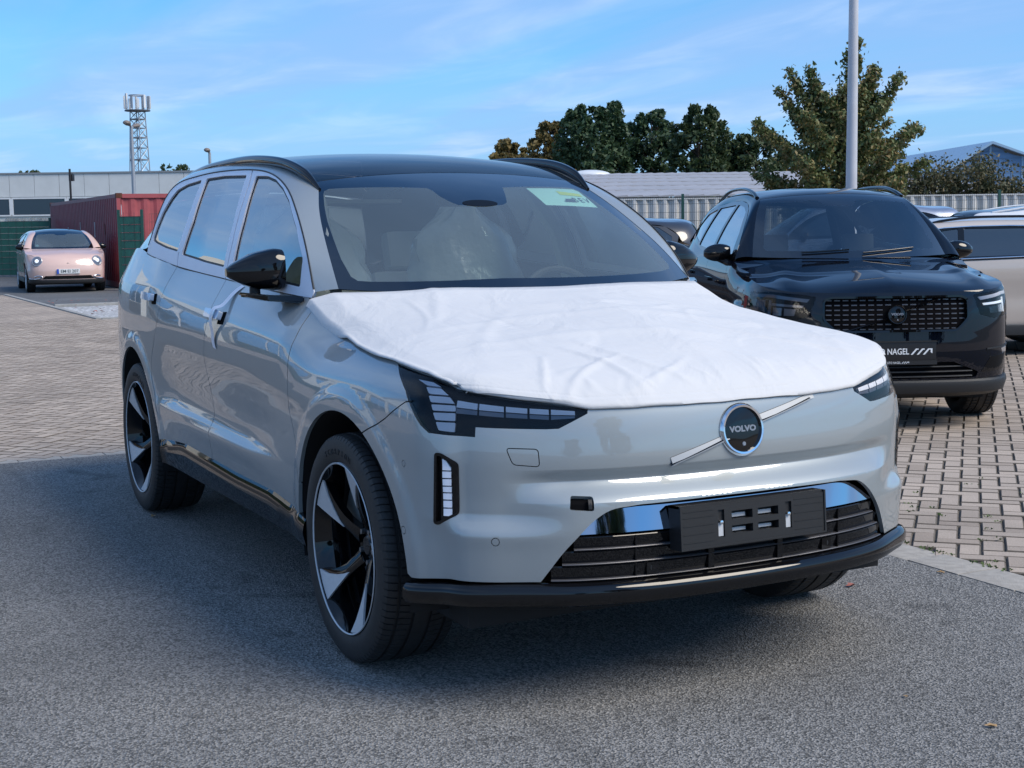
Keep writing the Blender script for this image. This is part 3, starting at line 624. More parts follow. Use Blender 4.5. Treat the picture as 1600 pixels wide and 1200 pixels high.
for _ in range(60):
    x, y = r_.uniform(-26, -20), r_.uniform(2.2, 4.2); s = r_.uniform(.02, .05); a = r_.uniform(0, 6); k = len(V)
    V += [(x+s*math.cos(a+q*2.1), y+s*math.sin(a+q*2.1), .02+r_.uniform(0, .03)) for q in range(3)]; F.append((k, k+1, k+2))
tag(mesh_obj('leaf_litter', V, F, LEAF_R), 'reddish brown leaf litter scattered over the pale gravel bed', 'leaf litter', kind='stuff')
# ================================================================ far buildings
CLAD = pbr('grey_cladding', (.60, .61, .60), rough=.7, noise=.06, nscale=1.5); CLAD_W = pbr('cream_render', (.70, .69, .63), rough=.8, noise=.05, nscale=1)
DARK_GLASS = pbr('dark_window', (.02, .035, .05), rough=.08, spec=.7); ROOF_M = pbr('grey_metal_roof', (.36, .35, .36), rough=.55, noise=.12, nscale=.6); WHITE_P = pbr('white_panel', (.66, .67, .68), rough=.6, noise=.06, nscale=3)
BLUE_C = pbr('blue_cladding', (.13, .24, .40), rough=.5, noise=.08, nscale=2); BLUE_L = pbr('light_blue_trim', (.28, .42, .56), rough=.5); DOME = pbr('rooflight', (.66, .68, .70), rough=.3)
GALV = pbr('galvanised', (.36, .38, .41), rough=.5, metal=.5, noise=.1, nscale=3)
def dirframe(p, q):
    """matrix with x from p to q (ground), y = outward left, z up, origin p"""
    p = Vector((*p[:2], 0)); q = Vector((*q[:2], 0)); x = (q-p).normalized(); y = Vector((0, 0, 1)).cross(x); return frame_M(p, x, y, Vector((0, 0, 1))), (q-p).length
# left workshop hall (seen frontally, far away)
B = empty('workshop_hall', (0, 0, 0), 0, 'long pale grey flat-roofed hall with a dark window band behind the green fence', 'building')
Mh, Lh = dirframe((-92.5, 5.5), (-80, 30.5)); B.matrix_world = Mh
Lh = 40; zt_ = 5.05
pw = 1.55; n = int(Lh/pw)
for i in range(n): boxobj('wall_panel', (i*pw-8+.012, (i+1)*pw-8-.012, 0, .06, 3.55, zt_-.10), CLAD, B)
boxobj('wall', (-8, -8+n*pw, .06, 14, 0, zt_-.05), CLAD_W, B); boxobj('parapet', (-8.05, -8+n*pw+.05, -.06, .3, zt_-.10, zt_), pbr('parapet_grey', (.22, .24, .26), rough=.6), B)
for i in range(5):
    x0 = -4.2+i*3.45; w = boxobj('window', (x0, x0+3.2, -.02, .055, 2.45, 3.42), DARK_GLASS, B)
    boxobj('window_frame', (x0-.1, x0+3.3, -.045, -.02, 3.42, 3.52), WHITE_P, w); boxobj('window_frame', (x0-.1, x0+3.3, -.045, -.02, 2.36, 2.45), WHITE_P, w); boxobj('window_frame', (x0+3.2, x0+3.45, -.045, .05, 2.45, 3.42), WHITE_P, w)
t_ = text_mesh('GEBRAUCHTWAGEN', .46, .02, mat=pbr('sign_grey', (.28, .30, .32), rough=.6), parent=B, M=Matrix.Translation((7.5, -.03, 2.10))@Matrix.Rotation(R(90), 4, 'X'), width=3.8); t_.name = 'sign_lettering'
for i in range(3): boxobj('roof_vent', (2+i*5.5, 2.8+i*5.5, 3, 4, zt_-.05, zt_+.12), GALV, B)
# right long hall with a low metal roof
H2 = empty('low_hall', (0, 0, 0), 0, 'long low hall with a ribbed grey metal roof behind the white fence', 'building')
Mr, _ = dirframe((-45.5, 20.2), (-38, 36.9)); H2.matrix_world = Mr; L2 = 26
M2i = Mr.inverted()
boxobj('wall', (-3, L2-3, .15, 27, 0, 2.40), WHITE_P, H2)
for i in range(44):
    x0 = -3+i*L2/44; x1 = x0+L2/44-.01; V = [(x0, -.1, 2.46), (x1, -.1, 2.46), (x1, 25, 4.16), (x0, 25, 4.16), (x0, -.1, 2.42), (x1, -.1, 2.42), (x1, 25, 4.12), (x0, 25, 4.12)]
    xm = x1-.05; V += [(xm, -.1, 2.50), (x1+.01, -.1, 2.50), (x1+.01, 25, 4.20), (xm, 25, 4.20)]
    mesh_obj('roof_sheet', V, [(0, 1, 2, 3), (4, 7, 6, 5), (0, 4, 5, 1), (3, 2, 6, 7), (0, 3, 7, 4), (1, 5, 6, 2), (8, 9, 10, 11), (0, 8, 11, 3), (9, 1, 2, 10), (0, 1, 9, 8)], ROOF_M, H2)
for k in range(5):
    t = (k+1)/6*25; boxobj('sheet_lap', (-3, L2-3, t, t+.05, 2.46+t*.068, 2.52+t*.068), ROOF_M, H2)
for x in (2.0, 8.3):
    bm = bmesh.new(); bmesh.ops.create_icosphere(bm, subdivisions=3, radius=1); bmesh.ops.transform(bm, matrix=Matrix.Translation((x, 24.6, 4.08))@Matrix.Diagonal((1.15, .9, .30, 1)), verts=bm.verts); from_bm('rooflight', bm, DOME, H2)
# blue gabled hall, far right
H3 = empty('blue_hall', (0, 0, 0), 0, 'blue clad gabled hall behind the hedge at the right edge', 'building')
Mb, _ = dirframe((-48.46, 47.64), (-45.9, 52.66)); H3.matrix_world = Mb
gw = 7.4; ez, pz, px_ = 3.30, 5.0, 2.75
for i in range(14):
    for (a, b) in ((0, 1.35), (1.39, 2.73), (2.77, 4.3), (4.34, 5.8), (5.84, gw)):
        z0, z1 = i*.36, i*.36+.345
        def roofz(x): return ez+(pz-ez)*x/px_ if x < px_ else pz-(pz-ez)*(x-px_)/(gw-px_)
        za, zb_ = min(z1, roofz(a)-.05), min(z1, roofz(b)-.05)
        if max(za, zb_) <= z0+.02: continue
        if min(za, zb_) <= z0:
            if za < zb_: a2 = a+(b-a)*(z0-za)/(zb_-za); V = [(a2, z0), (b, z0), (b, zb_)]
            else: b2 = a+(b-a)*(za-z0)/(za-zb_); V = [(a, z0), (b2, z0), (a, za)]
        else: V = [(a, z0), (b, z0), (b, zb_), (a, za)]
        bm = bmesh.new(); prism(bm, V, 0, .05, fn=lambda a, b, h: (a, h, b)); from_bm('wall_panel', bm, BLUE_C, H3, auto=None)
bm = bmesh.new(); prism(bm, [(0, 0), (gw, 0), (gw, ez-.1), (px_, pz-.1), (0, ez-.1)], .05, .10, fn=lambda a, b, h: (a, h, b)); from_bm('wall', bm, BLUE_C, H3, auto=None)
for x in (1.37, 2.75, 4.32, 5.82):
    boxobj('wall_post', (x-.05, x+.05, -.03, .05, 0, (ez+(pz-ez)*x/px_ if x < px_ else pz-(pz-ez)*(x-px_)/(gw-px_))-.04), BLUE_L, H3)
for (xa, za, xb, zb_) in ((-.25, ez-.1, px_, pz), (px_, pz, gw+.25, ez-.06)):
    bm = bmesh.new(); prism(bm, [(xa, za), (xb, zb_), (xb, zb_+.12), (xa, za+.12)], -.35, -.1, fn=lambda a, b, h: (a, h, b)); from_bm('verge_board', bm, BLUE_L, H3, auto=None)
    nsh = 12
    for k in range(nsh):
        y0, y1 = -.1+k*1.5, -.1+(k+1)*1.5-.05; V = [(xa, y0, za+.05), (xb, y0, zb_+.05), (xb, y1, zb_+.05), (xa, y1, za+.05), (xa, y0, za+.12), (xb, y0, zb_+.12), (xb, y1, zb_+.12), (xa, y1, za+.12)]
        mesh_obj('roof_panel', V, [(0, 3, 2, 1), (4, 5, 6, 7), (0, 1, 5, 4), (2, 3, 7, 6), (0, 4, 7, 3), (1, 2, 6, 5)], ROOF_M if xa > 0 else BLUE_L, H3)
# low pale building between tree and blue hall
H4 = boxobj('far_shed', (-62, -60, 50.5, 60, 0, 3.3), WHITE_P); tag(H4, 'pale flat-topped shed far behind the hedge between tree and blue hall', 'building')
# ================================================================ container
RED_D = pbr('container_red', (.20, .028, .040), rough=.5, noise=.25, nscale=5); RED_F = pbr('container_faded_red', (.34, .07, .08), rough=.6, noise=.15, nscale=4); RUST = pbr('rust', (.10, .035, .02), rough=.9, noise=.4, nscale=12)
CT = empty('shipping_container', (0, 0, 0), 0, 'dark red corrugated shipping container with a faded end standing behind the pale pink car', 'container')
Mc_, Lc = dirframe((-31.6, 5.03), (-44.5, 5.60)); CT.matrix_world = Mc_; CH = 2.34; CWD = -2.44
def corr(name, x0, x1, y, z0, z1, mat, par, axis='x', dep=.036, pitch=.28, out_=1):
    """one corrugated panel between x0..x1"""
    pts = []; n = max(1, int(round((x1-x0)/pitch))); p = (x1-x0)/n
    for i in range(n): a = x0+i*p; pts += [(a, 0), (a+p*.26, 0), (a+p*.5, -dep), (a+p*.76, -dep)]
    pts.append((x1, 0)); V = []; F = []
    for a, d in pts:
        for z in (z0, z1): V.append((a, y+d*out_, z) if axis == 'x' else (y+d*out_, a, z))
    F = [(2*i, 2*i+2, 2*i+3, 2*i+1) for i in range(len(pts)-1)]
    return mesh_obj(name, V, F, mat, par)
yS = 0.0
k = 0
for i in range(11): corr('side_panel', .12+i*(Lc-.24)/11+.004, .12+(i+1)*(Lc-.24)/11-.004, -.03, .15, CH-.10, RED_D, CT, out_=-1, pitch=.28)
corr('end_panel', -2.32, -.12, .03, .15, CH-.10, RED_F, CT, axis='y', out_=-1, pitch=.30).location = (0, 0, 0)
for (x0, x1, y0, y1, z0, z1) in ((0, .10, -.10, 0, 0, CH), (0, .10, -2.44, -2.34, 0, CH), (Lc-.1, Lc, -.1, 0, 0, CH)): boxobj('corner_post', (x0, x1, y0, y1, z0, z1), RED_F if x0 == 0 else RED_D, CT)
boxobj('top_rail', (.10, Lc-.1, -.06, .0, CH-.10, CH-.01), RED_D, CT); boxobj('bottom_rail', (.10, Lc-.1, -.06, .0, .02, .16), RED_D, CT)
boxobj('top_rail', (0, .08, -2.34, -.10, CH-.11, CH-.01), RED_F, CT); boxobj('bottom_rail', (0, .08, -2.34, -.10, .02, .16), RED_F, CT); boxobj('roof', (.05, Lc-.05, -2.40, -.03, CH-.06, CH-.02), RED_D, CT); boxobj('floor', (.05, Lc-.05, -2.40, -.07, .05, .15), DARK_VOID, CT)
boxobj('side_panel', (.05, Lc-.05, -2.42, -2.38, .1, CH-.1), RED_D, CT)
for x in (0, Lc-.16):
    for y in (-.14, -2.44):
        for z in (0, CH-.11): boxobj('corner_casting', (x-.01, x+.15, y, y+.15, z, z+.12), RUST, CT, bev=.01)
for k in range(7):   # pale scuffs and vents on the long side
    x = 2.2+k*1.35+rngb.uniform(-.3, .3); boxobj('label_plate', (x, x+.05, .002, .006, 1.35+rngb.uniform(-.1, .2), 1.62+rngb.uniform(-.1, .2)), WHITE_P if k % 2 else RUST, CT)
# ================================================================ fences
GREEN_S = pbr('green_privacy_strip', (.012, .085, .070), rough=.6, noise=.2, nscale=6); GREEN_P = pbr('green_post', (.015, .075, .060), rough=.5); WIRE = pbr('dark_wire', (.03, .05, .05), rough=.5)
def strip_fence(name, p, q, h, label, cat, group=None, mat=GREEN_S, strip=.19, bays=None, z0=.05):
    M_, L_ = dirframe(p, q); f = empty(name, (0, 0, 0), 0, label, cat, group); f.matrix_world = M_; nb = bays or max(1, int(round(L_/2.5))); bw = L_/nb
    for i in range(nb+1): boxobj('post', (i*bw-.03, i*bw+.03, -.02, .04, 0, h+.06), GREEN_P, f)
    nr = int(h/strip)
    for i in range(nb):
        for k in range(nr): boxobj('strip', (i*bw+.03, (i+1)*bw-.03, -.004, .004, z0+k*strip+.006, z0+(k+1)*strip-.006), mat, f)
        bm = bmesh.new()
        for k in range(nr+1): bbox(bm, i*bw, (i+1)*bw, -.012, -.006, z0+k*strip-.004, z0+k*strip+.004)
        nv = int(bw/.25)
        for k in range(nv): x = i*bw+.125+k*.25; bbox(bm, x-.003, x+.003, -.014, -.011, 0, h)
        o = from_bm('wire_mesh', bm, WIRE, f, auto=None); o['kind'] = 'stuff'
    return f
strip_fence('privacy_fence', (-46.5, -1.2), (-43.2, 5.35), 1.80, 'teal green privacy strip fence left of the red container behind the pink car', 'fence')
strip_fence('privacy_fence', (-30.15, 4.75), (-29.90, 5.24), 1.86, 'single narrow green privacy strip panel standing right before the faded container end', 'fence', bays=1)
# open mesh fence before the container end, right of the strip panel
Mf, Lf = dirframe((-29.85, 5.40), (-27.9, 9.2)); mf = empty('mesh_fence', (0, 0, 0), 0, 'thin open wire mesh fence in front of the faded red container end', 'fence'); mf.matrix_world = Mf
bm = bmesh.new()
for k in range(10): bbox(bm, 0, Lf, 0, .006, .1+k*.19, .106+k*.19)
for k in range(int(Lf/.06)): bbox(bm, k*.06, k*.06+.004, .006, .010, .05, 1.82)
o = from_bm('wire_mesh', bm, GREEN_P, mf, auto=None); o['kind'] = 'stuff'
for x in (2.1, 4.2): boxobj('post', (x, x+.06, -.03, .03, 0, 1.9), GREEN_P, mf)
# white corrugated hoarding across the right background
WH = empty('corrugated_fence', (0, 0, 0), 0, 'long white corrugated steel fence closing the yard below the hedge and metal roof', 'fence')
Mw, Lw = dirframe((-27.6, 11.6), (-19.4, 27.6)); WH.matrix_world = Mw
CORR_W = pbr('white_corrugated', (.66, .655, .64), rough=.55, noise=.08, nscale=2)
for i in range(18): corr('sheet', i*Lw/18+.004, (i+1)*Lw/18-.004, 0, .04, 2.0, CORR_W, WH, pitch=.25, dep=.07, out_=-1)
boxobj('cap_rail', (0, Lw, -.005, .09, 2.0, 2.03), CORR_W, WH)
WF = empty('wire_fence', (0, 0, 0), 0, 'dark green double wire fence with tall posts in front of the white corrugated fence', 'fence')
Mw2, Lw2 = dirframe((-27.2, 11.3), (-19.0, 27.2)); WF.matrix_world = Mw2
bm = bmesh.new()
for k in range(10): bbox(bm, 0, Lw2, 0, .008, .08+k*.2, .088+k*.2)
for k in range(int(Lw2/.05)): bbox(bm, k*.05, k*.05+.005, .008, .013, .05, 2.03)
o = from_bm('wire_mesh', bm, WIRE, WF, auto=None); o['kind'] = 'stuff'
for k in range(8): boxobj('post', (1.15+k*2.52, 1.21+k*2.52, -.05, .01, 0, 2.12), GREEN_P, WF)
# ================================================================ masts and lamps
PALE_POLE = pbr('pale_grey_pole', (.50, .51, .55), rough=.5, noise=.08, nscale=4)
pole = empty('lamp_mast', (-10.41, 10.08, 0), 0, 'tall smooth grey mast rising behind the black car and out of the frame', 'mast')
bm = bmesh.new(); tube(bm, [(0, 0, 0), (0, 0, 2), (0, 0, 4), (0, 0, 6.5)], [.078, .073, .062, .050], 20); from_bm('shaft', bm, PALE_POLE, pole, auto=60)
boxobj('lantern', (-.10, .10, -.1, .62, 6.42, 6.54), GALV, pole, bev=.03); boxobj('base_plate', (-.13, .13, -.13, .13, 0, .02), GALV, pole)
def road_lamp(loc, h, arms, label, rz):
    t = empty('street_lamp', loc, rz, label, 'street lamp', 'street lamps before the far left hall'); bm = bmesh.new(); tube(bm, [(0, 0, 0), (0, 0, h*.5), (0, 0, h)], [.11, .09, .065], 12); from_bm('pole', bm, GALV, t, auto=60)
    for s in arms:
        bm = bmesh.new(); tube(bm, [(0, 0, h-.05), (0, s*.35, h+.0)], .035, 8); from_bm('arm', bm, GALV, t)
        bm = bmesh.new(); tube(bm, [(0, s*.3, h), (0, s*.55, h+.02), (0, s*.85, h+.06), (0, s*1.2, h+.09), (0, s*1.42, h+.07)], [.05, .07, .14, .15, .06], 12, flat=.62); from_bm('lamp_head', bm, pbr('lamp_brown_grey', (.22, .18, .15), rough=.5) if 'lamp_brown_grey' not in MATS else MATS['lamp_brown_grey'], t, auto=60)
    return t
road_lamp((-56.06, 10.94, 0), 5.7, (-.62, .78), 'double-armed street lamp standing in front of the lattice radio tower', R(62.8))
road_lamp((-64.4, 16.5, 0), 5.1, (-.5,), 'single-armed street lamp peeking above the roof of the light grey car', R(62.8))
cp = empty('camera_pole', (-41.84, 5.80, 0), R(62.8), 'slim pole with floodlights behind the red container', 'pole'); bm = bmesh.new(); tube(bm, [(0, 0, 0), (0, 0, 3.35)], .035, 8); from_bm('pole', bm, SATIN_BLACK, cp)
boxobj('floodlight', (-.06, .06, .05, .28, 2.98, 3.18), SATIN_BLACK, cp, bev=.02); boxobj('floodlight', (-.10, .02, .22, .42, 3.05, 3.20), SATIN_BLACK, cp, bev=.02); boxobj('bracket', (-.02, .02, 0, .3, 3.18, 3.22), SATIN_BLACK, cp)
# lattice tower
TW = empty('radio_tower', (-196.8, 43.38, 0), R(40), 'steel lattice radio tower with antennas on its top platform', 'tower'); HT = 17.6
def half(z): return 1.25-.55*min(1, z/HT)
legs = [(1, 1), (1, -1), (-1, -1), (-1, 1)]
for a, b in legs: bm = bmesh.new(); tube(bm, [(a*half(0), b*half(0), 0), (a*half(HT), b*half(HT), HT)], .075, 6); from_bm('tower_leg', bm, GALV, TW)
lv = [0, 2.6, 5.0, 7.2, 9.2, 11, 12.6, 14.0, 15.3, 16.5, HT]
for i in range(len(lv)-1):
    bm = bmesh.new(); z0, z1 = lv[i], lv[i+1]
    for k in range(4):
        a, b = legs[k], legs[(k+1) % 4]; h0, h1 = half(z0), half(z1)
        tube(bm, [(a[0]*h0, a[1]*h0, z0), (b[0]*h1, b[1]*h1, z1)], .04, 4); tube(bm, [(b[0]*h0, b[1]*h0, z0), (a[0]*h1, a[1]*h1, z1)], .04, 4); tube(bm, [(a[0]*h1, a[1]*h1, z1), (b[0]*h1, b[1]*h1, z1)], .055 if i % 2 else .09, 4)
    from_bm('bracing', bm, GALV, TW)
bm = bmesh.new(); lathe(bm, [(HT, 0.01), (HT, 1.75), (HT+.14, 1.75), (HT+.14, .01)], 12, axis='z'); from_bm('platform', bm, pbr('tower_dark', (.08, .09, .11), rough=.6), TW)
for k in range(12):
    a = 2*math.pi*k/12+.2; rr = 1.6; hh = rngb.uniform(1.2, 2.1); bm = bmesh.new(); tube(bm, [(rr*math.cos(a), rr*math.sin(a), HT+.1), (rr*math.cos(a), rr*math.sin(a), HT+hh+.4)], .05, 5)
    M_ = Matrix.Translation((rr*math.cos(a), rr*math.sin(a), HT+.35))@Matrix.Rotation(a, 4, 'Z'); bbox(bm, .02, .22, -.15, .15, 0, hh, M=M_); from_bm('antenna', bm, WHITE_P if k % 3 else GALV, TW)
bm = bmesh.new(); lathe(bm, [(HT+2.05, 1.05), (HT+2.05, 1.15), (HT+2.2, 1.15), (HT+2.2, 1.05)], 12, axis='z', closed=True)
for k in range(4): a = 2*math.pi*k/4; tube(bm, [(1.1*math.cos(a), 1.1*math.sin(a), HT), (1.1*math.cos(a), 1.1*math.sin(a), HT+2.1)], .05, 5)
from_bm('top_ring', bm, GALV, TW)
# ================================================================ trees
def leaf_mat(name, c0, c1, c2):
    m, t, b = newmat(name); L = t.links.new; g_ = t.nodes.new('ShaderNodeNewGeometry'); n = t.nodes.new('ShaderNodeTexNoise'); n.inputs['Scale'].default_value = .9; n.inputs['Detail'].default_value = 3; L(g_.outputs['Position'], n.inputs[0])
    ad = t.nodes.new('ShaderNodeMath'); ad.operation = 'MULTIPLY_ADD'; ad.inputs[1].default_value = .55; L(g_.outputs['Random Per Island'], ad.inputs[0]); ml = t.nodes.new('ShaderNodeMath'); ml.operation = 'MULTIPLY'; ml.inputs[1].default_value = .6; L(n.outputs[0], ml.inputs[0]); L(ml.outputs[0], ad.inputs[2])
    cr = t.nodes.new('ShaderNodeValToRGB'); e = cr.color_ramp; e.elements[0].color = (*c0, 1); e.elements[0].position = .2; e.elements[1].color = (*c2, 1); e.elements[1].position = .9; x = e.elements.new(.55); x.color = (*c1, 1); L(ad.outputs[0], cr.inputs[0]); L(cr.outputs[0], b.inputs['Base Color'])
    b.inputs['Roughness'].default_value = .6
    tl = t.nodes.new('ShaderNodeBsdfTranslucent'); mx = t.nodes.new('ShaderNodeMixShader'); mx.inputs[0].default_value = .22; L(cr.outputs[0], tl.inputs[0]); L(b.outputs[0], mx.inputs[1]); L(tl.outputs[0], mx.inputs[2]); L(mx.outputs[0], t.nodes['Material Output'].inputs[0]); return m
LF_OAK = leaf_mat('autumn_oak_leaf', (.06, .105, .035), (.13, .165, .055), (.30, .21, .09)); LF_DARK = leaf_mat('dark_evergreen', (.016, .045, .022), (.035, .075, .032), (.07, .11, .04)); LF_MID = leaf_mat('mid_green', (.018, .042, .016), (.040, .070, .024), (.09, .11, .035)); LF_GOLD = leaf_mat('golden_leaf', (.08, .08, .025), (.16, .12, .035), (.26, .18, .06))
LF_HEDGE = leaf_mat('hedge_leaf', (.03, .05, .02), (.10, .10, .045), (.22, .17, .09)); BARK = pbr('bark', (.05, .04, .032), rough=.9, noise=.3, nscale=10)
def leaves_obj(name, C, size, mat, parent, seed=0, spread=None, per=1):
    """C: (n,3) leaf positions -> bent two-triangle leaves of random attitude"""
    g = np.random.default_rng(seed); n = len(C); a = g.normal(size=(n, 3)); a /= np.linalg.norm(a, axis=1)[:, None]; b = g.normal(size=(n, 3)); b -= (a*b).sum(1)[:, None]*a; b /= np.linalg.norm(b, axis=1)[:, None]
    s = size*g.uniform(.6, 1.3, n)[:, None]; c = np.cross(a, b)*s*.18
    V = np.stack([C-a*s, C-b*s*.55+c, C+a*s, C+b*s*.55+c], 1).reshape(-1, 3); i = np.arange(n)*4
    F = np.concatenate([np.stack([i, i+1, i+2], 1), np.stack([i, i+2, i+3], 1)])
    me = bpy.data.meshes.new(name); me.vertices.add(len(V)); me.vertices.foreach_set('co', V.ravel().astype(np.float32)); me.loops.add(len(F)*3); me.loops.foreach_set('vertex_index', F.ravel().astype(np.int32)); me.polygons.add(len(F)); me.polygons.foreach_set('loop_start', (np.arange(len(F))*3).astype(np.int32)); me.polygons.foreach_set('loop_total', np.full(len(F), 3, np.int32)); me.update(calc_edges=True); me.materials.append(mat)
    o = bpy.data.objects.new(name, me); COL.objects.link(o); o.parent = parent; return o
def shoot_tree(name, loc, H, base, shoots, leaf, lsize, label, cat='tree', group=None, seed=1, dens_=170, rad=.16, trunk=.07):
    """open tree: trunk with long ascending limbs, leaves clustered round the limbs"""
    r_ = random.Random(seed); g = np.random.default_rng(seed); t = empty(name, loc, 0, label, cat, group); bm = bmesh.new(); tube(bm, [(0, 0, 0), (0, 0, H*.4), (.02, .02, H*.7), (0, 0, H*.93)], [trunk, trunk*.8, trunk*.4, trunk*.12], 8); C = []
    def cl(p, q, r0, r1, n):
        s = g.uniform(0, 1, n)**.8; u = np.array(p)+(np.array(q)-np.array(p))*s[:, None]; rr = (r0+(r1-r0)*s)[:, None]; k = g.normal(size=(n, 3)); C.append(u+k*rr*.5)
    for (z0, az, ln, up) in shoots:
        p = Vector((0, 0, z0)); d = Vector((math.cos(az), math.sin(az), up)).normalized(); q = p+d*ln*.5+Vector((0, 0, .04*ln)); e = q+(d+Vector((0, 0, .25))).normalized()*ln*.5
        tube(bm, [p, q, e], [trunk*.38, trunk*.22, trunk*.06], 6); cl(q-(q-p)*.3, e, rad*1.1, rad*.45, int(dens_*ln)); cl(p+(q-p)*.3, q, rad*1.2, rad*1.2, int(dens_*ln*.6))
        for _ in range(int(3+ln*3)):
            s = r_.uniform(.35, .95); b0 = p+(q-p)*(s*2) if s < .5 else q+(e-q)*(2*s-1); aa = az+r_.choice((-1, 1))*r_.uniform(.4, 1.1); l = r_.uniform(.2, .42)*ln*(1.1-s*.6); b1 = b0+Vector((math.cos(aa), math.sin(aa), up*.6+r_.uniform(-.1, .5))).normalized()*l
            tube(bm, [b0, b1], [trunk*.12, trunk*.04], 4); cl(b0+(b1-b0)*.2, b1, rad*.8, rad*.35, int(dens_*l*1.1))
    from_bm('trunk', bm, BARK, t, auto=60); C = np.concatenate(C); C = C[C[:, 2] > base]; leaves_obj('crown', C, lsize, leaf, t, seed); return t
rr_ = random.Random(8); sh = []
for k in range(40):
    z0 = .8+3.0*(k/40); az = k*2.4+rr_.uniform(-.3, .3); ln = (1.45+.75*math.sin(math.pi*min(1, k/40*.95+.12))-.5*(k/40)**2+rr_.uniform(-.45, .35)); ln *= .90; sh.append((z0, az, max(.6, ln), .15+.85*(k/40)+rr_.uniform(-.15, .2)))
sh += [(3.1, R(62), 1.8, 1.9), (3.0, R(240), 2.0, 1.3), (3.0, R(250), 1.8, 2.2), (2.8, R(62), 2.2, 1.1), (2.3, R(62), 2.0, .55), (1.9, R(64), 2.0, .25), (2.3, R(243), 2.1, .5), (1.8, R(240), 1.9, .2), (2.7, R(240), 2.0, 1.0), (3.4, R(0), 1.9, 3.2)]
shoot_tree('oak_tree', (-20.64, 18.45, 0), 4.9, .7, sh, LF_OAK, .052, 'young open-crowned oak with bronze autumn leaves behind the black car', seed=3, dens_=150, rad=.24, trunk=.08)
def crown_tree(loc, H, Wd, leaf, lsize, label, seed, cone=.0, n=9000, z0=.16):
    g = np.random.default_rng(seed); t = empty('tree', loc, 0, label, 'tree', 'row of trees behind the metal roof'); bm = bmesh.new(); tube(bm, [(0, 0, 0), (0, 0, H*.5), (0, 0, H*.92)], [.22, .15, .03], 8)
    ncl = 120; C = []
    for k in range(ncl):
        h = g.uniform(z0, 1); prof = (math.sin(math.pi*min(1, (1.06-h)*1.0)**.75))**.7 if cone < .5 else (1.05-h)**.75; a = g.uniform(0, 2*math.pi); rr = Wd/2*prof*g.uniform(.25, 1.0)**.5
        c = np.array([rr*math.cos(a), rr*math.sin(a), h*H]); r = (.10+.09*g.uniform())*Wd*(.6 if h > .85 else 1); m = n//ncl; k_ = g.normal(size=(m, 3)); k_ /= np.linalg.norm(k_, axis=1)[:, None]; C.append(c+k_*r*g.uniform(.2, 1, (m, 1))**.6*[1, 1, .9])
        if k % 3 == 0: tube(bm, [(0, 0, max(.5, c[2]-rr*.9)), tuple(c)], [.07, .02], 4)
    from_bm('trunk', bm, BARK, t, auto=60); C = np.concatenate(C); C[:, 2] = np.minimum(C[:, 2], H*1.02); leaves_obj('crown', C, lsize, leaf, t, seed)
def atD(px, D, z=0):
    w = (px-800)/2237.1; x = 4.4363+D*(Fd[0]+w*Rd[0]); y = -2.6013+D*(Fd[1]+w*Rd[1]); return (float(x), float(y), z)
for px, top_, wpx, leaf, lab, sd_, cone in ((800, 224, 62, LF_GOLD, 'small yellowish tree farthest left in the row, peeking over the car roof', 1, 0), (868, 198, 70, LF_GOLD, 'tall thin bronze tree left of the dark evergreen', 2, 0), (918, 172, 86, LF_DARK, 'broad dark evergreen, the left and bulkiest of the dark trees', 3, .2),
    (962, 168, 80, LF_DARK, 'dark pointed evergreen merging with the bulky one on its left', 4, 1), (1020, 180, 78, LF_DARK, 'dark green tree in the middle of the row with a ragged top', 5, .2), (1092, 172, 88, LF_MID, 'tall leafy green tree right of the middle of the row', 6, 0), (1135, 225, 70, LF_MID, 'low green tree beside the tall leafy one on its left', 10, 0), (1182, 216, 86, LF_MID, 'lower round green tree near the right end of the row', 7, 0), (1236, 238, 66, LF_GOLD, 'small golden tree at the right end of the row beside the oak', 8, 0)):
    D = 106+(sd_ % 3)*4; hor = 600-2237*math.tan(.1111)-(px-800)*.0135; H_ = 1.454+(hor-top_)*D/2237; crown_tree(atD(px, D), H_, wpx*D/2237*1.05, leaf, .20, lab, sd_*7, cone, n=9000)
for px, D, H_, w_, lab in ((58, 118, 6.2, 2.6, 'tiny leafy treetop above the left hall roof'), (283, 118, 6.5, 3.4, 'little green treetop above the hall roof beside the street lamp')):
    crown_tree(atD(px, D), H_, w_, LF_MID, .16, lab, int(px), 0, n=1500, z0=.5)
# hedge over the white fence
HG = empty('hedge', (0, 0, 0), 0, 'loose brown green hedge growing above the white corrugated fence at the right', 'hedge'); g = np.random.default_rng(5); C = []; bm = bmesh.new()
p0 = np.array(atD(1385, 37)[:2]); p1 = np.array(atD(1720, 37)[:2])
for k in range(300):
    t = g.uniform(); hump = 2.35+.25*math.sin(t*7)+.45*math.exp(-((t-.42)/.12)**2)+.2*math.exp(-((t-.85)/.2)**2)+g.uniform(-.15, .12); c0 = p0+(p1-p0)*t+g.normal(size=2)*.35; z = g.uniform(.6, 1)*hump; m = 70; q = g.normal(size=(m, 3))*[.17, .17, .15]; C.append(q+[c0[0], c0[1], z])
    if k % 6 == 0:
        e = (c0[0]+g.normal()*.15, c0[1]+g.normal()*.15, hump+g.uniform(.1, .45)); tube(bm, [(c0[0], c0[1], 0), (c0[0], c0[1], hump*.7), e], [.02, .012, .004], 4); s = g.uniform(0, 1, 26)[:, None]; C.append(np.array([c0[0], c0[1], hump*.7])+(np.array(e)-[c0[0], c0[1], hump*.7])*s+g.normal(size=(26, 3))*.05)
from_bm('stems', bm, BARK, HG, auto=60); leaves_obj('foliage', np.concatenate(C), .05, LF_HEDGE, HG, 4)
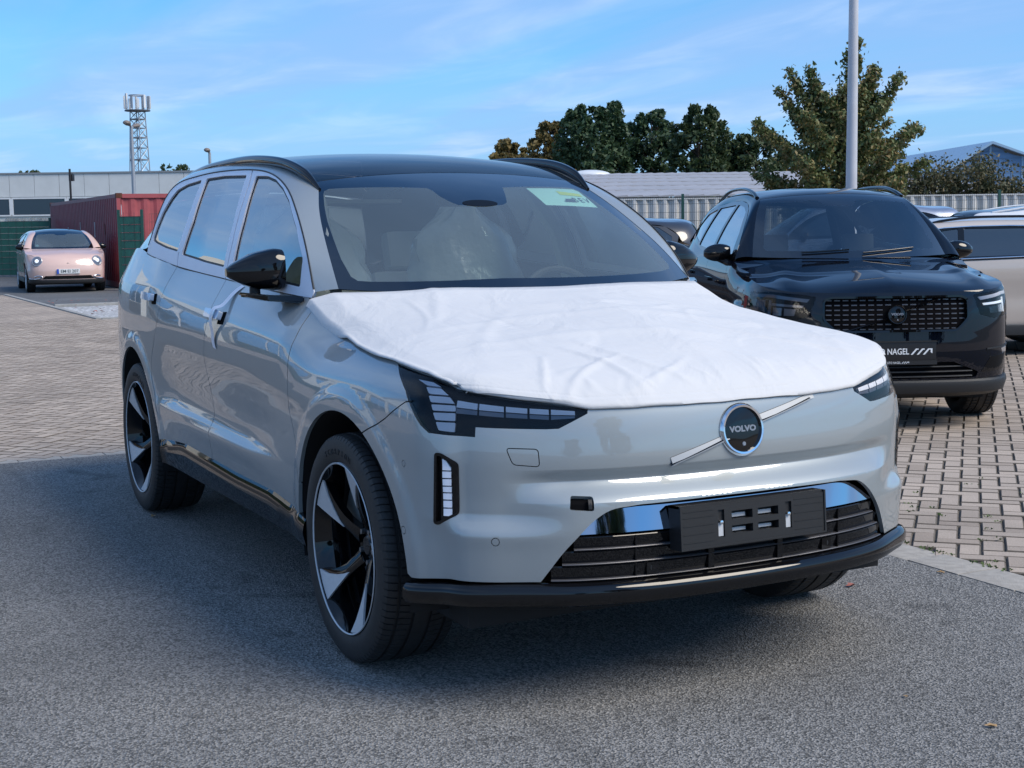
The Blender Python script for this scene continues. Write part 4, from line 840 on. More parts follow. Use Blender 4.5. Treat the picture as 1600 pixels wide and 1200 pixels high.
# ================================================================ yard on the car's right (outside the frame, seen mirrored in doors and windows)
SH_ = empty('sales_hall', (0, 0, 0), 0, 'white gabled sales hall across the yard, mirrored in the side windows', 'building')
SOLAR = pbr('solar_facade_glass', (.30, .46, .66), rough=.04, metal=1)
Ms, _ = dirframe((-13, -27.0), (-33, -4.5)); SH_.matrix_world = Ms
boxobj('wall', (0, 29.7, .0, 10, 0, 4.6), CLAD_W, SH_)
for i in range(9): boxobj('portal_column', (i*3.3+.1, i*3.3+.75, .0, .5, 0, 4.2), CLAD_W, SH_).location = (0, -.62, 0)
boxobj('portal_beam', (0, 29.7, -.7, .0, 4.2, 4.9), CLAD_W, SH_)
boxobj('base_wall', (0, 29.7, -.10, -.02, 0, .5), pbr('plinth_dark', (.05, .045, .04), rough=.8), SH_)
for i in range(9):
    w = boxobj('window', (i*3.3+.85, i*3.3+3.3, -.03, -.005, .55, 3.6), SOLAR, SH_); boxobj('window_frame', (i*3.3+.7, i*3.3+3.25, -.06, -.031, 3.6, 3.75), WHITE_P, w); boxobj('window_frame', (i*3.3+1.95, i*3.3+2.02, -.06, -.031, .3, 3.6), WHITE_P, w)
bm = bmesh.new(); prism(bm, [(3, 4.9), (15, 4.9), (9, 9.4)], 1, 9, fn=lambda a, b, h: (a, h, b)); from_bm('gable', bm, CLAD_W, SH_, auto=None)
for s in (0, 1):
    xa, xb = (2.6, 9) if s == 0 else (15.4, 9); bm = bmesh.new(); prism(bm, [(xa, 4.75), (xb, 9.45), (xb, 9.75), (xa, 5.0)], .6, 9.4, fn=lambda a, b, h: (a, h, b)); from_bm('roof', bm, ROOF_M, SH_, auto=None)
for (x, y, h, w_, sd_, lab) in ((24, 1.5, 9.3, 4.6, 31, 'leafy tree behind the camera mirrored in the lower grille'), (44, 6, 6.0, 5.5, 32, 'round tree behind the camera to the left of the mirrored one'), (40, -9, 5.5, 6, 33, 'bushy tree behind the camera near the yard corner')):
    crown_tree((x, y, 0), h, w_, LF_MID, .22, lab, sd_, 0, n=5000)
hd2 = boxobj('privet_hedge', (-29, -16, -10.4, -9.8, 0, 1.2), LF_MID, bev=.1); tag(hd2, 'clipped dark hedge along the yard outside the left of the frame', 'hedge')
# ================================================================ wheel (shared by every car; outer face towards -y)
def tyre_mesh(name, R0, Rr, W, parent=None, lugs=96, detail=True):
    h = W/2
    prof = [(-h*.80, Rr-.004), (-h*.93, Rr+.002), (-h*.97, Rr+.010), (-h*1.0, Rr+(R0-Rr)*.38), (-h*.995, Rr+(R0-Rr)*.55), (-h*.965, R0-.022), (-h*.90, R0-.0085), (-h*.80, R0-.003)]
    k = len(prof)
    def grv(c): return [(c-.006, 0), (c-.0045, -.008), (c+.0045, -.008), (c+.006, 0)]
    cr = lambda a: R0-.003*(a/h/.8)**2
    for c in ([-.62*h, -.22*h, .22*h, .62*h] if detail else [-.3*h, .3*h]):
        for a, d in grv(c): prof.append((a, cr(a)+d))
    prof += [(-a, r) for a, r in reversed(prof[:k])]
    n = len(prof); V = []; F = []
    lat = np.zeros(n, bool)
    for j, (a, r) in enumerate(prof): lat[j] = r > R0-.0095 and not (.26*h > abs(a))
    seg = []
    for q in range(lugs):
        t0 = 2*math.pi*q/lugs; w = 2*math.pi/lugs
        seg += [(t0, 0), (t0+w*.80, 0), (t0+w*.83, 1), (t0+w*.97, 1)] if detail else [(t0, 0)]
    for t, g in seg:
        for j, (a, r) in enumerate(prof):
            tt = t+(abs(a)/h)*.05; rr = r-(.0055 if g and lat[j] else 0); V.append((rr*math.cos(tt), a, rr*math.sin(tt)))
    m = len(seg)
    for i in range(m):
        for j in range(n-1): F.append((i*n+j, i*n+j+1, ((i+1) % m)*n+j+1, ((i+1) % m)*n+j))
    return mesh_obj(name, V, F, RUBBER, parent, auto=28)
def ring_text(txt, rad, ang0, dang, size, y, parent, mat):
    """raised letters round a wheel; angles measured so that they read clockwise seen from -y"""
    objs = []
    bm = bmesh.new()
    for i, ch in enumerate(txt):
        if ch == ' ': continue
        a = ang0-dang*i
        o = text_mesh(ch, size, .0012, name='lettering', mat=mat)
        # text x -> tangent, y -> radial
        rad_v = Vector((math.cos(a), 0, math.sin(a))); tan_v = Vector((math.sin(a), 0, -math.cos(a)))
        o.data.transform(frame_M(rad_v*rad+Vector((0, y, 0)), tan_v, rad_v, Vector((0, -1, 0)))); bm.from_mesh(o.data); bpy.data.objects.remove(o)
    return from_bm('lettering', bm, mat, parent)
def main_wheel(parent, x, side, W=.275, steer=0, rot=0):
    w = empty('wheel', (x, side*.836, .3855)); w.parent = parent; w.rotation_euler = (0, 0, (math.pi if side > 0 else 0)+steer)
    global _W_TY, _W_RIM
    h = W/2
    if '_W_TY' not in globals():
        _W_TY = tyre_mesh('tyre', .3855, .288, W, w)
        lt = ring_text('SCORPION', .325, R(112), R(5.6), .028, -h-.0005, w, RUBBER); lt.parent = _W_TY
        # rim barrel
        bm = bmesh.new(); lathe(bm, [(-h*.93, .290), (-h*.96, .284), (-h*.90, .280), (-h*.78, .272), (-h*.3, .255), (h*.75, .255), (h*.93, .285)], 96)
        barrel = from_bm('rim', bm, GLOSS_BLACK, w, auto=40); _W_RIM = [barrel]
        bm = bmesh.new(); lathe(bm, [(-h*.965, .2885), (-h*.985, .2865), (-h*.965, .2825), (-h*.94, .2835)], 96, closed=True); _W_RIM.append(from_bm('rim_edge', bm, MACHINED, w, auto=40))
        # hub dish + spokes
        bm = bmesh.new(); lathe(bm, [(-h*.34, .0001), (-h*.34, .030), (-h*.30, .036), (-h*.26, .062), (-h*.30, .070), (-h*.22, .082), (0, .085)], 48); _W_RIM.append(from_bm('hub_cap', bm, GLOSS_BLACK, w, auto=30))
        bm = bmesh.new()
        for k in range(5):
            a = R(97+72*k)
            for j in (-1, 1):
                pass
            b = a-R(36)
            bolt = (.057*math.cos(b), .057*math.sin(b)); vs = []
            lathe(bm, [(-h*.36, .0001), (-h*.36, .009), (-h*.2, .0095)], 8, c=(bolt[0], 0, bolt[1]))
        _W_RIM.append(from_bm('wheel_bolts', bm, STEEL, w, auto=30))
        P = lambda r, a, y: Vector((r*math.cos(a), y, r*math.sin(a)))
        for k in range(5):
            a = R(83+72*k); bm = bmesh.new()
            # each spoke: twisted blade from hub to rim, wide machined wedge at the outer end (clockwise side)
            d = lambda r: -h*(.36+.52*max(0, (r-.07)/.21)**.8)
            def quad(pts, mi=0):
                f = bm.faces.new([bm.verts.new(p) for p in pts]); f.material_index = mi
            # outline of the spoke in polar form: left edge and right edge angles by radius
            rs = [.062, .10, .14, .175, .21, .245, .281]
            le = [.46, .20, .115, .085, .070, .062, .060]; re_ = [-.46, -.26, -.21, -.23, -.27, -.32, -.385]
            rings = []
            for r, l, e in zip(rs, le, re_):
                tw = .0
                mid = (l*.25+e*.75); y = d(r)
                rings.append([bm.verts.new(P(r, a+l, y+.030)), bm.verts.new(P(r, a+l, y+.004)), bm.verts.new(P(r, a+(l*.86+e*.14), y)), bm.verts.new(P(r, a+(l*.45+e*.55) if r < .15 else a+(l*.97+e*.03)*(1-min(1, (r-.15)/.01))+(l*.80+e*.20)*min(1, (r-.15)/.01), y-.0015)), bm.verts.new(P(r, a+e*.98, y+.002)), bm.verts.new(P(r, a+e, y+.030))])
            for i in range(len(rs)-1):
                for j in range(5):
                    f = bm.faces.new((rings[i][j], rings[i][j+1], rings[i+1][j+1], rings[i+1][j])); f.material_index = 0
            _W_RIM.append(from_bm('spoke', bm, GLOSS_BLACK, w, auto=25))
            bm = bmesh.new()
            out_pts = [(.132, .085), (.160, -.02), (.195, -.13), (.238, -.245), (.281, -.37), (.283, -.26), (.284, -.12), (.284, -.02), (.283, .055), (.24, .060), (.20, .066)]
            A = [bm.verts.new(P(r, a+t, d(r)-.0040)) for r, t in out_pts]; B = [bm.verts.new(P(r, a+t, d(r)+.003)) for r, t in out_pts]
            cen = bm.verts.new(P(.235, a-.06, d(.235)-.0045)); n = len(A)
            for i in range(n):
                bm.faces.new((A[i], A[(i+1) % n], cen)); bm.faces.new((A[i], B[i], B[(i+1) % n], A[(i+1) % n]))
            _W_RIM.append(from_bm('spoke_insert', bm, MACHINED, w, auto=20))
        bm = bmesh.new(); lathe(bm, [(.0, .06), (.0, .178), (.028, .178), (.028, .06)], 64, closed=True); _W_RIM.append(from_bm('brake_disc', bm, STEEL, w, auto=30))
        bm = bmesh.new(); lathe(bm, [(-.045, .125), (-.045, .186), (-.02, .200), (.05, .200), (.05, .125)], 16, closed=True, a0=R(-38), a1=R(38)); _W_RIM.append(from_bm('brake_caliper', bm, CALIPER, w, auto=30))
        bm = bmesh.new(); lathe(bm, [(.06, .0), (.06, .25)], 32); _W_RIM.append(from_bm('wheel_back', bm, DARK_VOID, w, auto=30))
        _W_TY_ALL = [_W_TY]+_W_RIM
        main_wheel.proto = (_W_TY, lt, _W_RIM)
    else:
        ty, lt, rim = main_wheel.proto
        t2 = dup(ty, 'tyre', w); dup(lt, 'lettering', t2)
        t2.rotation_euler = (0, rot, 0)
        for o in rim:
            c = dup(o, None, w)
            if 'caliper' not in o.name: c.rotation_euler = (0, rot, 0)
            elif side > 0: c.rotation_euler = (0, math.pi, 0)
    return w
# ================================================================ main car
CAR = empty('sport_utility_car', (0, 0, 0), 0, 'large light grey car in front, its bonnet under a white fleece sheet', 'car')
_us = np.linspace(0, main_shell.L, 6000); _pxy = main_shell.plan(_us)
def ux(x): return float(np.interp(-x, -_pxy[:, 0], _us))
UL = main_shell.L
xs_belt = np.arange(-.62, -3.3, -.12)
ARC_F = [(ux(.02+.467*math.cos(t)), .385+.467*math.sin(t)) for t in np.linspace(R(2), R(176), 49)]
ARC_R = [(ux(-2.985+.470*math.cos(t)), .385+.470*math.sin(t)) for t in np.linspace(R(4), R(176), 49)]
low = [(0, .406), (.35, .407), (.70, .409), (.97, .405), (1.125, .392)]+ARC_F+[(1.985, .416), (2.43, .449), (2.85, .448), (3.2, .457), (3.7, .467), (ARC_R[0][0]-.002, .433)]+ARC_R+[(ARC_R[-1][0]+.01, .40), (UL-.3, .38), (UL, .38)]
belt = [(ux(x), float(_zb(x)[0])-.004) for x in xs_belt]
top = [(UL, 1.2), (UL-.5, 1.2), (ux(-3.95), 1.22), (ux(-3.8), 1.27), (ux(-3.6), 1.325), (ux(-3.42), 1.352)]+belt[::-1]+[(2.1932, 1.176), (2.1033, 1.145), (2.0234, 1.115), (1.8737, 1.078), (1.6738, 1.052), (1.4298, 1.0346), (1.3178, 1.0291), (1.2266, 1.0207), (1.0945, 1.0053), (1.0121, 0.9872), (0.9228, 0.9656), (0.8181, 0.9561), (0.6929, 0.9412), (.6, .93), (.522, .917), (.3, .9145), (0, .915)]
outer = dens(low+top+[(0, z) for z in (.88, .85, .82, .80, .78, .76, .748, .739, .7355, .732, .727, .720, .713, .706, .703, .700, .697, .694, .690, .682, .672, .662, .652, .646, .643, .640, .637)], .02)
P_HL = [(1.3121, 1.0262), (1.2242, 1.0167), (1.0921, 1.0024), (1.0111, 0.9842), (0.9673, 0.9705), (0.9231, 0.9627), (0.8186, 0.9532), (0.6931, 0.9372), (.522, .912), (.524, .899), (0.6169, 0.858), (0.656, 0.8571), (0.8799, 0.8639), (0.8805, 0.8351), (0.9716, 0.8382), (1.0412, 0.8425), (1.0714, 0.8628), (1.1086, 0.9002), (1.1781, 0.9577)]
P_BOX = smooth_loop([(1.0149, 0.7863), (0.9917, 0.786), (0.9355, 0.7566), (0.9376, 0.6049), (1.0071, 0.5687), (1.0256, 0.5711)], .012)
P_OPEN = np.concatenate([[(-.05, .633), (.126, .634), (.375, .630)], smooth_loop([(.375, .630), (.470, .622), (.525, .588), (.610, .500), (.685, .400)], .03, closed=False)[1:], [(-.05, .400)]])
P_TOW = smooth_loop([(.778, .804), (.681, .800), (.677, .748), (.757, .755)], .012)
P_RADAR = smooth_loop([(.587, .663), (.519, .659), (.519, .618), (.592, .624)], .008)
def ring(cu, cz, r, n=20): return [(cu+r*math.cos(t), cz+r*math.sin(t)) for t in np.linspace(0, 2*math.pi, n, endpoint=False)]
g = .0045
seams = [
    ('gap', band(dens([(1.113, 0.9316), (1.1543, 0.9264), (1.2029, 0.8995), (1.2618, 0.8655), (1.3371, 0.8317), (1.4161, 0.8011)], .02, False), g)),       # bumper to wing
    ('gap', band(dens([(2.200, 1.23), (2.160, 1.16), (2.142, 1.05), (2.136, .95), (2.136, .80), (2.10, .72), (2.065, .62), (2.045, .50), (2.04, .40)], .02, False), g)),
    ('gap', band(dens([(3.185, 1.29), (3.185, 1.2), (3.20, 1.05), (3.235, .9), (3.25, .75), (3.25, .44)], .02, False), g)),
    ('gap', band(dens([(3.95, 1.34), (4.0, 1.2), (4.06, 1.02), (4.13, .92), (4.21, .82), (4.215, .74), (4.17, .66), (4.13, .56)], .02, False), g)),
    ('gap', band(dens([(ux(-3.35), .84), (ux(-3.6), .90), (ux(-3.85), .94), (UL, .94)], .02, False), g)),
    ('towgap', band(dens(list(P_TOW)+[tuple(P_TOW[0])], .01, False), .0028)),
    ('gap', band(dens(ring(0.8123, 0.53, 0.012)+[(0.8243, 0.53)], .01, False), .0022)), ('gap', band(dens(ring(1.1556, 0.7389, 0.009)+[(1.1646, 0.7389)], .01, False), .002)), ('gap', band(dens(ring(1.1553, 0.534, 0.012)+[(1.1673, 0.534)], .01, False), .0022)),
]
regs = [('headlight', dens(P_HL, .02)), ('box', dens(P_BOX, .012)), ('open', dens(P_OPEN, .02)), ('radar', dens(P_RADAR, .01))]+seams
# extra rows of points along the sharp creases so that they stay crisp
_ex = []
for z in [.598, .610, .622, .634, .640, .643, .646, .652, .662, .672, .682, .690, .694, .697, .700, .703, .706, .713, .720, .727, .732, .7355, .739, .748]:
    for u in np.arange(.008, .93, .018): _ex.append((u, z))
for z in np.arange(.40, 1.03, .011):
    if .598 < z < .75: continue
    for u in np.arange(.93, 1.32, .014): _ex.append((u, z))
for z in np.arange(.598, .75, .011):
    for u in np.arange(.935, 1.32, .014): _ex.append((u, z))
for z in np.arange(.78, 1.04, .011):
    for u in np.arange(1.33, 2.1, .018): _ex.append((u, z))
for z in list(np.arange(.56, .68, .006)):
    for u in np.arange(2.2, 4.1, .03): _ex.append((u, z))
for z in np.arange(1.12, 1.26, .012):
    for u in np.arange(3.9, 5.4, .03): _ex.append((u, z))
SH = Patch(main_shell, outer, regs, .026, .015, -1, np.array(_ex), skip=[(-.1, .93, .594, .752), (.925, 1.325, .39, 1.04), (1.325, 2.11, .775, 1.045)])
SH.split_base([('bumper', (.8, .5)), ('wing', (1.6, .95)), ('front_door', (2.6, .8)), ('rear_door', (3.7, .8)), ('quarter', (4.5, 1.1)), ('rear_bumper', (UL-.5, .6)), ('tow', (.73, .777)), ('sensor', (0.8123, 0.53)), ('sensor', (1.1556, 0.7389)), ('sensor', (1.1553, 0.534))])
RINGS = [(0.8123, 0.53), (1.1556, 0.7389), (1.1553, 0.534)]
if (SH.lab == 'base').any(): print('unassigned base faces', (SH.lab == 'base').sum())
SH.build('bumper', 'front_bumper', PAINT_GREY, CAR, mirror='both')
SH.build('tow', 'tow_cover', PAINT_GREY, CAR)
SH.build('tow', 'bumper_infill', PAINT_GREY, CAR, mirror='left', depth=0)
SENS = []
for k_, (a_, b_) in enumerate(RINGS):
    m_ = np.hypot(*(SH.q[SH.T].mean(1)-[a_, b_]).T) < .02; SH.lab[(SH.lab == 'sensor') & m_] = 'sensor%d' % k_
    for mir in (None, 'left'): SH.build('sensor%d' % k_, 'parking_sensor', PAINT_GREY, CAR, mirror=mir)
for mir in (None, 'left'):
    for lab, nm in (('wing', 'wing'), ('front_door', 'door'), ('rear_door', 'door'), ('quarter', 'rear_wing')):
        SH.build(lab, nm, PAINT_GREY, CAR, mirror=mir)
SH.build('radar', 'bumper_infill', PAINT_GREY, CAR, mirror='left', depth=0); SH.build('towgap', 'bumper_infill', PAINT_GREY, CAR, mirror='left', depth=0)
SH.build('rear_bumper', 'rear_bumper', PAINT_GREY, CAR, mirror='both')
SH.build(['bumper', 'tow', 'wing', 'front_door', 'rear_door', 'quarter', 'rear_bumper', 'gap', 'towgap', 'headlight', 'box', 'radar'], 'body_liner', DARK_VOID, CAR, off=-.0165, depth=0, mirror='both')
# deep housings behind lamps and radar
hl = SH.build('headlight', 'headlight', CLEAR, CAR, off=-.001, depth=0); hl_m = SH.build('headlight', 'headlight', CLEAR, CAR, off=-.001, depth=0, mirror='left')
def on_shell(u, z, off=0):
    q = np.atleast_2d([u, z]); p = main_shell(q)[0]; n = -surf_normal(main_shell, q)[0]; return Vector(p+n*off)
def shell_slab(name, poly, mat, parent, o0, o1, step=.02, bev=0, mirror=False, surf=None):
    """a plate following the shell between offsets o0 (back) and o1 (front), outline poly in (u,z)"""
    P = Patch(surf or main_shell, dens(poly, step), [], step, step, -1); P.lab[:] = 'a'
    o = P.build('a', name, mat, parent, off=o1, depth=o1-o0)
    if mirror:
        m = P.build('a', name, mat, parent if mirror is True else mirror, off=o1, depth=o1-o0, mirror='left'); return o, m
    return o
def shrink(poly, k):
    P = np.asarray(poly, float); d = np.roll(P, -1, 0)-np.roll(P, 1, 0); d /= np.linalg.norm(d, axis=1)[:, None]; n = np.stack([-d[:, 1], d[:, 0]], 1)
    a = .5*np.sum(P[:, 0]*np.roll(P[:, 1], -1)-np.roll(P[:, 0], -1)*P[:, 1]); return P+n*(k if a > 0 else -k)
for L, par in ((P_HL, (hl, hl_m)),):
    shell_slab('lamp_housing', shrink(dens(L, .03), .002), LAMP_DARK, par[0], -.0165, -.0155, mirror=par[1])
col = [[(1.1552, 0.995), (1.0788, 0.9906), (1.0375, 0.9787), (1.0977, 0.9814)], [(1.0954, 0.9765), (1.0343, 0.9739), (0.9971, 0.9538), (1.07, 0.9582)], [(1.0676, 0.9523), (0.9914, 0.9488), (0.9681, 0.9304), (1.0532, 0.9328)], [(1.0501, 0.9269), (0.9635, 0.9252), (0.9598, 0.9082), (1.0397, 0.9093)],
       [(1.0376, 0.9034), (0.9591, 0.9033), (0.9562, 0.8804), (1.0255, 0.8818)], [(1.0236, 0.8759), (0.9546, 0.8754), (0.954, 0.8478), (1.0101, 0.8522)]]
for q in col: shell_slab('lamp_block', smooth_loop(q, .004, 2), PALE_LENS, hl, -.014, -.006, mirror=hl_m)
xs_ = [0.9628, 0.8772, 0.7816, 0.7077, 0.6422, 0.56]; tp = [0.9399, 0.9323, 0.9246, 0.9184, 0.914, 0.908]; mid_ = [0.9202, 0.9144, 0.9087, 0.9034, 0.899, 0.896]; bt = [0.9035, 0.8996, 0.8937, 0.8894, 0.885, 0.888]
for i in range(5):
    e = .0035
    shell_slab('lamp_block', [(xs_[i]-e, tp[i]), (xs_[i+1]+e, tp[i+1]), (xs_[i+1]+e, mid_[i+1]), (xs_[i]-e, mid_[i])], PALE_LENS, hl, -.014, -.005, mirror=hl_m)
    shell_slab('lamp_block', [(xs_[i]-e, mid_[i]-.002), (xs_[i+1]+e, mid_[i+1]-.002), (xs_[i+1]+e, bt[i+1]), (xs_[i]-e, bt[i])], DIM_LENS, hl, -.014, -.009, mirror=hl_m)
# vertical side lamps
bx, bx_m = shell_slab('marker_lamp', P_BOX, GLOSS_BLACK, CAR, -.016, -.012, .015, mirror=True)
for poly in ([(.990, .768), (.977, .762), (.962, .741), (.962, .734), (.990, .734)],)+tuple([(.991, a), (.962, a), (.962, b), (.991, b)] for a, b in ((.730, .711), (.707, .688), (.684, .668), (.664, .646), (.642, .622), (.618, .597))):
    shell_slab('lamp_block', poly, PALE_LENS, bx, -.012, -.004, .02, mirror=bx_m)
for i_ in (0,):
    fr = [P_BOX, shrink(P_BOX, .009)]
    V = []; F = []
    n = len(P_BOX)
    for L, o in ((fr[0], .0), (fr[0], .003), (fr[1], .003), (fr[1], -.012)): V += [on_shell(a, b, o) for a, b in L]
    for r_ in range(3):
        for i in range(n): F.append((r_*n+i, r_*n+(i+1) % n, (r_+1)*n+(i+1) % n, (r_+1)*n+i))
    o = mesh_obj('lamp_frame', V, F, GLOSS_BLACK, bx, auto=40); mirror_obj(o, 'lamp_frame', bx_m)
# radar window
rd = shell_slab('radar_window', P_RADAR, DARK_VOID, CAR, -.016, -.014, .012)
shell_slab('flap', [(.535, .653), (.524, .652), (.524, .624), (.535, .624)], SATIN_BLACK, rd, -.012, -.002, .01)
# lower grille ----------------------------------------------------------------
gr = SH.build('open', 'lower_grille', DARK_VOID, CAR, off=-.06, depth=0, mirror='both')
def grille_fn(q):
    p = main_shell(np.stack([q[:, 0], np.full(len(q), .52)], 1)); z = q[:, 1]
    p = p.copy(); p[:, 2] = z; p[:, 0] -= .012+(z-.541)*.28; return p
def open_half(z):   # half-width (u) of the opening at height z
    return float(np.interp(z, [.400, .50, .588, .622, .630], [.685, .610, .525, .470, .375]))
pp = [(-open_half(z), z) for z in (.541, .565, .588, .61, .619)]+[(-.37, .624), (.37, .624)]+[(open_half(z), z) for z in (.619, .61, .588, .565, .541)]
PP = Patch(grille_fn, dens(shrink(pp, .006), .03), [], .04, .02, -1); PP.lab[:] = 'a'; PP.build('a', 'grille_panel', PANEL_MIRROR, gr, depth=.01)
def sweep_u(name, prof, u0, u1, mat, parent, n=60, close=True, zfun=None):
    """profile (off, z) swept along the shell between u0 and u1"""
    V = []; F = []; m = len(prof)
    for u in np.linspace(u0, u1, n):
        base = main_shell([[u, .52]])[0]; nn = -surf_normal(main_shell, [[u, .52]])[0]; nn[2] = 0; nn /= np.linalg.norm(nn)
        for o, z in prof: V.append((base[0]+nn[0]*o, base[1]+nn[1]*o, (z+(zfun(u) if zfun else 0))))
    for i in range(n-1):
        for j in range(m if close else m-1): F.append((i*m+j, i*m+(j+1) % m, (i+1)*m+(j+1) % m, (i+1)*m+j))
    if close: F += [tuple(range(m)), tuple(reversed(range((n-1)*m, n*m)))]
    o = mesh_obj(name, V, F, mat, parent); bm = bmesh.new(); bm.from_mesh(o.data); bmesh.ops.recalc_face_normals(bm, faces=bm.faces); bm.to_mesh(o.data); bm.free()
    o.data.polygons.foreach_set('use_smooth', [True]*len(o.data.polygons)); o.data.set_sharp_from_angle(angle=R(30)); return o
zz = [.540, .497, .453, .406]
for k in range(3):
    a, b = zz[k], zz[k+1]; w = open_half((a+b)/2)-.014
    sweep_u('grille_slat', [(-.050, a), (-.020, a), (-.017, a-.004), (-.024, b+.008), (-.050, b+.006)], -w, w, GLOSS_BLACK, gr)
    sweep_u('slat_edge', [(-.026, b+.0075), (-.0125, b+.0065), (-.011, b+.0045), (-.014, b+.0015), (-.03, b+.001)], -w, w, SLAT_EDGE, gr)
for u in (-.13, .13): sweep_u('grille_divider', [(-.03, .538), (-.012, .536), (-.012, .408), (-.03, .406)], u-.010, u+.010, GLOSS_BLACK, gr, n=3)
for u in (-.385, .385): sweep_u('grille_divider', [(-.03, .538), (-.0145, .536), (-.0145, .408), (-.03, .406)], u-.0018, u+.0018, GLOSS_BLACK, gr, n=2)
for u in (.33, -.33):
    sweep_u('sensor_mount', [(-.03, .452), (-.014, .450), (-.014, .414), (-.03, .412)], u-.02, u+.02, GLOSS_BLACK, gr, n=2)
    bm = bmesh.new(); p = on_shell(u, .432, -.012); lathe(bm, [(.004, .0001), (.004, .009), (-.002, .011)], 20, axis='x', c=p); from_bm('parking_sensor', bm, SATIN_BLACK, gr)
# lower lip
sweep_u('front_lip', [(-.07, .404), (-.006, .4035), (.006, .399), (.015, .390), (.019, .380), (.018, .356), (.008, .340), (-.02, .330), (-.12, .322), (-.12, .36)], -1.14, 1.14, GLOSS_BLACK, CAR, n=90, zfun=lambda u: -.026*max(0, (abs(u)-.75)/.4)**1.5)
sweep_u('under_tray', [(-.10, .34), (-.11, .300), (-.20, .275), (-.40, .26), (-.40, .33)], -.93, .93, MATT_BLACK, CAR, n=60)
# rocker sill
def sill(side):
    V = []; F = []; us = np.linspace(1.99, 4.105, 60); zt = np.interp(us, [1.99, 2.43, 2.85, 3.2, 3.7, 4.105], [.418, .451, .450, .459, .469, .436])
    prof = lambda z: [(-.05, z+.01), (.000, z+.003), (.010, z-.022), (.013, z-.055 if z > .44 else z-.045), (.010, z-.062), (.002, .325), (-.06, .300), (-.2, .29)]
    for u, z in zip(us, zt):
        base = main_shell([[u, .45]])[0]; nn = -surf_normal(main_shell, [[u, .45]])[0]; nn[2] = 0; nn /= np.linalg.norm(nn)
        for o, zz_ in prof(z): V.append((base[0]+nn[0]*o, (base[1]+nn[1]*o)*side, zz_))
    m = 8
    for i in range(59):
        for j in range(m-1):
            q = (i*m+j, i*m+j+1, (i+1)*m+j+1, (i+1)*m+j); F.append(q if side > 0 else q[::-1])
    return mesh_obj('sill', V, F, GLOSS_BLACK, CAR, auto=25)
sill(1); sill(-1)
# underbody + wheel arch liners
boxobj('underbody', (-3.9, .62, -.80, .80, .24, .42), MATT_BLACK, CAR)
for cx in (.02, -2.985):
    for sd_ in (-1, 1):
        bm = bmesh.new(); tt_ = np.linspace(R(-14), R(194), 41); Lr = []
        for t in tt_:
            x = cx+.468*math.cos(t); z = .385+.468*math.sin(t); yb__ = abs(main_shell([[ux(x), max(z, .40)]])[0, 1])-.010; Lr.append((bm.verts.new((x, sd_*yb__, z)), bm.verts.new((cx+.48*math.cos(t), sd_*.62, .385+.48*math.sin(t)))))
        for i in range(40): bm.faces.new((Lr[i][0], Lr[i][1], Lr[i+1][1], Lr[i+1][0]))
        V0 = [bm.verts.new((cx+.48*math.cos(t), sd_*.62, .385+.48*math.sin(t))) for t in np.linspace(R(-14), R(194), 30)]; bm.faces.new(V0)
        from_bm('arch_liner', bm, MATT_BLACK, CAR)
        # lip inside the wheel arch
# ---------------------------------------------------------------- bonnet and its cover (Coons patch)
def hood_uz():
    pts = [p for p in reversed(top[[i for i, p in enumerate(top) if abs(p[1]-1.176) < 1e-6][0]:])]
    return np.array(pts)
_h = hood_uz(); _hs = Spline(_h[:, 0], _h[:, 1:2])
def fr_curve(w): return np.array([on_shell(u, float(np.interp(u, _h[:, 0], _h[:, 1]))) for u in np.asarray(w)*.94])
def side_curve(s):
    us = .94+np.asarray(s)*(2.17-.94); z = np.interp(us, _h[:, 0], _h[:, 1]); return np.array([on_shell(u, zz_) for u, zz_ in zip(us, z)])
def cowl_curve(w): w = np.asarray(w); y = -.850*w; return np.stack([-.20-.33*w**2.2, y, 1.200-.012*w**2], 1)
_cs = Spline([0, .12, .3, .55, .8, 1.0], [(.873, .915), (.815, .972), (.66, 1.035), (.36, 1.115), (.03, 1.172), (-.20, 1.200)])
def ctr_curve(s): a = _cs(s); return np.stack([a[:, 0], np.zeros(len(a)), a[:, 1]], 1)
NS, NW = 70, 70
_S = np.linspace(0, 1, NS); _Wv = np.linspace(0, 1, NW)
Fc, Kc, Cc, Sc = fr_curve(_Wv), cowl_curve(_Wv), ctr_curve(_S), side_curve(_S)
Kc[-1] = Sc[-1]; Kc[-6:] = Kc[-6]+(Sc[-1]-Kc[-6])*np.linspace(0, 1, 6)[:, None]
s_, w_ = np.meshgrid(_S, _Wv, indexing='ij')
H0 = (1-s_)[..., None]*Fc[None]+s_[..., None]*Kc[None]+(1-w_)[..., None]*Cc[:, None]+w_[..., None]*Sc[:, None]-((1-s_)*(1-w_))[..., None]*Fc[0]-((1-s_)*w_)[..., None]*Fc[-1]-(s_*(1-w_))[..., None]*Kc[0]-(s_*w_)[..., None]*Kc[-1]
H0[..., 2] += (.018*np.sin(np.pi*np.clip(s_, 0, 1))*(w_**2*(1-w_)*5))
HF = np.concatenate([H0[:, :0:-1]*[1, -1, 1], H0], 1)     # full width, left (+y) first
bonnet = loft(None, 'bonnet', HF, PAINT_GREY, CAR, auto=60)
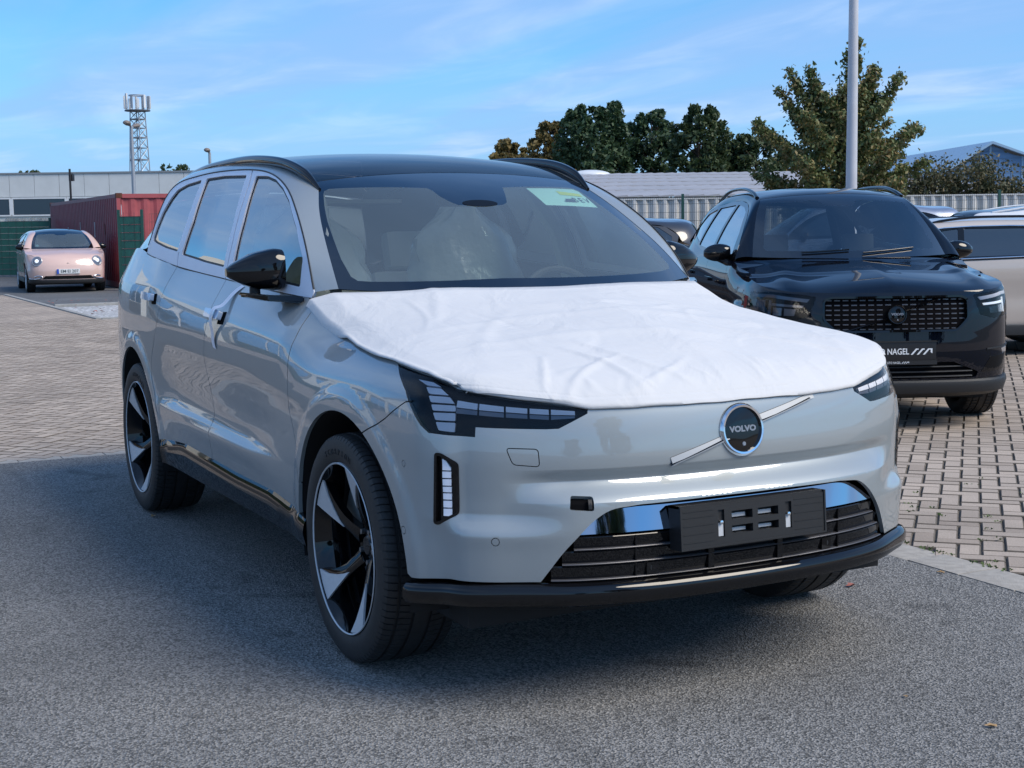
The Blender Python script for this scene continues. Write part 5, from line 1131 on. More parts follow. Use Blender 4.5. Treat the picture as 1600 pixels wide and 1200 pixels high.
# cover
def vnoise(P, sc, seed=0):
    from mathutils import noise
    return np.array([noise.noise(Vector((p[0]*sc+seed, p[1]*sc, p[2]*sc+seed*1.7))) for p in P])
gx = np.gradient(HF, axis=0); gy = np.gradient(HF, axis=1); HN = np.cross(gx, gy); HN /= np.linalg.norm(HN, axis=2)[..., None]+1e-9; HN *= np.where(HN[..., 2:3] < 0, -1, 1)
def resample(G, na, nb):
    a, b, _ = G.shape; ia = np.linspace(0, a-1, na); ib = np.linspace(0, b-1, nb)
    i0 = np.minimum(ia.astype(int), a-2); fa = (ia-i0)[:, None, None]; G1 = G[i0]*(1-fa)+G[i0+1]*fa
    j0 = np.minimum(ib.astype(int), b-2); fb = (ib-j0)[None, :, None]; return G1[:, j0]*(1-fb)+G1[:, j0+1]*fb
CA, CB = 170, 260
CG = resample(HF, CA, CB); CN = resample(HN, CA, CB); CN /= np.linalg.norm(CN, axis=2)[..., None]
S2, W2 = np.meshgrid(np.linspace(0, 1, CA), np.linspace(-1, 1, CB), indexing='ij')
rng = random.Random(4)
wr = np.zeros((CA, CB)); X = CG[..., 0]; Y = CG[..., 1]
def crease(p, q, width, amp, curl=0.0):
    global wr
    p = np.array(p); q = np.array(q); d = q-p; L = np.linalg.norm(d); d /= L; n = np.array([-d[1], d[0]]); t = (X-p[0])*d[0]+(Y-p[1])*d[1]; s = (X-p[0])*n[0]+(Y-p[1])*n[1]-curl*np.sin(np.clip(t/L, 0, 1)*math.pi)
    m = np.clip(t/L, 0, 1)*np.clip(1-t/L, 0, 1)*4; m = np.where((t < 0) | (t > L), 0, m**.6); wr += amp*m*np.exp(-(s/width)**2)*(1-.6*np.exp(-((s-width*1.6)/width)**2))
crease((.84, -.60), (.62, -.25), .014, .010, .03); crease((.86, -.30), (.50, -.42), .018, .012, -.02); crease((.85, -.12), (.45, -.34), .020, .010, .02); crease((.78, -.62), (.55, -.50), .012, .009)
crease((.84, -.45), (.68, -.05), .014, .008, -.03); crease((.82, .30), (.55, -.02), .02, .006, .02); crease((.70, .70), (.30, .15), .012, .007, .05); crease((.72, .72), (.42, .30), .010, .007, .03); crease((.66, .76), (.20, .40), .012, .006, .04)
crease((.1, -.8), (.3, .3), .03, .006, .05); crease((-.1, -.4), (.35, .55), .04, .007, -.05); crease((.55, -.7), (.0, -.3), .03, .006, .06); crease((.35, -.75), (.55, .25), .03, .006, .05)
for k in range(26):
    a = rng.uniform(0, math.pi); cx_, cy_ = rng.uniform(-.1, .8), rng.uniform(-.7, .7); l = rng.uniform(.15, .45)
    crease((cx_, cy_), (cx_+l*math.cos(a), cy_+l*math.sin(a)), rng.uniform(.012, .035), rng.uniform(-.004, .006), rng.uniform(-.06, .06))
flat_ = np.stack([X.ravel(), Y.ravel(), Y.ravel()*0], 1)
wr += (.010*vnoise(flat_, 3.2, 3)+.004*vnoise(flat_*[1, .6, 1], 9, 8)).reshape(wr.shape)
wr += -.0035*np.exp(-((S2-.035)/.006)**2)+.0015*np.exp(-((S2-.022)/.008)**2)
for k in range(34):
    y0 = rng.uniform(-.75, .75); crease((.84-.25*abs(y0)**3, y0), (.84-rng.uniform(.04, .14), y0+rng.uniform(-.05, .05)), rng.uniform(.006, .012), rng.uniform(.002, .005))
edge = np.clip(np.minimum(S2*6, (1-np.abs(W2))*8), 0, 1)
lift = .012+.7*wr*(.35+.65*edge)+.012*np.exp(-(S2/.03)**2)*0
CV = CG+CN*np.maximum(lift, .005)[..., None]
# overhang rows: front hem rolls over the edge; side flap hangs a little over the wing
hem = []
for k, (o, dz) in enumerate(((.014, -.005), (.016, -.011), (.010, -.014))):
    r_ = CV[0].copy(); nn = np.stack([on_shell(0, .9)*0]*CB) if False else None
    dirx = CG[0]-CG[3]; dirx[:, 2] = 0; dirx /= np.linalg.norm(dirx, axis=1)[:, None]
    r_ = CG[0]+dirx*o; r_[:, 2] = CG[0][:, 2]+.010+dz+.0012*np.sin(Y[0]*17)+.0008*np.sin(Y[0]*41+1); hem.append(r_)
CV = np.concatenate([np.array(hem[::-1]), CV], 0)
def sidehem(edge_pts, inner, sgn):
    out = []
    d = edge_pts-inner; d /= np.linalg.norm(d, axis=1)[:, None]
    s = np.linspace(0, 1, len(edge_pts)); flap = np.clip((s-.72)/.28, 0, 1)**1.2*1.5
    for k in (1, 2, 3):
        o = np.array([.005, .009, .010])[k-1]; dz = np.array([.001, -.002, -.006])[k-1]
        p = edge_pts+np.stack([0*s, sgn*(o+.001*np.sin(s*30)+flap*.012*k/3), dz-flap*.075*k/3+.001*np.sin(s*23)*k/3], 1); p[:, 0] -= flap*.07*k/3; out.append(p)
    return out
Rt = sidehem(CV[:, -1], CV[:, -3], -1); Lt = sidehem(CV[:, 0], CV[:, 2], 1)
CV = np.concatenate([np.stack(Lt[::-1], 1), CV, np.stack(Rt, 1)], 1)
# back edge tucks under the windscreen side: extra rows that rise slightly against the glass
bk = CV[-1].copy(); bk[:, 0] -= .03; bk[:, 2] += .012; CV = np.concatenate([CV, bk[None]], 0)
cover = loft(None, 'bonnet_cover', CV, CLOTH, None, auto=80, thick=.0025)
tag(cover, 'white fleece transport sheet spread over the bonnet of the light grey car', 'cover')
# ---------------------------------------------------------------- glass house
TS = 1
CLEARP = [(.846, -.97), (.880, -.965), (.899, -.93), (.829, -.308), (.80, -.285), (.745, -.270), (.690, -.235), (.660, -.20), (.653, -.15), (.653, .06), (.660, .10), (.679, .135), (.753, .184), (.833, .232), (.888, .80), (.883, .845), (.860, .868), (.802, .875), (.471, .900), (.18, .915), (.115, .915), (.088, .89), (.080, .80), (.098, -.233), (.065, -.86), (.068, -.91), (.096, -.933), (.23, -.952), (.566, -.967)]
tout = [(0.0, -1), (3.69, -1), (3.69, 1), (0.0, 1)]
# orientation helper: param order (s,w) counter-clockwise not required
tr_ = [('clear', dens(CLEARP, .03)), ('gap', np.array([(1.008, -1.01), (1.013, -1.01), (1.013, 1.01), (1.008, 1.01)])), ('lens', dens([(.672+.030*math.cos(t), -.05+.115*math.sin(t)) for t in np.linspace(0, 2*math.pi, 24, endpoint=False)], .02))]
tr_[1] = ('gap', dens(tr_[1][1], .05))
TP = Patch(main_top, dens([(0, -1), (3.72, -1), (3.72, 1), (0, 1)], .05), tr_, .05, .06, 1)
_nt = surf_normal(main_top, [[2., 0.]])[0]; TP.sgn = 1 if _nt[2] > 0 else -1
TP.split_base([('frit', (.5, -.99)), ('roof', (2., 0.))])
TP.build('clear', 'windscreen', WINDSCREEN, CAR, depth=0)
TP.build(['frit'], 'windscreen_border', ROOF_GLASS, CAR, depth=.004); TP.build('roof', 'glass_roof', ROOF_TINT, CAR, depth=0)
TP.build('lens', 'camera_window', LAMP_DARK, CAR, off=.0015, depth=.003)
# tailgate glass
TG = Patch(main_top, dens([(3.735, -1), (4.4, -1), (4.4, 1), (3.735, 1)], .05), [], .06, .1, TP.sgn); TG.lab[:] = 'a'; TG.build('a', 'rear_window', TINT, CAR, depth=0)
# roof side / pillars: strip between the glass edge and the window-trim line
Es = np.array([0, .25, .5, .75, 1, 1.25, 1.6, 2.0, 2.6, 3.2, 3.7, 4.0, 4.4])
Dx = [(-.598, 1.215), (-.70, 1.335), (-.85, 1.452), (-1.0, 1.538), (-1.16, 1.608), (-1.37, 1.666), (-1.70, 1.704), (-2.12, 1.715), (-2.58, 1.699), (-2.90, 1.60), (-2.985, 1.372), (-3.22, 1.345), (-3.86, 1.23)]
DS = Spline(Es, Dx)
sq = np.linspace(0, 4.4, 150); Ep = main_top.E(sq)*[1, -1, 1]; Dq = DS(sq); Dp = main_side(Dq); Dn = surf_normal(main_side, Dq); Dn *= np.where(Dn[:, 1:2] > 0, -1, 1)
Tn = surf_normal(main_top, np.stack([sq, np.full(len(sq), -.97)], 1)); Tn *= np.where(Tn[:, 2:3] < 0, -1, 1)
rows = []
dd = np.linalg.norm(Ep-Dp, axis=1)
bul = (Dn+Tn); bul /= np.linalg.norm(bul, axis=1)[:, None]
Mc = (Ep+Dp)/2+bul*(np.minimum(.22*dd, .05)*np.interp(sq, [0, .2, 1.2, 1.8, 4.4], [.25, .12, .30, .8, 1]))[:, None]
for t in np.linspace(0, 1, 12): rows.append((1-t)**2*Dp+2*t*(1-t)*Mc+t*t*(Ep+Tn*.001))
pil = loft(None, 'roof_pillar', rows, PAINT_GREY, CAR, auto=60)
bm = bmesh.new(); bm.from_mesh(pil.data)
bm.faces.ensure_lookup_table(); f = bm.faces[75]
if f.normal.y > 0 or (f.normal.z < -.3): bmesh.ops.reverse_faces(bm, faces=bm.faces)
bm.to_mesh(pil.data); bm.free(); pil.data.polygons.foreach_set('use_smooth', [True]*len(pil.data.polygons)); mirror_obj(pil, 'roof_pillar', CAR)
# side windows in (x,z)
DLO = [tuple(p) for p in DS(np.linspace(3.70, 0, 60))]+[(x, float(_zb(x)[0])-.006) for x in (-.61, -.7, -.8, -.95, -1.1, -1.3, -1.5, -1.7, -1.9, -2.1, -2.3, -2.45, -2.6, -2.75, -2.85, -2.97)]
QG = smooth_loop([(-2.90, 1.400), (-2.875, 1.47), (-2.845, 1.535), (-2.79, 1.604), (-2.735, 1.645), (-2.598, 1.670), (-2.392, 1.685), (-2.36, 1.509), (-2.375, 1.345), (-2.618, 1.362), (-2.82, 1.385)], .02)
RG = smooth_loop([(-2.328, 1.688), (-2.105, 1.693), (-1.770, 1.684), (-1.665, 1.478), (-1.625, 1.287), (-1.953, 1.304), (-2.30, 1.332), (-2.278, 1.483)], .012)
FG = smooth_loop([(-1.632, 1.676), (-1.473, 1.670), (-1.346, 1.651), (-1.211, 1.612), (-1.078, 1.558), (-.891, 1.450), (-.745, 1.335), (-.712, 1.230), (-.979, 1.248), (-1.500, 1.276), (-1.545, 1.485)], .015)
sg_ = 1 if surf_normal(main_side, [[-1.5, 1.4]])[0][1] < 0 else -1
WR = [('q', dens(QG, .02)), ('r', dens(RG, .02)), ('f', dens(FG, .02)), ('gap', band(dens([(-1.735, 1.72), (-1.665, 1.634), (-1.588, 1.394), (-1.565, 1.22)], .04, False), .009)), ('gap', band(dens([(-2.33, 1.26), (-2.355, 1.345)], .03, False), .008))]
WP = Patch(main_side, dens(DLO, .02), WR, .04, .03, sg_); WP.lab[WP.lab == 'base'] = 'trim'
for mir in (None, 'left'):
    tr = WP.build('trim', 'window_trim', WHITE_FILM, CAR, off=.003, depth=.012, mirror=mir)
    for l, mt in (('q', TINT), ('r', TINT), ('f', LIGHT_TINT)): WP.build(l, 'side_window', mt, CAR, off=-.006, depth=0, mirror=mir)
    WP.build(['gap'], 'pillar_gap', DARK_VOID, CAR, off=-.007, depth=0, mirror=mir)
for side in (1, -1):
    q_ = DS(np.linspace(3.7, .02, 70)); a_ = (main_side(q_)+surf_normal(main_side, q_)*sg_*.003)*[1, side, 1]; pts_tube('trim_seal', a_, .0035, SATIN_BLACK, CAR, 5)
    q_ = np.array([(x, float(_zb(x)[0])-.006) for x in np.linspace(-.61, -2.98, 30)]); a_ = (main_side(q_)+surf_normal(main_side, q_)*sg_*.002)*[1, side, 1]; pts_tube('trim_seal', a_, .003, SATIN_BLACK, CAR, 5)
# black rubber line inside each pane
for L in (QG, RG, FG):
    for side in (1, -1):
        Pn = dens(L, .02); a = main_side(Pn); n = surf_normal(main_side, Pn)*sg_; Pi = shrink(Pn, .009); b = main_side(Pi)+surf_normal(main_side, Pi)*sg_*(-.0045); a = a-n*.0045
        m = len(Pn); V = np.concatenate([a, b])*[1, side, 1]; F = [(i, (i+1) % m, m+(i+1) % m, m+i) for i in range(m)]
        mesh_obj('window_seal', V, F, SATIN_BLACK, CAR)
# roof rails
for side in (1, -1):
    pts = catmull([(-1.085, -.625, 1.612), (-1.18, -.634, 1.662), (-1.33, -.644, 1.711), (-1.6, -.652, 1.749), (-1.9, -.655, 1.765), (-2.3, -.656, 1.764), (-2.8, -.65, 1.744), (-3.15, -.64, 1.696), (-3.4, -.62, 1.640)], 6)*[1, side, 1]
    n = len(pts); rad = [.017*min(1, (i+1)/4, (n-i)/6)+.003 for i in range(n)]; pts = pts-np.array([0, 0, .009])
    bm = bmesh.new(); tube(bm, pts, rad, 10, flat=1.1); from_bm('roof_rail', bm, GLOSS_BLACK, CAR, auto=60)
# ---------------------------------------------------------------- badge, bar, plate carrier
nb = -surf_normal(main_shell, [[.002, .822]])[0]; nb[1] = 0; nb /= np.linalg.norm(nb); ob = on_shell(0, .822, .0)
MB = frame_M(ob, Vector((0, 1, 0)), Vector(np.cross(nb, (0, 1, 0))), Vector(nb))
def badge(parent, M, r=.080, big=True):
    bm = bmesh.new(); lathe(bm, [(.0, r*1.02), (.006, r), (.012, r*.93), (.011, r*.86), (.002, r*.84)], 64, axis='z'); a = from_bm('badge', bm, CHROME if big else GLOSS_BLACK, parent, auto=50); a.data.transform(M)
    bm = bmesh.new(); lathe(bm, [(.0075, .0001), (.0072, r*.3), (.0062, r*.6), (.0035, r*.86)], 48, axis='z'); f = from_bm('badge_face', bm, GLOSS_BLACK, a); f.data.transform(M)
    t = text_mesh('VOLVO', r*.30, .0008, fn=lambda x, y, z: (x, y+r*.02, z+.0072), mat=DIM_TXT, parent=a, width=r*1.25, bold=.0012); t.data.transform(M)
    bm = bmesh.new(); lathe(bm, [(.008, .0001), (.008, r*.07), (.005, r*.10)], 16, axis='z', c=(r*.02, -r*.55, 0)); c = from_bm('camera_lens', bm, DIM_TXT, a); c.data.transform(M)
    return a
badge(CAR, MB)
# diagonal iron-mark bar, in (u,z): two faces with a ridge
def bar_strip(name, a, b, w0, w1, o0, o1, mat, n=14):
    a = np.array(a); b = np.array(b); d = b-a; d /= np.linalg.norm(d); nn = np.array([-d[1], d[0]]); V = []
    for t in np.linspace(0, 1, n):
        p = a+(b-a)*t; q0 = p+nn*w0; q1 = p+nn*w1; V += [on_shell(q0[0], q0[1], o0), on_shell(q1[0], q1[1], o1)]
    return mesh_obj(name, V, [(2*i, 2*i+1, 2*i+3, 2*i+2) for i in range(n-1)], mat, CAR)
for a, b in (((.262, .742), (.070, .803)), ((-.070, .849), (-.285, .903))):
    bar_strip('diagonal_bar', a, b, .003, .008, .002, .008, GLOSS_BLACK); bar_strip('diagonal_bar', a, b, .008, .012, .008, .007, BAR_SILVER)
    bar_strip('diagonal_bar', (a[0]-.006, a[1]), (b[0]-.02, b[1]-.004), -.014, .003, .001, .006, BAR_SILVER); bar_strip('diagonal_bar', (a[0]-.006, a[1]), (b[0]-.02, b[1]-.004), -.0155, -.014, .0, .001, SATIN_BLACK)
# number-plate carrier
PX = .972
pc = empty('plate_carrier', (PX, 0, .553)); pc.parent = CAR; pc.rotation_euler = (0, R(-4), 0)
bm = bmesh.new(); W_, H_ = .265, .061
cells = [(-.085, -.008, .010, .036), (.012, .089, .010, .036), (-.085, -.008, -.032, -.008), (.012, .089, -.032, -.008)]
slots = [(-.135, -.112, -.038, .044), (.116, .139, -.038, .044)]
ys = sorted({-W_, W_, *[v for c in cells for v in c[:2]], *[v for c in slots for v in c[:2]]}); zs = sorted({-H_, H_, *[v for c in cells for v in c[2:]], *[v for c in slots for v in c[2:]]})
def inside(y, z, L): return any(a < y < b and c < z < d for a, b, c, d in L)
for i in range(len(ys)-1):
    for j in range(len(zs)-1):
        yc, zc = (ys[i]+ys[i+1])/2, (zs[j]+zs[j+1])/2
        if inside(yc, zc, cells): continue
        d = .0 if not inside(yc, zc, slots) else -.008
        bbox(bm, -.03, d, ys[i], ys[i+1], zs[j], zs[j+1])
bmesh.ops.remove_doubles(bm, verts=bm.verts, dist=1e-5)
from_bm('carrier_plate', bm, SATIN_BLACK, pc)
bm = bmesh.new(); bbox(bm, -.06, -.005, -W_-.006, W_+.006, H_-.002, H_+.006); bbox(bm, -.06, .003, -W_-.006, -W_, -H_, H_+.006); bbox(bm, -.06, .003, W_, W_+.006, -H_, H_+.006); bbox(bm, -.06, .003, -W_-.006, W_+.006, -H_-.005, -H_)
from_bm('carrier_frame', bm, SATIN_BLACK, pc)
for z in (-.045, -.02, .005, .03, .048):
    for y0, y1 in ((-.26, -.15), (.15, .26)): boxobj('carrier_rib', (-.001, .0016, y0, y1, z-.001, z+.001), SATIN_BLACK, pc)
boxobj('carrier_back', (-.045, -.031, -.24, .24, -.05, .05), SATIN_BLACK, pc)
for c in cells: boxobj('clip', (-.030, -.022, c[0]+.014, c[1]-.012, c[2]+.004, c[3]-.010), MACHINED, pc)
for y in (-.1235, .1275):
    bm = bmesh.new(); lathe(bm, [(.004, .0001), (.003, .006), (-.006, .0065)], 14, axis='x', c=(0, y, .006)); from_bm('screw', bm, CHROME, pc)
    boxobj('screw_tab', (-.008, -.004, y-.009, y+.009, -.036, .004), MACHINED, pc)
# ---------------------------------------------------------------- mirrors
def mirror_unit(side):
    m = empty('wing_mirror', (-.885, side*.965, 1.285)); m.parent = CAR
    # housing: stacked sections along y (outboard), section in x-z: blunt glass side to the rear, rounded nose to the front
    rows = []
    for t in np.linspace(0, 1, 15):
        y = (-.098+.205*t); k = min(1, math.sin(math.pi*min(1, max(0, (t*.70+.27))))**.5*1.03); hgt = .080*k*(1-.42*t**1.3); dep = .075*k*(1-.25*t); zc = .006-.004*t; ring_ = []
        for a in np.linspace(0, 2*math.pi, 28, endpoint=False):
            ca, sa = math.cos(a), math.sin(a); ex = dep*np.sign(ca)*abs(ca)**(.75 if ca > 0 else .35); ez = hgt*np.sign(sa)*abs(sa)**.72
            if sa > 0: ez *= 1.0+.12*(1-t)
            ring_.append((ex-.03*t*t+.01, side*y, zc+ez))
        rows.append(ring_)
    V = np.array(rows).reshape(-1, 3); nr = 28; F = []
    for i in range(14):
        for j in range(nr): F.append((i*nr+j, i*nr+(j+1) % nr, (i+1)*nr+(j+1) % nr, (i+1)*nr+j))
    F += [tuple(range(nr)), tuple(range(14*nr, 15*nr))]
    o = mesh_obj('mirror_housing', V, F, GLOSS_BLACK, m); bm = bmesh.new(); bm.from_mesh(o.data); bmesh.ops.recalc_face_normals(bm, faces=bm.faces); bm.to_mesh(o.data); bm.free(); o.data.polygons.foreach_set('use_smooth', [True]*len(o.data.polygons)); o.data.set_sharp_from_angle(angle=R(48))
    # foot: flat wedge from the door shoulder out to under the housing
    A = [(.27, .105, -.085), (.28, .095, -.110), (.12, .095, -.116), (.09, .105, -.089)]; Bq = [(.15, .0, -.080), (.15, .0, -.104), (.0, .0, -.108), (-.02, .0, -.082)]; Cq = [(.06, -.055, -.074), (.06, -.055, -.090), (-.04, -.055, -.092), (-.05, -.055, -.075)]
    rows = [[(x, -side*y*1.0, z) for x, y, z in q] for q in (A, Bq, Cq)]
    bm = bmesh.new(); vs = [[bm.verts.new(p) for p in r_] for r_ in rows]
    for i in range(2):
        for j in range(4): bm.faces.new((vs[i][j], vs[i][(j+1) % 4], vs[i+1][(j+1) % 4], vs[i+1][j]))
    bm.faces.new(vs[0]); bm.faces.new(vs[2]); bmesh.ops.bevel(bm, geom=list(bm.edges), offset=.006, segments=2, affect='EDGES'); from_bm('mirror_foot', bm, GLOSS_BLACK, m, auto=30)
    bm = bmesh.new(); lathe(bm, [(-.10, .022), (-.05, .020)], 16, axis='z', c=(-.01, side*.0, 0)); from_bm('mirror_joint', bm, SATIN_BLACK, m)
mirror_unit(-1); mirror_unit(1)
# ---------------------------------------------------------------- door handles, with their protective films and the tape on the front door
BLUE_FILM = pbr('handle_film', (.50, .62, .80), rough=.15, coat=1)
def handle(u0, u1, z0, z1, side):
    dark = [(u1+.012, z0+.010), (u1+.012, z0-.036), (u1-.060, z0-.040), (u1-.060, z0+.004)]
    for q, nm, mt, o0, o1 in (([(u0, z1), (u1, z0), (u1, z0-.034), (u0, z1-.034)], 'door_handle', BLUE_FILM, .006, .026), ([(u1+.055, z0-.002), (u1-.028, z0+.004), (u1-.028, z0-.048), (u1+.055, z0-.050)], 'handle_recess', DARK_VOID, -.01, .0012)):
        P = Patch(main_shell, dens(smooth_loop(q, .006, 2), .02), [], .03, .02, -1); P.lab[:] = 'a'; P.build('a', nm, mt, CAR, off=o1, depth=o1-o0, mirror=None if side < 0 else 'left')
for s_i in (-1, 1):
    handle(3.19, 2.99, 1.108, 1.112, s_i); handle(4.32, 4.13, 1.142, 1.146, s_i)
tp_ = [(2.93, 1.215, .002), (2.985, 1.165, .010), (3.0, 1.125, .020), (3.045, 1.105, .034), (3.05, 1.07, .032), (3.055, 1.02, .012), (3.06, .985, .006), (3.045, .955, .004)]
V = []
for u, z, o in catmull(tp_, 4): V += [on_shell(u-.022, z, o), on_shell(u+.022, z+.006, o)]
tape = mesh_obj('tape_strip', V, [(2*i, 2*i+1, 2*i+3, 2*i+2) for i in range(len(V)//2-1)], WHITE_FILM, None, smooth=True); tag(tape, 'white protective tape stuck over the front door handle of the light grey car', 'tape')
# ---------------------------------------------------------------- wheels
main_wheel(CAR, 0, -1); main_wheel(CAR, 0, 1, rot=R(20)); main_wheel(CAR, -2.985, -1, rot=R(14)); main_wheel(CAR, -2.985, 1, rot=R(50))
# ---------------------------------------------------------------- cabin
cab = boxobj('cabin_floor', (-3.7, .25, -.86, .86, .42, .55), DASH, CAR)
bm = bmesh.new()
for sd_ in (-1, 1): bm = bmesh.new(); bbox(bm, -3.5, -.75, sd_*.81-.02, sd_*.81+.02, .5, 1.17); from_bm('door_lining', bm, CREAM, CAR)
boxobj('dashboard', (-.80, -.38, -.78, .78, .80, 1.12), DASH, CAR, bev=.04)
boxobj('centre_screen', (-.80, -.785, -.135, .135, 1.02, 1.235), GLOSS_BLACK, CAR, bev=.006)
boxobj('instrument_screen', (-.74, -.725, .26, .50, 1.10, 1.19), GLOSS_BLACK, CAR, bev=.006)
bm = bmesh.new(); tube(bm, [(0, .185*math.cos(t), .185*math.sin(t)*.95) for t in np.linspace(0, 2*math.pi, 33)], .016, 8, cap=False); bbox(bm, -.02, .02, -.17, .17, -.03, .02, bev=.01); bbox(bm, -.02, .03, -.07, .07, -.07, .05, bev=.02)
sw = from_bm('steering_wheel', bm, SATIN_BLACK, CAR); sw.location = (-.88, .38, 1.10); sw.rotation_euler = (0, R(-24), 0)
def seat(x, y, rear=False):
    s = empty('seat', (x, y, .55)); s.parent = CAR
    boxobj('seat_cushion', (-.28, .27, -.26, .26, -.08, .14), SEAT, s, bev=.06)
    bk_ = boxobj('backrest', (-.07, .07, -.25, .25, 0, .62), SEAT, s, bev=.06); bk_.location = (-.26, 0, .06); bk_.rotation_euler = (0, R(-17), 0)
    hd = boxobj('headrest', (-.06, .05, -.15, .15, .63, .84), SEAT, s, bev=.05); hd.location = (-.26, 0, .06); hd.rotation_euler = (0, R(-15), 0)
    if not rear:
        bm = bmesh.new(); rws = []
        for t in np.linspace(0, 1, 22):
            z = -.12+1.12*t; ww = .30+.05*math.sin(t*9)+.02*math.sin(t*23) if t < .7 else .30*(1-((t-.7)/.33)**2)+.02*math.sin(t*31); dd_ = .15 if t > .35 else .32
            rws.append([((-.26-(z)*.29)+(dd_+.01*math.sin(a*5+t*14))*math.cos(a), (ww+.018*math.sin(a*7+t*20))*math.sin(a)*1.0, z) for a in np.linspace(0, 2*math.pi, 30, endpoint=False)])
        loft(None, 'seat_film', rws, SHEET, s, closed=True, auto=40)
seat(-1.42, .40); seat(-1.42, -.40)
for y in (.5, 0, -.5): seat(-2.35, y, True)
boxobj('roof_beam', (-2.2, -2.1, -.58, .58, 1.66, 1.69), CREAM, CAR); boxobj('headliner', (-3.5, -2.9, -.50, .50, 1.58, 1.60), CREAM, CAR)
for sd_ in (-1, 1):
    bm = bmesh.new(); tube(bm, [(-1.60, sd_*.82, 1.2), (-1.64, sd_*.77, 1.42), (-1.74, sd_*.66, 1.63)], .04, 8); from_bm('pillar_lining', bm, CREAM, CAR)
    bm = bmesh.new(); tube(bm, [(-.56, sd_*.76, 1.215), (-.80, sd_*.70, 1.41), (-1.14, sd_*.61, 1.605)], .022, 8); from_bm('pillar_lining', bm, DASH, CAR)
bm = bmesh.new(); bbox(bm, -.055, .02, -.12, .12, -.035, .035, bev=.015); mi_ = from_bm('interior_mirror', bm, SATIN_BLACK, CAR); mi_.location = (-1.02, 0, 1.565)
# windscreen sticker
def on_top(s, w, off=0):
    q = np.array([[s, w]]); p = main_top(q)[0]; n = surf_normal(main_top, q)[0]*TP.sgn; return Vector(p+n*off)
def top_quad(name, c4, off, mat, par=None, n=6):
    c4 = np.array(c4); V = []
    for i in range(n+1):
        for j in range(n+1):
            a, b = i/n, j/n; q = (1-a)*((1-b)*c4[0]+b*c4[1])+a*((1-b)*c4[3]+b*c4[2]); V.append(on_top(q[0], q[1], off))
    F = [(i*(n+1)+j, i*(n+1)+j+1, (i+1)*(n+1)+j+1, (i+1)*(n+1)+j) for i in range(n) for j in range(n)]
    return mesh_obj(name, V, F, mat, par)
PAPER = pbr('pale_green_paper', (.50, .86, .80), rough=.6); YEL = pbr('yellow_print', (.62, .78, .12), rough=.6); INK = pbr('dark_ink', (.03, .05, .06), rough=.6)
stc = [(.843, .424), (.886, .872), (.672, .835), (.668, .41)]
stk = top_quad('windscreen_sticker', stc, -.004, PAPER); tag(stk, 'pale green paper sticker inside the top corner of the light grey car windscreen', 'sticker')
def st(a, b):   # a 0..1 left->right (in view), b 0..1 top->bottom
    c = np.array(stc); return tuple((1-b)*((1-a)*c[0]+a*c[1])+b*((1-a)*c[3]+a*c[2]))
top_quad('yellow_stripe', [st(.50, .18), st(.93, .30), st(.93, .46), st(.50, .40)], -.0025, YEL, stk)
def txt_on_st(x, y, z): q = st(.80+x, .68-y*1.0); return on_top(q[0], q[1], -.002)
for k_, ch in enumerate('BEV'): text_mesh(ch, .36, 0, fn=lambda x, y, z: txt_on_st((x+(k_-1)*.26)*.46, y*.95, z), mat=INK, parent=stk, name='letter')
top_quad('car_symbol', [st(.50, .62), st(.62, .62), st(.64, .72), st(.48, .72)], -.002, INK, stk); top_quad('car_symbol', [st(.44, .72), st(.66, .72), st(.66, .80), st(.44, .80)], -.002, INK, stk)
# ================================================================ other cars: one generic builder working on each car's own shell tables
def plain_wheel(parent, x, side, ytr, R0, Rr, W, style, rot=0, cache={}):
    w = empty('wheel', (x, side*ytr, R0)); w.parent = parent; w.rotation_euler = (0, 0, math.pi if side > 0 else 0); key = (R0, style, W); h = W/2
    if key not in cache:
        ty = tyre_mesh('tyre', R0, Rr, W, w, lugs=64); bm = bmesh.new(); lathe(bm, [(-h*.95, Rr+.002), (-h*.97, Rr-.006), (-h*.80, Rr-.014), (h*.5, Rr-.03)], 48); rim = from_bm('rim', bm, GLOSS_BLACK if style == 'black' else MACHINED, w, auto=40)
        bm = bmesh.new(); lathe(bm, [(-h*.5, .0001), (-h*.5, .05), (-h*.35, .07), (0, .07)], 24); hub = from_bm('hub_cap', bm, GLOSS_BLACK if style == 'black' else MACHINED, w)
        sp = []
        for k in range(5):
            a = 2*math.pi*k/5+.3; bm = bmesh.new(); ct, st_ = math.cos(a), math.sin(a); tube(bm, [(.04*ct, -h*.42, .04*st_), ((Rr-.02)*ct, -h*.72, (Rr-.02)*st_)], [.035, .028], 6, flat=.7); sp.append(from_bm('spoke', bm, GLOSS_BLACK if style == 'black' else MACHINED, w))
        bm = bmesh.new(); lathe(bm, [(0, .0001), (0, Rr-.03)], 32); bk = from_bm('wheel_back', bm, DARK_VOID, w); cache[key] = [ty, rim, hub, bk]+sp
    else:
        for o in cache[key]: dup(o, None, w)
    return w
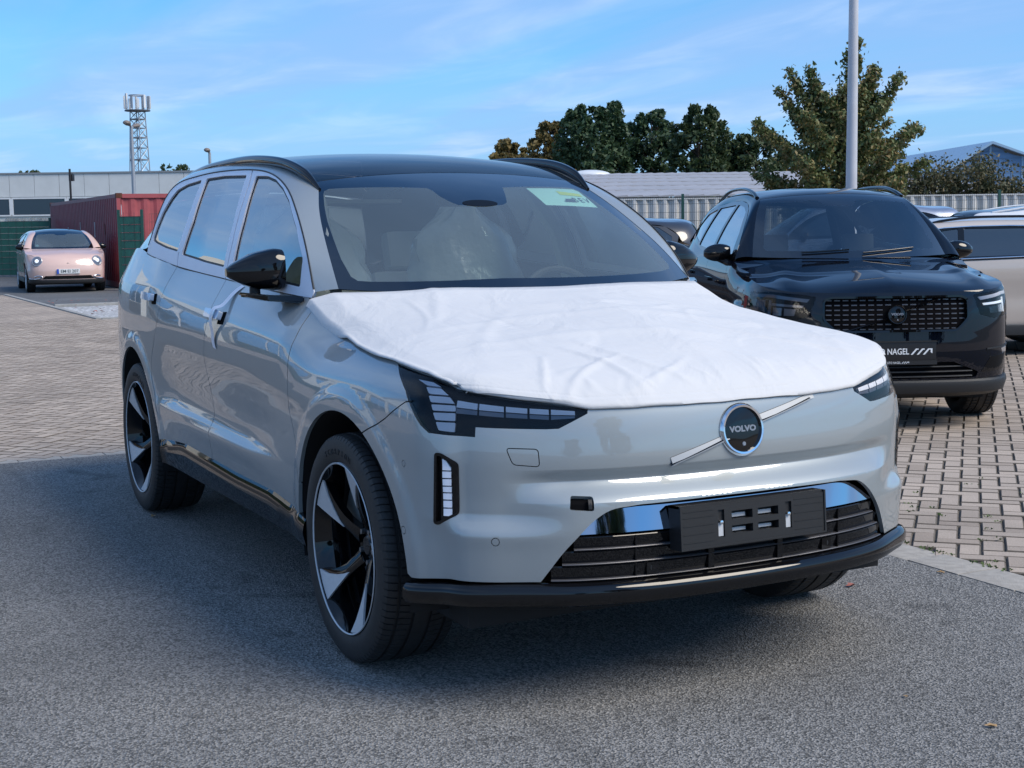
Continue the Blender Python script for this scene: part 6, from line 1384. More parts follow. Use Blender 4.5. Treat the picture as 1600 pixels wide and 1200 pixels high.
def make_car(label, loc, rz, S, group=None, name='parked_car'):
    root = empty(name, loc, rz, label, 'car', group); paint = S['paint']; wb = S['wb']; R0, Rr, Wt = S['tyre']; AR = S.get('arch', R0+.075)
    P = np.array(S['plan'], float); pl_ = Spline(np.concatenate([[0], np.cumsum(np.linalg.norm(np.diff(P, axis=0), axis=1))]), P, d0=(0, 1), d1=(0, -1)); Lu = pl_.t[-1]; us = np.linspace(0, Lu, 3000); xy = pl_(us)
    U = lambda x: float(np.interp(-x, -xy[:, 0], us))
    st_ = [(u if u is not None and not isinstance(u, tuple) else U(u[0]), p) for u, p in S['stations']]
    ex = lambda u, z, p: arch_extra(u, z, p, cs=((0, R0), (-wb, R0)), R=AR, amp=S.get('flare', .012), w=.045)
    sh = Shell(S['plan'], st_, ex); zbf = Pchip(S['belt']); xb = [b[0] for b in S['belt']]; xA, xC = max(xb), min(xb)
    zs_, zfb, zrb = S['sill_z'], S['fb_z'], S['rb_z']
    AF = [(U(AR*math.cos(t)), R0+AR*math.sin(t)) for t in np.linspace(R(0), R(180), 29)]; AF = [(u, max(z, zs_)) for u, z in AF]; ARr = [(U(-wb+AR*math.cos(t)), R0+AR*math.sin(t)) for t in np.linspace(R(0), R(180), 29)]; ARr = [(u, max(z, zs_)) for u, z in ARr]
    low = [(0, zfb), (.5, zfb), (AF[0][0]-.012, zfb+.02)]+AF+[(AF[-1][0]+.01, zs_), (ARr[0][0]-.01, zs_)]+ARr+[(ARr[-1][0]+.012, zrb), (Lu, zrb)]
    bx_ = np.arange(xA, xC-.01, -.15); belt = [(U(x), float(zbf(x)[0])-.012) for x in bx_]; hood = S['hood_edge'](U)     # list (u,z) from centre front to the A pillar
    rear = [(Lu, S['rear_z']), (U(P[-4][0]), S['rear_z']+.01)]
    outer = dens(low+rear+belt[::-1]+hood[::-1], .035)
    regs = [(n, dens(smooth_loop(p, S.get('rnd', .01), 3), .025)) for n, p in S.get('holes', [])]
    g = .006; d1, d2 = S['doors']
    for x0, x1, x2 in (d1, d2): regs.append(('gap', band(dens([(U(x0), float(zbf(x0)[0])+.05), (U(x1), .75), (U(x2), zs_-.02)], .03, False), g)))
    PT = Patch(sh, outer, regs, .05, .03, -1); PT.split_base([('wing', (U(-.1), R0+AR+.06)), ('door', (U((d1[1]+d2[1])/2), .8)), ('quarter', (U(d2[0]-.25), float(zbf(d2[0]-.25)[0])-.15))]); PT.lab[PT.lab == 'base'] = 'wing'
    PT.build('wing', 'front_body', paint, root, mirror='both'); 
    for m in (None, 'left'): PT.build('door', 'door', paint, root, mirror=m)
    PT.build('quarter', 'rear_body', paint, root, mirror='both'); PT.build(['wing', 'door', 'quarter', 'gap']+[n for n, p in S.get('holes', [])], 'body_liner', DARK_VOID, root, off=-.02, depth=0, mirror='both')
    ctx = dict(root=root, sh=sh, U=U, PT=PT, Lu=Lu, S=S)
    def onsh(u, z, off=0): q = np.atleast_2d([u, z]); return Vector(sh(q)[0]-surf_normal(sh, q)[0]*off)
    ctx['on'] = onsh
    def slab(name, poly, mat, par, o0, o1, step=.03, mirror=None):
        T = Patch(sh, dens(poly, step), [], step, step, -1); T.lab[:] = 'a'; a = T.build('a', name, mat, par, off=o1, depth=o1-o0)
        if mirror: T.build('a', name, mat, mirror if mirror is not True else par, off=o1, depth=o1-o0, mirror='left')
        return a
    ctx['slab'] = slab
    # lower trim strip, floor
    for z0, z1, nm in ((zs_-.10, zs_+.005, 'sill'),):
        for m in (1, -1): 
            V = []; n = 24; pr = [(.0, z1), (.006, z1-.02), (.004, z0), (-.12, z0-.01)]
            for u in np.linspace(AF[-1][0]+.01, ARr[0][0]-.01, n):
                b = sh([[u, .5]])[0]
                for o, z in pr: V.append((b[0], (b[1]-o)*m, z))
            mesh_obj(nm, V, [(i*4+j, i*4+j+1, (i+1)*4+j+1, (i+1)*4+j) for i in range(n-1) for j in range(3)], S.get('trim', SATIN_BLACK), root, auto=30)
    def sweep(name, prof, u0, u1, mat, par, n=40, ref=.5):
        V = []; m = len(prof)
        for u in np.linspace(u0, u1, n):
            b = sh([[u, ref]])[0]; nn = -surf_normal(sh, [[u, ref]])[0]; nn[2] = 0; nn /= np.linalg.norm(nn); V += [(b[0]+nn[0]*o, b[1]+nn[1]*o, z) for o, z in prof]
        F = [(i*m+j, i*m+(j+1) % m, (i+1)*m+(j+1) % m, (i+1)*m+j) for i in range(n-1) for j in range(m)]+[tuple(range(m)), tuple(reversed(range((n-1)*m, n*m)))]
        o = mesh_obj(name, V, F, mat, par); b = bmesh.new(); b.from_mesh(o.data); bmesh.ops.recalc_face_normals(b, faces=b.faces); b.to_mesh(o.data); b.free(); o.data.polygons.foreach_set('use_smooth', [True]*len(o.data.polygons)); o.data.set_sharp_from_angle(angle=R(30)); return o
    ctx['sweep'] = sweep
    uf = AF[0][0]-.03
    sweep('front_apron', [(-.05, zfb+.01), (.006, zfb+.006), (.010, zfb-.02), (-.005, zfb-.07), (-.07, zfb-.10)], -uf, uf, S.get('trim', SATIN_BLACK), root)
    boxobj('underbody', (-wb-.75, .55, -.72, .72, .19, .40), MATT_BLACK, root)
    for cx in (0, -wb):
        for s in (-1, 1):
            b = bmesh.new(); yo = abs(sh([[U(cx), .6]])[0][1])-.03; lathe(b, [(s*yo, AR+.003), (s*(yo-.32), AR+.01)], 28, c=(cx, 0, R0), a0=R(-12), a1=R(192)); b.faces.new([b.verts.new((cx+(AR+.01)*math.cos(t), s*(yo-.32), R0+(AR+.01)*math.sin(t))) for t in np.linspace(R(-12), R(192), 24)]); from_bm('arch_liner', b, MATT_BLACK, root)
    for cx in (0, -wb):
        for s in (-1, 1): plain_wheel(root, cx, s, S['ytr'], R0, Rr, Wt, S.get('rim', 'black'))
    # bonnet
    hd = np.array(hood); uc = S['corner_u']; hz = lambda u: np.interp(u, hd[:, 0], hd[:, 1]); w = np.linspace(0, 1, 40); s = np.linspace(0, 1, 40); uA = hd[-1, 0]
    Fc = np.array([onsh(u, float(hz(u)), -.001) for u in w*uc]); Sc = np.array([onsh(u, float(hz(u)), -.001) for u in uc+(uA-uc)*s]); cw = S['cowl']; C0, C1 = np.array(cw[0]), Sc[-1]; Kc = np.stack([C0[0]+(C1[0]-C0[0])*w**2.2, C1[1]*w, C0[2]+(C1[2]-C0[2])*w**2], 1)
    Cs = Spline(*S['hood_c'])(s); Cc = np.stack([Cs[:, 0], 0*s, Cs[:, 1]], 1); Cc += (Fc[0]-Cc[0])*(1-s)[:, None]**4+(Kc[0]-Cc[-1])*s[:, None]**4
    a, b_ = np.meshgrid(s, w, indexing='ij'); a = a[..., None]; b_ = b_[..., None]
    H = (1-a)*Fc[None]+a*Kc[None]+(1-b_)*Cc[:, None]+b_*Sc[:, None]-(1-a)*(1-b_)*Fc[0]-(1-a)*b_*Fc[-1]-a*(1-b_)*Kc[0]-a*b_*Kc[-1]
    if 'hood_add' in S: H[..., 2] += S['hood_add'](a[..., 0], b_[..., 0])
    HH = np.concatenate([H[:, :0:-1]*[1, -1, 1], H], 1); loft(None, 'bonnet', HH, paint, root, auto=60, flip=False)
    # glasshouse
    ts = TopSurf(*S['top']); ctx['top'] = ts; TPq = Patch(ts, dens([(0, -1), (3.72, -1), (3.72, 1), (0, 1)], .08), [('clear', dens(smooth_loop([(.10, -.90), (.88, -.90), (.88, -.25), (.78, -.18), (.78, .18), (.88, .25), (.88, .90), (.10, .90)], .06, 4), .06)), ('gap', dens([(1.012, -1.02), (1.02, -1.02), (1.02, 1.02), (1.012, 1.02)], .08))], .09, .10, 1)
    TPq.sgn = 1 if surf_normal(ts, [[2., 0.]])[0][2] > 0 else -1; TPq.split_base([('frit', (.5, -.97)), ('roof', (2., 0.))]); ctx['TP'] = TPq
    TPq.build('clear', 'windscreen', S.get('ws_glass', WINDSCREEN), root, depth=0); TPq.build('frit', 'windscreen_border', ROOF_GLASS, root, depth=.004); TPq.build('roof', 'roof', S.get('roof_mat', paint), root, depth=.006)
    T2 = Patch(ts, dens([(3.73, -1), (4.4, -1), (4.4, 1), (3.73, 1)], .08), [], .09, .15, TPq.sgn); T2.lab[:] = 'a'; T2.build('a', 'rear_window', TINT, root, depth=0)
    Es = np.array([0, .25, .5, .75, 1, 1.25, 1.6, 2.0, 2.6, 3.2, 3.7, 4.0, 4.4])
    ybf = Pchip([(x, -sh([U(x), float(zbf(x)[0])])[0, 1]) for x in np.linspace(xC, xA, 9)]); tum = S.get('tumble', (.42, .40))
    gf = lambda x, z: ybf(x)-tum[0]*(z-zbf(x))-tum[1]*np.maximum(z-zbf(x), -.1)**2
    gs = Heightfield(gf); DS = Spline(Es, S['dlo_line']); sq = np.linspace(0, 4.4, 90); Ep = ts.E(sq)*[1, -1, 1]; Dq = DS(sq); Dp = gs(Dq); Dn = surf_normal(gs, Dq); Dn *= np.where(Dn[:, 1:2] > 0, -1, 1); Tn = surf_normal(ts, np.stack([sq, np.full(len(sq), -.97)], 1)); Tn *= np.where(Tn[:, 2:3] < 0, -1, 1)
    bul = Dn+Tn; bul /= np.linalg.norm(bul, axis=1)[:, None]; dd = np.linalg.norm(Ep-Dp, axis=1); Mc = (Ep+Dp)/2+bul*np.minimum(.22*dd, .05)[:, None]; rows = [(1-t)**2*Dp+2*t*(1-t)*Mc+t*t*(Ep+Tn*.001) for t in np.linspace(0, 1, 9)]
    pil = loft(None, 'roof_pillar', rows, S.get('pillar_mat', paint), root, auto=60); mirror_obj(pil, 'roof_pillar', root)
    sg = 1 if surf_normal(gs, [[(xA+xC)/2, 1.3]])[0][1] < 0 else -1
    dl = [tuple(p) for p in S['dlo_line'][:11]]; dl = dl[::-1]+[(x, float(zbf(x)[0])-.015) for x in np.linspace(dl[0][0]-.02, dl[-1][0]+.03, 10)]
    GW = Patch(gs, dens(dl, .04), [(n, dens(smooth_loop(p, .02, 3), .04)) for n, p in S['windows']], .07, .05, sg); GW.lab[GW.lab == 'base'] = 'trim'
    for m in (None, 'left'):
        GW.build('trim', 'window_trim', S.get('dlo_mat', GLOSS_BLACK), root, off=.002, depth=.012, mirror=m)
        for n, p in S['windows']: GW.build(n, 'side_window', S.get('side_glass', TINT), root, off=-.005, depth=0, mirror=m)
    if S.get('chrome_line'):
        for m in (1, -1):
            for pl2 in ([(x, float(zbf(x)[0])+.004) for x in np.linspace(xC+.05, xA-.03, 16)], [tuple(p) for p in S['dlo_line'][:11]]):
                q_ = np.array(pl2); a_ = (gs(q_)+surf_normal(gs, q_)*sg*.004)*[1, m, 1]; pts_tube('chrome_strip', a_, .009, MATS['chrome'], root, 6)
    if S.get('rails'):
        for m in (1, -1):
            E_ = ts.E(np.linspace(1.12, 3.3, 18)); nn = len(E_); off = np.array([.0+.04*math.sin(math.pi*i/(nn-1))**.5 for i in range(nn)]); pts = E_*[1, m, 1]+np.stack([0*off, m*.02+0*off, off-.004], 1); b = bmesh.new(); tube(b, pts, [.018]*nn, 8, flat=.8); from_bm('roof_rail', b, S['rails'], root, auto=60)
    # mirrors
    mx, my, mz = S['mirror']
    for m in (-1, 1):
        rows = []
        for t in np.linspace(0, 1, 9):
            k = math.sin(math.pi*min(1, t*.82+.14))**.5; rows.append([(-.02*t+(.065*k)*math.cos(q)*(1 if math.cos(q) > 0 else .7), m*(-.10+.20*t), (.070*k)*math.sin(q)-.008*t) for q in np.linspace(0, 2*math.pi, 18, endpoint=False)])
        V = np.array(rows).reshape(-1, 3)+[mx, m*my, mz]; F = [(i*18+j, i*18+(j+1) % 18, (i+1)*18+(j+1) % 18, (i+1)*18+j) for i in range(8) for j in range(18)]+[tuple(range(18)), tuple(range(144, 162))]
        o = mesh_obj('wing_mirror', V, F, S.get('mirror_mat', GLOSS_BLACK), root); b = bmesh.new(); b.from_mesh(o.data); bmesh.ops.recalc_face_normals(b, faces=b.faces); b.to_mesh(o.data); b.free(); o.data.polygons.foreach_set('use_smooth', [True]*len(o.data.polygons)); o.data.set_sharp_from_angle(angle=R(50))
        b = bmesh.new(); yb_ = float(ybf(mx+.05)[0]); tube(b, [(mx+.05, m*(yb_-.02), mz-.10), (mx, m*(my-.06), mz-.07), (mx, m*my, mz-.04)], [.03, .028, .03], 8); from_bm('mirror_arm', b, SATIN_BLACK, o)
    # cabin
    boxobj('cabin_floor', (-wb-.4, .1, -.74, .74, .42, .55), DASH, root); boxobj('dashboard', (cw[0][0]-.45, cw[0][0]-.08, -.68, .68, .75, cw[0][2]-.06), DASH, root, bev=.05)
    for y in (-.36, .36):
        o = boxobj('seat', (-.07, .07, -.23, .23, .5, 1.13), SEAT if S.get('light_in') else DASH, root, bev=.05); o.location = (cw[0][0]-1.15, y, .0); o.rotation_euler = (0, R(-8), 0)
        o2 = boxobj('headrest', (-.05, .05, -.13, .13, 1.15, 1.35), SEAT if S.get('light_in') else DASH, root, bev=.04); o2.location = (cw[0][0]-1.15, y, .0); o2.rotation_euler = (0, R(-8), 0)
    b = bmesh.new(); tube(b, [(0, .18*math.cos(t), .18*math.sin(t)) for t in np.linspace(0, 2*math.pi, 25)], .015, 6, cap=False); o = from_bm('steering_wheel', b, SATIN_BLACK, root); o.location = (cw[0][0]-.62, .36, cw[0][2]-.12); o.rotation_euler = (0, R(-24), 0)
    for x0, z in S.get('handles', []):
        for m in (-1, 1):
            T = Patch(sh, dens(smooth_loop([(U(x0), z), (U(x0-.20), z+.004), (U(x0-.20), z+.032), (U(x0), z+.028)], .008, 2), .03), [], .03, .02, -1); T.lab[:] = 'a'; T.build('a', 'door_handle', S.get('handle_mat', paint), root, off=.022, depth=.02, mirror=None if m < 0 else 'left')
    return ctx
PAINT_BLACK = pbr('paint_black', (.0025, .004, .009), rough=.2, spec=.0, coat=1, coatr=.012); PAINT_PINK = pbr('paint_pale_pink', (.66, .46, .40), rough=.35, coat=1); PAINT_SAND = pbr('paint_pearl_sand', (.56, .49, .43), rough=.35, metal=.1, coat=1)
PAINT_DGREY = pbr('paint_dark_grey', (.045, .045, .05), rough=.3, metal=.3, coat=1); PAINT_SILV = pbr('paint_silver_blue', (.32, .36, .44), rough=.3, metal=.6, coat=1); PAINT_WHITE = pbr('paint_white', (.72, .73, .74), rough=.35, coat=1)
LED = pbr('led_white', (.85, .9, 1), rough=.2, emit=(.85, .93, 1), es=.35)
pf = lambda sc=1.0, top=.93: [(.16, .13), (.24, .05), (.34, .02), (.45, .006), (.55, .0), (.66, .004), (.80, .012), (.88, .022), (top, .04), (top+.04, .08), (top+.1, .2), (1.7, .6)]
ff = [(.16, .10), (.30, .04), (.45, .015), (.60, .006), (.75, .0), (.84, .001), (.92, .010), (.98, .028), (1.04, .062), (1.09, .11), (1.7, .6)]
dd = [(.16, .11), (.28, .06), (.36, .034), (.50, .024), (.60, .026), (.70, .018), (.82, .003), (.90, .0), (.98, .008), (1.06, .024), (1.14, .048), (1.22, .082), (1.34, .15), (1.7, .4)]
rr0 = [(.16, .10), (.30, .04), (.45, .015), (.62, .006), (.78, .0), (.90, .0), (1.0, .010), (1.08, .026), (1.16, .052), (1.24, .09), (1.36, .16), (1.7, .4)]
rr1 = [(.16, .13), (.30, .05), (.45, .015), (.62, .0), (.80, .006), (.95, .02), (1.08, .05), (1.18, .085), (1.3, .15), (1.42, .22), (1.7, .5)]
E0 = [0, .25, .5, .75, 1, 1.25, 1.6, 2.0, 2.6, 3.2, 3.7, 4.0, 4.4]
# ---------------------------------------------------------------- black crossover
SX = dict(paint=PAINT_BLACK, wb=2.70, tyre=(.358, .262, .235), ytr=.815, arch=.43, flare=.02, plan=[(.885, 0), (.882, .15), (.873, .30), (.855, .45), (.825, .58), (.772, .70), (.69, .80), (.58, .868), (.43, .910), (.25, .930), (0, .936), (-.5, .934), (-1, .934), (-1.6, .934), (-2.2, .934), (-2.6, .932), (-2.9, .916), (-3.2, .87), (-3.42, .78), (-3.52, .62), (-3.56, .35), (-3.57, 0)],
    stations=[(0., pf(top=.96)), (.6, pf(top=.96)), (.9, pf(top=.97)), ((.5,), ff), ((.1,), ff), ((-.5,), dd), ((-2.0,), dd), ((-2.5,), rr0), ((-3.1,), rr0), ((-3.4,), rr1)], belt=[(-.42, 1.16), (-1.2, 1.185), (-2.0, 1.22), (-2.5, 1.27), (-2.95, 1.33)], sill_z=.42, fb_z=.33, rb_z=.42, rear_z=1.12,
    hood_edge=lambda U: [(0, .955), (.45, .957), (.75, .965), (.95, .985), (1.2, 1.02), (1.45, 1.045), (U(.1), 1.065), (U(-.25), 1.10), (U(-.42), 1.148)], corner_u=.95, cowl=[(-.12, 0, 1.175)], hood_c=([0, .15, .4, .7, 1], [(.845, .955), (.78, 1.005), (.55, 1.07), (.2, 1.13), (-.12, 1.175)]),
    hood_add=lambda s, w: .022*np.exp(-((w-.72)/.10)**2)*np.sin(np.pi*np.clip(s, 0, 1))**.5*np.clip(s*4, 0, 1),
    top=(E0, [(-.10, 1.17), (-.28, 1.30), (-.47, 1.43), (-.66, 1.55), (-.86, 1.655), (-1.08, 1.70), (-1.40, 1.722), (-1.8, 1.725), (-2.35, 1.705), (-2.85, 1.66), (-3.20, 1.60), (-3.30, 1.42), (-3.48, 1.12)], E0, [(-.38, .745, 1.18), (-.50, .715, 1.30), (-.63, .675, 1.42), (-.77, .63, 1.53), (-.91, .578, 1.62), (-1.1, .560, 1.655), (-1.4, .560, 1.685), (-1.8, .56, 1.69), (-2.35, .55, 1.67), (-2.85, .53, 1.62), (-3.16, .52, 1.57), (-3.24, .58, 1.40), (-3.42, .68, 1.12)]),
    dlo_line=[(-.42, 1.165), (-.50, 1.27), (-.62, 1.37), (-.77, 1.47), (-.95, 1.55), (-1.15, 1.595), (-1.45, 1.62), (-1.85, 1.62), (-2.4, 1.585), (-2.75, 1.52), (-2.93, 1.42), (-2.98, 1.36), (-3.1, 1.28)],
    windows=[('a', [(-.60, 1.20), (-.72, 1.36), (-.98, 1.525), (-1.2, 1.57), (-1.50, 1.59), (-1.45, 1.21)]), ('b', [(-1.54, 1.215), (-1.58, 1.59), (-2.2, 1.57), (-2.28, 1.25)]), ('c', [(-2.33, 1.27), (-2.27, 1.565), (-2.6, 1.52), (-2.84, 1.40), (-2.84, 1.34)])],
    rails=GLOSS_BLACK, mirror=(-.68, .965, 1.215), doors=((-.62, -.55, -.50), (-1.52, -1.55, -1.50)), handles=[(-1.22, .97), (-2.15, 1.0)], ws_glass=glass('grey_windscreen', (.62, .70, .72), refl=.14))
SX['holes'] = [('lamp', [(.555, .93), (.66, .945), (.90, .958), (1.20, .955), (1.19, .82), (1.08, .785), (.72, .765), (.60, .795)]), ('grille', [(-.02, .930), (.46, .930), (.51, .905), (.51, .77), (.42, .69), (-.02, .685)]), ('lower', [(-.02, .475), (.40, .475), (.60, .40), (.58, .362), (-.02, .362)])]
cx_ = make_car('black compact crossover with a dark honeycomb grille parked on the brick paving behind the light grey car', (-3.834, 4.579, 0), R(-25.3), SX)
cx_['root']['label'] = 'black crossover parked nose-on behind the covered bonnet, dealer plate on its bumper'
rt = cx_['root']; slab = cx_['slab']; sweep = cx_['sweep']; on = cx_['on']
# grille: recessed black field with rows of small bars
gr2 = slab('grille', [(-.51, .905), (-.46, .930), (.46, .930), (.51, .905), (.51, .77), (.42, .69), (-.42, .69), (-.51, .77)], DARK_VOID, rt, -.04, -.035)
FR = [(-.46, .930), (.46, .930), (.51, .905), (.51, .77), (.42, .685), (-.42, .685), (-.51, .77), (-.51, .905)]; FRs = dens(smooth_loop(FR, .03, 4), .04); FRi = shrink(FRs, .014); n = len(FRs); V = []
for L, o in ((FRs, -.002), (FRs, .012), (FRi, .010), (FRi, -.035)): V += [on(a, b, o) for a, b in L]
mesh_obj('grille_frame', V, [(r*n+i, r*n+(i+1) % n, (r+1)*n+(i+1) % n, (r+1)*n+i) for r in range(3) for i in range(n)], GLOSS_BLACK, gr2, auto=35)
BAR_M = pbr('grille_bar', (.05, .045, .05), rough=.3, coat=1)
bm = bmesh.new(); bbox(bm, -.020, .020, -.0048, .0048, 0, .014, bev=.003); me_ = from_bm('grille_bar', bm, BAR_M, None); M0 = me_.data; bpy.data.objects.remove(me_)
for r in range(7):
    z = .706+r*.0335; hw = .50 if z > .77 else .42+(z-.685)/.085*.08
    for c in range(-14, 15):
        u = c*.0585
        if abs(u) > hw-.03 or math.hypot(u, (z-.805)) < .080: continue
        q = np.array([[u, z]]); nn = -surf_normal(cx_['sh'], q)[0]; p = cx_['sh'](q)[0]-nn*.030; X_ = np.cross((0, 0, 1), nn); X_ /= np.linalg.norm(X_); o = bpy.data.objects.new('grille_bar', M0); COL.objects.link(o); o.parent = gr2; o.matrix_local = frame_M(p, X_, np.cross(nn, X_), nn)
for a in ((.36, .69, .07, .775), (-.06, .835, -.33, .925)):
    V = []
    for t in np.linspace(0, 1, 8): u = a[0]+(a[2]-a[0])*t; z = a[1]+(a[3]-a[1])*t; V += [on(u, z-.008, -.012), on(u, z, -.004), on(u, z+.008, -.012)]
    mesh_obj('diagonal_bar', V, [(3*i+j, 3*i+j+1, 3*i+j+4, 3*i+j+3) for i in range(7) for j in (0, 1)], GLOSS_BLACK, gr2)
nb2 = -surf_normal(cx_['sh'], [[.002, .806]])[0]; nb2[1] = 0; nb2 /= np.linalg.norm(nb2); badge(gr2, frame_M(on(0, .806, -.004), Vector((0, 1, 0)), Vector(np.cross(nb2, (0, 1, 0))), Vector(nb2)), .068, False)
# lamps
for m in (1, -1):
    sg2 = 'left' if m < 0 else None
    T = Patch(cx_['sh'], dens(smooth_loop(SX['holes'][0][1], .01, 3), .03), [], .03, .03, -1); T.lab[:] = 'a'; lamp = T.build('a', 'headlight', CLEAR, rt, off=-.001, depth=0, mirror=sg2); T.build('a', 'lamp_housing', LAMP_DARK, lamp, off=-.019, depth=0, mirror=sg2)
    for nm, poly, mt, o1 in (('daytime_light', [(.60, .915), (.90, .945), (1.16, .945), (1.16, .925), (.90, .922), (.62, .893)], PALE_LENS, -.006), ('daytime_light', [(.91, .905), (.935, .905), (.935, .80), (.91, .803)], LED, -.007), ('daytime_light', [(.64, .872), (.91, .885), (.91, .868), (.65, .857)], LED, -.007), ('lens', [(.70, .845), (.79, .85), (.79, .80), (.71, .80)], CHROME, -.010), ('lens', [(.81, .852), (.89, .855), (.89, .80), (.81, .80)], CHROME, -.010), ('lens', [(.97, .905), (1.15, .905), (1.13, .83), (.97, .82)], DIM_LENS, -.008)):
        T = Patch(cx_['sh'], dens(poly, .03), [], .03, .02, -1); T.lab[:] = 'a'; T.build('a', nm, mt if m < 0 else DIM_LENS, lamp, off=o1, depth=.006, mirror=sg2)
    # corner air slit with fog lamp + creases
    for nm, poly, mt, o1 in (('bumper_slit', [(.66, .560), (1.05, .582), (1.05, .572), (.66, .550)], SATIN_BLACK, .006), ('fog_lamp', [(.82, .552), (1.0, .562), (.98, .525), (.84, .515)], CHROME, .003), ('bumper_corner', [(.70, .50), (1.06, .53), (1.06, .41), (.62, .395)], GLOSS_BLACK, .002)):
        T = Patch(cx_['sh'], dens(smooth_loop(poly, .006, 2), .03), [], .03, .02, -1); T.lab[:] = 'a'; T.build('a', nm, mt, rt, off=o1, depth=.012, mirror=sg2)
for k in range(3): z = .45-k*.034; sweep('lower_slat', [(-.03, z), (-.008, z-.003), (-.006, z-.010), (-.03, z-.018)], -.55, .55, SATIN_BLACK, rt, n=24, ref=.45)
sweep('bumper_moulding', [(-.01, .352), (.006, .350), (.012, .335), (.006, .31), (-.05, .26)], -1.30, 1.30, SATIN_BLACK, rt, n=40, ref=.42)
# dealer plate
dp = empty('number_plate', (.905, 0, .555)); dp.parent = rt; boxobj('plate_board', (-.03, 0, -.262, .262, -.062, .062), pbr('plate_black', (.014, .014, .016), rough=.35), dp, bev=.004)
boxobj('plate_frame', (-.03, .004, -.268, .268, .062, .070), SATIN_BLACK, dp); boxobj('plate_frame', (-.03, .004, -.268, .268, -.092, -.062), SATIN_BLACK, dp)
MT = lambda y, z, dx=.0012: Matrix.Translation((dx, y, z))@Matrix(((0, 0, 1, 0), (1, 0, 0, 0), (0, 1, 0, 0), (0, 0, 0, 1)))
text_mesh('AUTO NAGEL', .058, .0005, mat=WHITE_TXT, parent=dp, M=MT(-.075, -.002), width=.30, bold=.0009)
def comb(sc, y, z, dx):
    bm = bmesh.new()
    for k in range(3):
        x = k*.042*sc; prism(bm, [((x-.010*sc), -.020*sc), (x+.004*sc, -.020*sc), (x+.034*sc, .014*sc), (x+.044*sc, .014*sc), (x+.044*sc, .022*sc), (x+.026*sc, .022*sc)], 0, .0008)
    prism(bm, [(.128*sc, .022*sc), (.140*sc, .022*sc), (.140*sc, -.012*sc), (.128*sc, -.004*sc)], 0, .0008); o = from_bm('logo', bm, WHITE_TXT, dp, auto=None); o.data.transform(MT(y, z, dx))
comb(1, .095, -.003, .0012); text_mesh('AUTO NAGEL', .021, .0004, mat=WHITE_TXT, parent=dp, M=MT(-.035, -.077, .0048), width=.105); comb(.35, .025, -.077, .0048)
# wipers
for (s0, w0, s1, w1) in ((.06, -.55, .10, -.08), (.05, .05, .11, .62)):
    ts = cx_['top']; a = [ts([[s0+(s1-s0)*t, w0+(w1-w0)*t]])[0]+surf_normal(ts, [[s0+(s1-s0)*t, w0+(w1-w0)*t]])[0]*cx_['TP'].sgn*.012 for t in np.linspace(0, 1, 6)]; pts_tube('wiper', a, .007, GLOSS_BLACK, rt, 6)
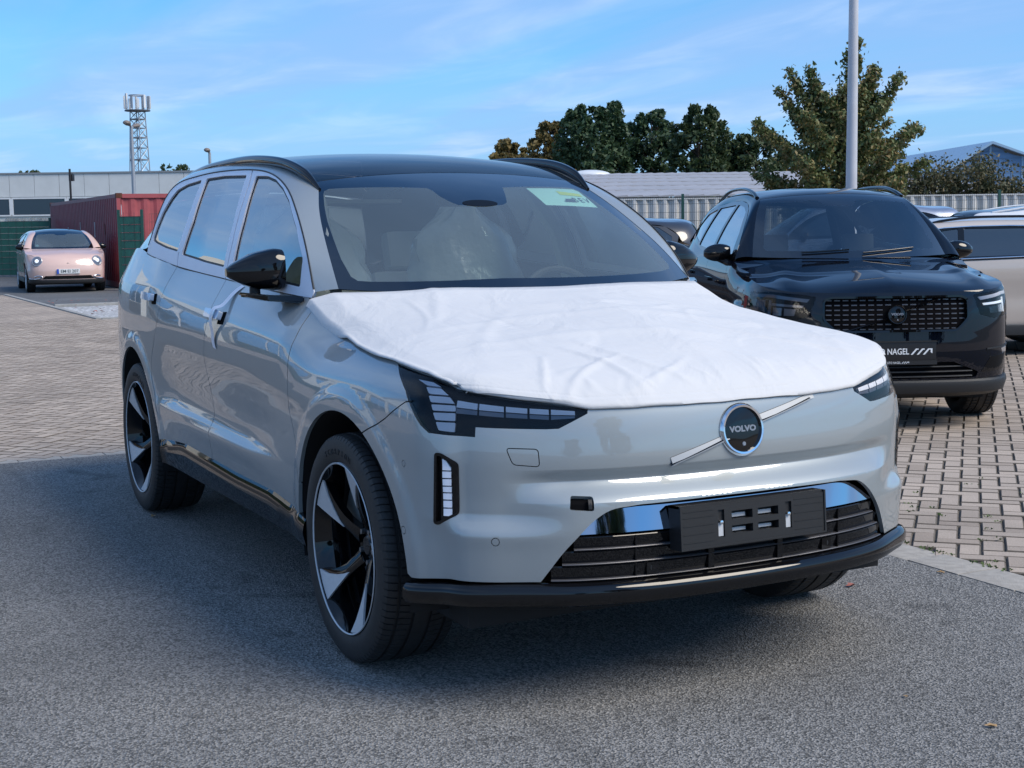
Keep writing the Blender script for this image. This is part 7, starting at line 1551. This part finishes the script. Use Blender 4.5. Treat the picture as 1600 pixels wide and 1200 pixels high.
# ---------------------------------------------------------------- pale pink retro hatchback
SP = dict(paint=PAINT_PINK, wb=2.65, tyre=(.325, .235, .205), ytr=.80, arch=.385, flare=.004, plan=[(.84, 0), (.838, .15), (.825, .30), (.80, .45), (.76, .58), (.70, .69), (.61, .785), (.48, .855), (.32, .895), (.15, .912), (0, .918), (-.5, .92), (-1, .92), (-1.6, .92), (-2.2, .92), (-2.5, .912), (-2.8, .885), (-3.1, .82), (-3.28, .72), (-3.37, .55), (-3.40, .3), (-3.41, 0)],
    stations=[(0., [(.14, .10), (.24, .04), (.36, .01), (.50, 0), (.62, .02), (.74, .07), (.84, .14), (.92, .22), (1.0, .34), (1.7, 1.2)]), (.6, [(.14, .10), (.24, .04), (.36, .01), (.50, 0), (.62, .02), (.74, .07), (.84, .14), (.92, .22), (1.0, .34), (1.7, 1.2)]), (.95, [(.14, .10), (.24, .04), (.36, .01), (.50, 0), (.62, .012), (.74, .04), (.84, .09), (.92, .15), (1.0, .24), (1.7, 1.0)]), ((.3,), ff), ((.0,), ff), ((-.5,), dd), ((-2.0,), dd), ((-2.4,), rr0), ((-3.0,), rr0), ((-3.25,), rr1)],
    belt=[(-.34, 1.03), (-1.0, 1.05), (-1.8, 1.07), (-2.3, 1.11), (-2.7, 1.17)], sill_z=.33, fb_z=.30, rb_z=.33, rear_z=1.0, hood_edge=lambda U: [(0, .80), (.45, .805), (.75, .83), (.98, .87), (1.2, .915), (1.4, .95), (U(0), .975), (U(-.2), 1.0), (U(-.34), 1.02)], corner_u=.98, cowl=[(-.02, 0, 1.02)], hood_c=([0, .15, .4, .7, 1], [(.73, .80), (.64, .87), (.45, .94), (.2, .99), (-.02, 1.02)]),
    top=(E0, [(0, 1.01), (-.20, 1.13), (-.40, 1.24), (-.60, 1.33), (-.80, 1.405), (-1.0, 1.45), (-1.3, 1.485), (-1.7, 1.495), (-2.1, 1.475), (-2.5, 1.41), (-2.85, 1.32), (-3.05, 1.2), (-3.3, 1.0)], E0, [(-.27, .72, 1.02), (-.40, .70, 1.13), (-.55, .665, 1.23), (-.70, .62, 1.315), (-.87, .565, 1.385), (-1.05, .55, 1.42), (-1.3, .55, 1.445), (-1.7, .55, 1.455), (-2.1, .545, 1.435), (-2.5, .53, 1.37), (-2.8, .52, 1.29), (-3.0, .58, 1.17), (-3.22, .66, 1.0)]),
    dlo_line=[(-.36, 1.035), (-.42, 1.11), (-.56, 1.20), (-.72, 1.28), (-.90, 1.345), (-1.1, 1.385), (-1.35, 1.405), (-1.7, 1.405), (-2.1, 1.375), (-2.4, 1.32), (-2.62, 1.24), (-2.72, 1.19), (-2.85, 1.12)], windows=[('a', [(-.50, 1.06), (-.62, 1.19), (-.9, 1.32), (-1.1, 1.36), (-1.42, 1.38), (-1.38, 1.08)]), ('b', [(-1.47, 1.085), (-1.5, 1.38), (-2.05, 1.35), (-2.4, 1.24), (-2.45, 1.15), (-2.1, 1.11)])],
    mirror=(-.55, .96, 1.07), doors=((-.5, -.45, -.42), (-1.44, -1.46, -1.42)), roof_mat=GLOSS_BLACK, handles=[(-1.15, .88), (-2.1, .90)], rim='silver', light_in=True)
cp_ = make_car('pale pink rounded small car with round headlights parked before the red container', (-31.05, 3.62, 0), R(-4.5), SP)
rt = cp_['root']; slab = cp_['slab']; sweep = cp_['sweep']; on = cp_['on']
RING_M = pbr('lamp_glass_grey', (.20, .24, .30), rough=.1, coat=1)
for m in (1, -1):
    q = np.array([[m*.74, .735]]); nn = -surf_normal(cp_['sh'], q)[0]; nn = nn*.75+np.array([.35, 0, .0]); nn /= np.linalg.norm(nn); X_ = np.cross((0, 0, 1), nn); X_ /= np.linalg.norm(X_); Mx = frame_M(cp_['sh'](q)[0], X_, np.cross(nn, X_), nn)
    for nm, prof, mt in (('headlight', [(-.05, .125), (.012, .125), (.022, .112), (.018, .100)], MATS['lamp_glass_grey']), ('lamp_glass', [(.018, .100), (.034, .05), (.038, .0001)], DIM_LENS), ('lamp_core', [(.036, .045), (.046, .035), (.048, .0001)], LED)):
        bm = bmesh.new(); lathe(bm, prof, 32, axis='z'); o = from_bm(nm, bm, mt, rt if nm == 'headlight' else hl_, auto=50); o.data.transform(Mx)
        if nm == 'headlight': hl_ = o
slab('lower_grille', [(-.52, .40), (.52, .40), (.60, .325), (-.60, .325)], GLOSS_BLACK, rt, -.01, .006)
for m in (1, -1):
    V = []
    for a, b in catmull([(m*.98, .335), (m*.80, .325), (m*.66, .34), (m*.58, .375), (m*.62, .395), (m*.78, .385)], 4): V.append(on(a, b, .012))
    pts_tube('chrome_blade', V, .012, CHROME, rt, 6)
dp = empty('number_plate', (.86, 0, .50)); dp.parent = rt; boxobj('plate_board', (-.02, 0, -.26, .26, -.055, .055), WHITE_P, dp, bev=.003); boxobj('euro_band', (.0, .003, -.26, -.215, -.055, .055), pbr('euro_blue', (.02, .08, .45), rough=.4), dp)
text_mesh('EM·EI 207', .095, .0006, mat=INK, parent=dp, M=MT(.025, .0, .002), width=.40, bold=.001)
bm = bmesh.new(); lathe(bm, [(.0, .03), (.012, .026), (.012, .018), (.004, .016)], 20, axis='x', c=(.79, 0, .67)); from_bm('badge', bm, CHROME, rt)
stk2 = boxobj('windscreen_vignette', (-.36, -.352, -.62, -.54, 1.075, 1.12), PAPER, rt)
# ---------------------------------------------------------------- estate / hatch cars seen partly behind
def sedan_spec(**k):
    S = dict(paint=PAINT_SAND, wb=2.87, tyre=(.345, .245, .235), ytr=.80, arch=.405, flare=.006, plan=[(.90, 0), (.895, .15), (.88, .30), (.85, .45), (.81, .58), (.74, .70), (.64, .80), (.52, .86), (.36, .90), (.18, .918), (0, .925), (-.5, .93), (-1, .932), (-1.6, .932), (-2.2, .932), (-2.8, .928), (-3.2, .90), (-3.5, .86), (-3.75, .78), (-3.88, .62), (-3.93, .35), (-3.94, 0)],
        stations=[(0., pf(top=.82)), (.6, pf(top=.82)), (.9, pf(top=.84)), ((.4,), ff), ((.1,), ff), ((-.5,), dd), ((-2.2,), dd), ((-2.7,), rr0), ((-3.3,), rr0), ((-3.7,), rr1)], belt=[(-.45, 1.0), (-1.2, 1.015), (-2.0, 1.035), (-2.7, 1.06), (-3.35, 1.11)], sill_z=.32, fb_z=.30, rb_z=.34, rear_z=1.02,
        hood_edge=lambda U: [(0, .80), (.45, .803), (.75, .82), (.98, .85), (1.2, .89), (1.45, .92), (U(.1), .945), (U(-.25), .965), (U(-.45), .99)], corner_u=.98, cowl=[(-.15, 0, 1.0)], hood_c=([0, .15, .4, .7, 1], [(.83, .80), (.76, .85), (.5, .92), (.15, .97), (-.15, 1.0)]),
        top=(E0, [(-.12, .99), (-.38, 1.12), (-.65, 1.24), (-.92, 1.345), (-1.18, 1.42), (-1.4, 1.45), (-1.7, 1.465), (-2.1, 1.468), (-2.7, 1.455), (-3.2, 1.43), (-3.6, 1.38), (-3.7, 1.24), (-3.88, 1.0)], E0, [(-.40, .745, 1.0), (-.56, .71, 1.11), (-.75, .67, 1.21), (-.95, .62, 1.31), (-1.18, .57, 1.385), (-1.4, .56, 1.41), (-1.7, .56, 1.43), (-2.1, .56, 1.432), (-2.7, .55, 1.42), (-3.2, .54, 1.39), (-3.55, .53, 1.34), (-3.64, .6, 1.2), (-3.8, .7, 1.0)]),
        dlo_line=[(-.47, 1.01), (-.58, 1.09), (-.76, 1.18), (-.95, 1.26), (-1.18, 1.32), (-1.4, 1.35), (-1.7, 1.365), (-2.1, 1.368), (-2.8, 1.352), (-3.15, 1.32), (-3.34, 1.20), (-3.38, 1.13), (-3.55, 1.06)],
        windows=[('a', [(-.66, 1.03), (-.80, 1.13), (-1.0, 1.24), (-1.2, 1.30), (-1.55, 1.345), (-1.50, 1.045)]), ('b', [(-1.57, 1.05), (-1.61, 1.345), (-2.28, 1.345), (-2.40, 1.065)]), ('c', [(-2.45, 1.07), (-2.33, 1.345), (-2.52, 1.343), (-2.75, 1.08)]), ('d', [(-2.82, 1.085), (-2.59, 1.34), (-3.05, 1.315), (-3.24, 1.19), (-3.24, 1.12)])],
        mirror=(-.72, .97, 1.04), doors=((-.62, -.56, -.5), (-1.55, -1.57, -1.52)), handles=[(-1.25, .86), (-2.32, .88)], dlo_mat=CHROME, side_glass=TINT, rails=None)
    S.update(k); return S
DKG = glass('dark_privacy_glass', (.03, .035, .04), refl=.14)
hdg = R(244); px0 = np.array([-7.32, 9.97])    # rear axle of the sand estate
Sb = sedan_spec(dlo_mat=GLOSS_BLACK, side_glass=DKG, chrome_line=1, rails=GLOSS_BLACK, handle_mat=CHROME, rim='black')
bo = px0+2.87*np.array([math.cos(hdg), math.sin(hdg)])
cb_ = make_car('pearl sand estate car standing crossways behind the black crossover at the right edge', (bo[0]+.28, bo[1]+.12, 0), hdg, Sb)
Sd = sedan_spec(paint=PAINT_DGREY, side_glass=DKG, dlo_mat=PAINT_DGREY)
th = R(243); tail = np.array(atD(1116, 21)[:2]); o_ = tail+3.94*np.array([math.cos(th), math.sin(th)])
cd = make_car('dark grey car whose roof and tail show between the two front cars', (o_[0], o_[1], 0), th, Sd); cd['root'].scale = (1, 1, 1.055)
slt = cd['slab']; slt('tail_light', [(cd['Lu']-1.1, .86), (cd['Lu']-.45, .86), (cd['Lu']-.45, .94), (cd['Lu']-1.1, .97)], pbr('tail_red', (.35, .01, .01), rough=.15, coat=1), cd['root'], -.004, .006, mirror=True)
def place(px, D, th, lead, **k): p = atD(px, D); return (p[0]+lead*math.cos(th), p[1]+lead*math.sin(th), 0)
Ss = dict(SX); Ss.update(paint=PAINT_SILV, rails=None, side_glass=DKG, ws_glass=WINDSCREEN, holes=[])
cs = make_car('silver blue crossover in the back row left of the white car with pale roof rails', place(1500, 23.5, R(240), 3.35), R(240), Ss)
Sw = dict(SX); Sw.update(paint=PAINT_WHITE, rails=PAINT_WHITE, roof_mat=GLOSS_BLACK, side_glass=DKG, mirror_mat=PAINT_WHITE, holes=[], dlo_mat=PAINT_WHITE, pillar_mat=PAINT_WHITE)
cw_ = make_car('white car with white roof rails and black roof behind the sand estate car', place(1466, 18.9, R(62), 3.45), R(62), Sw); cw_['root'].scale = (1, 1, .94)
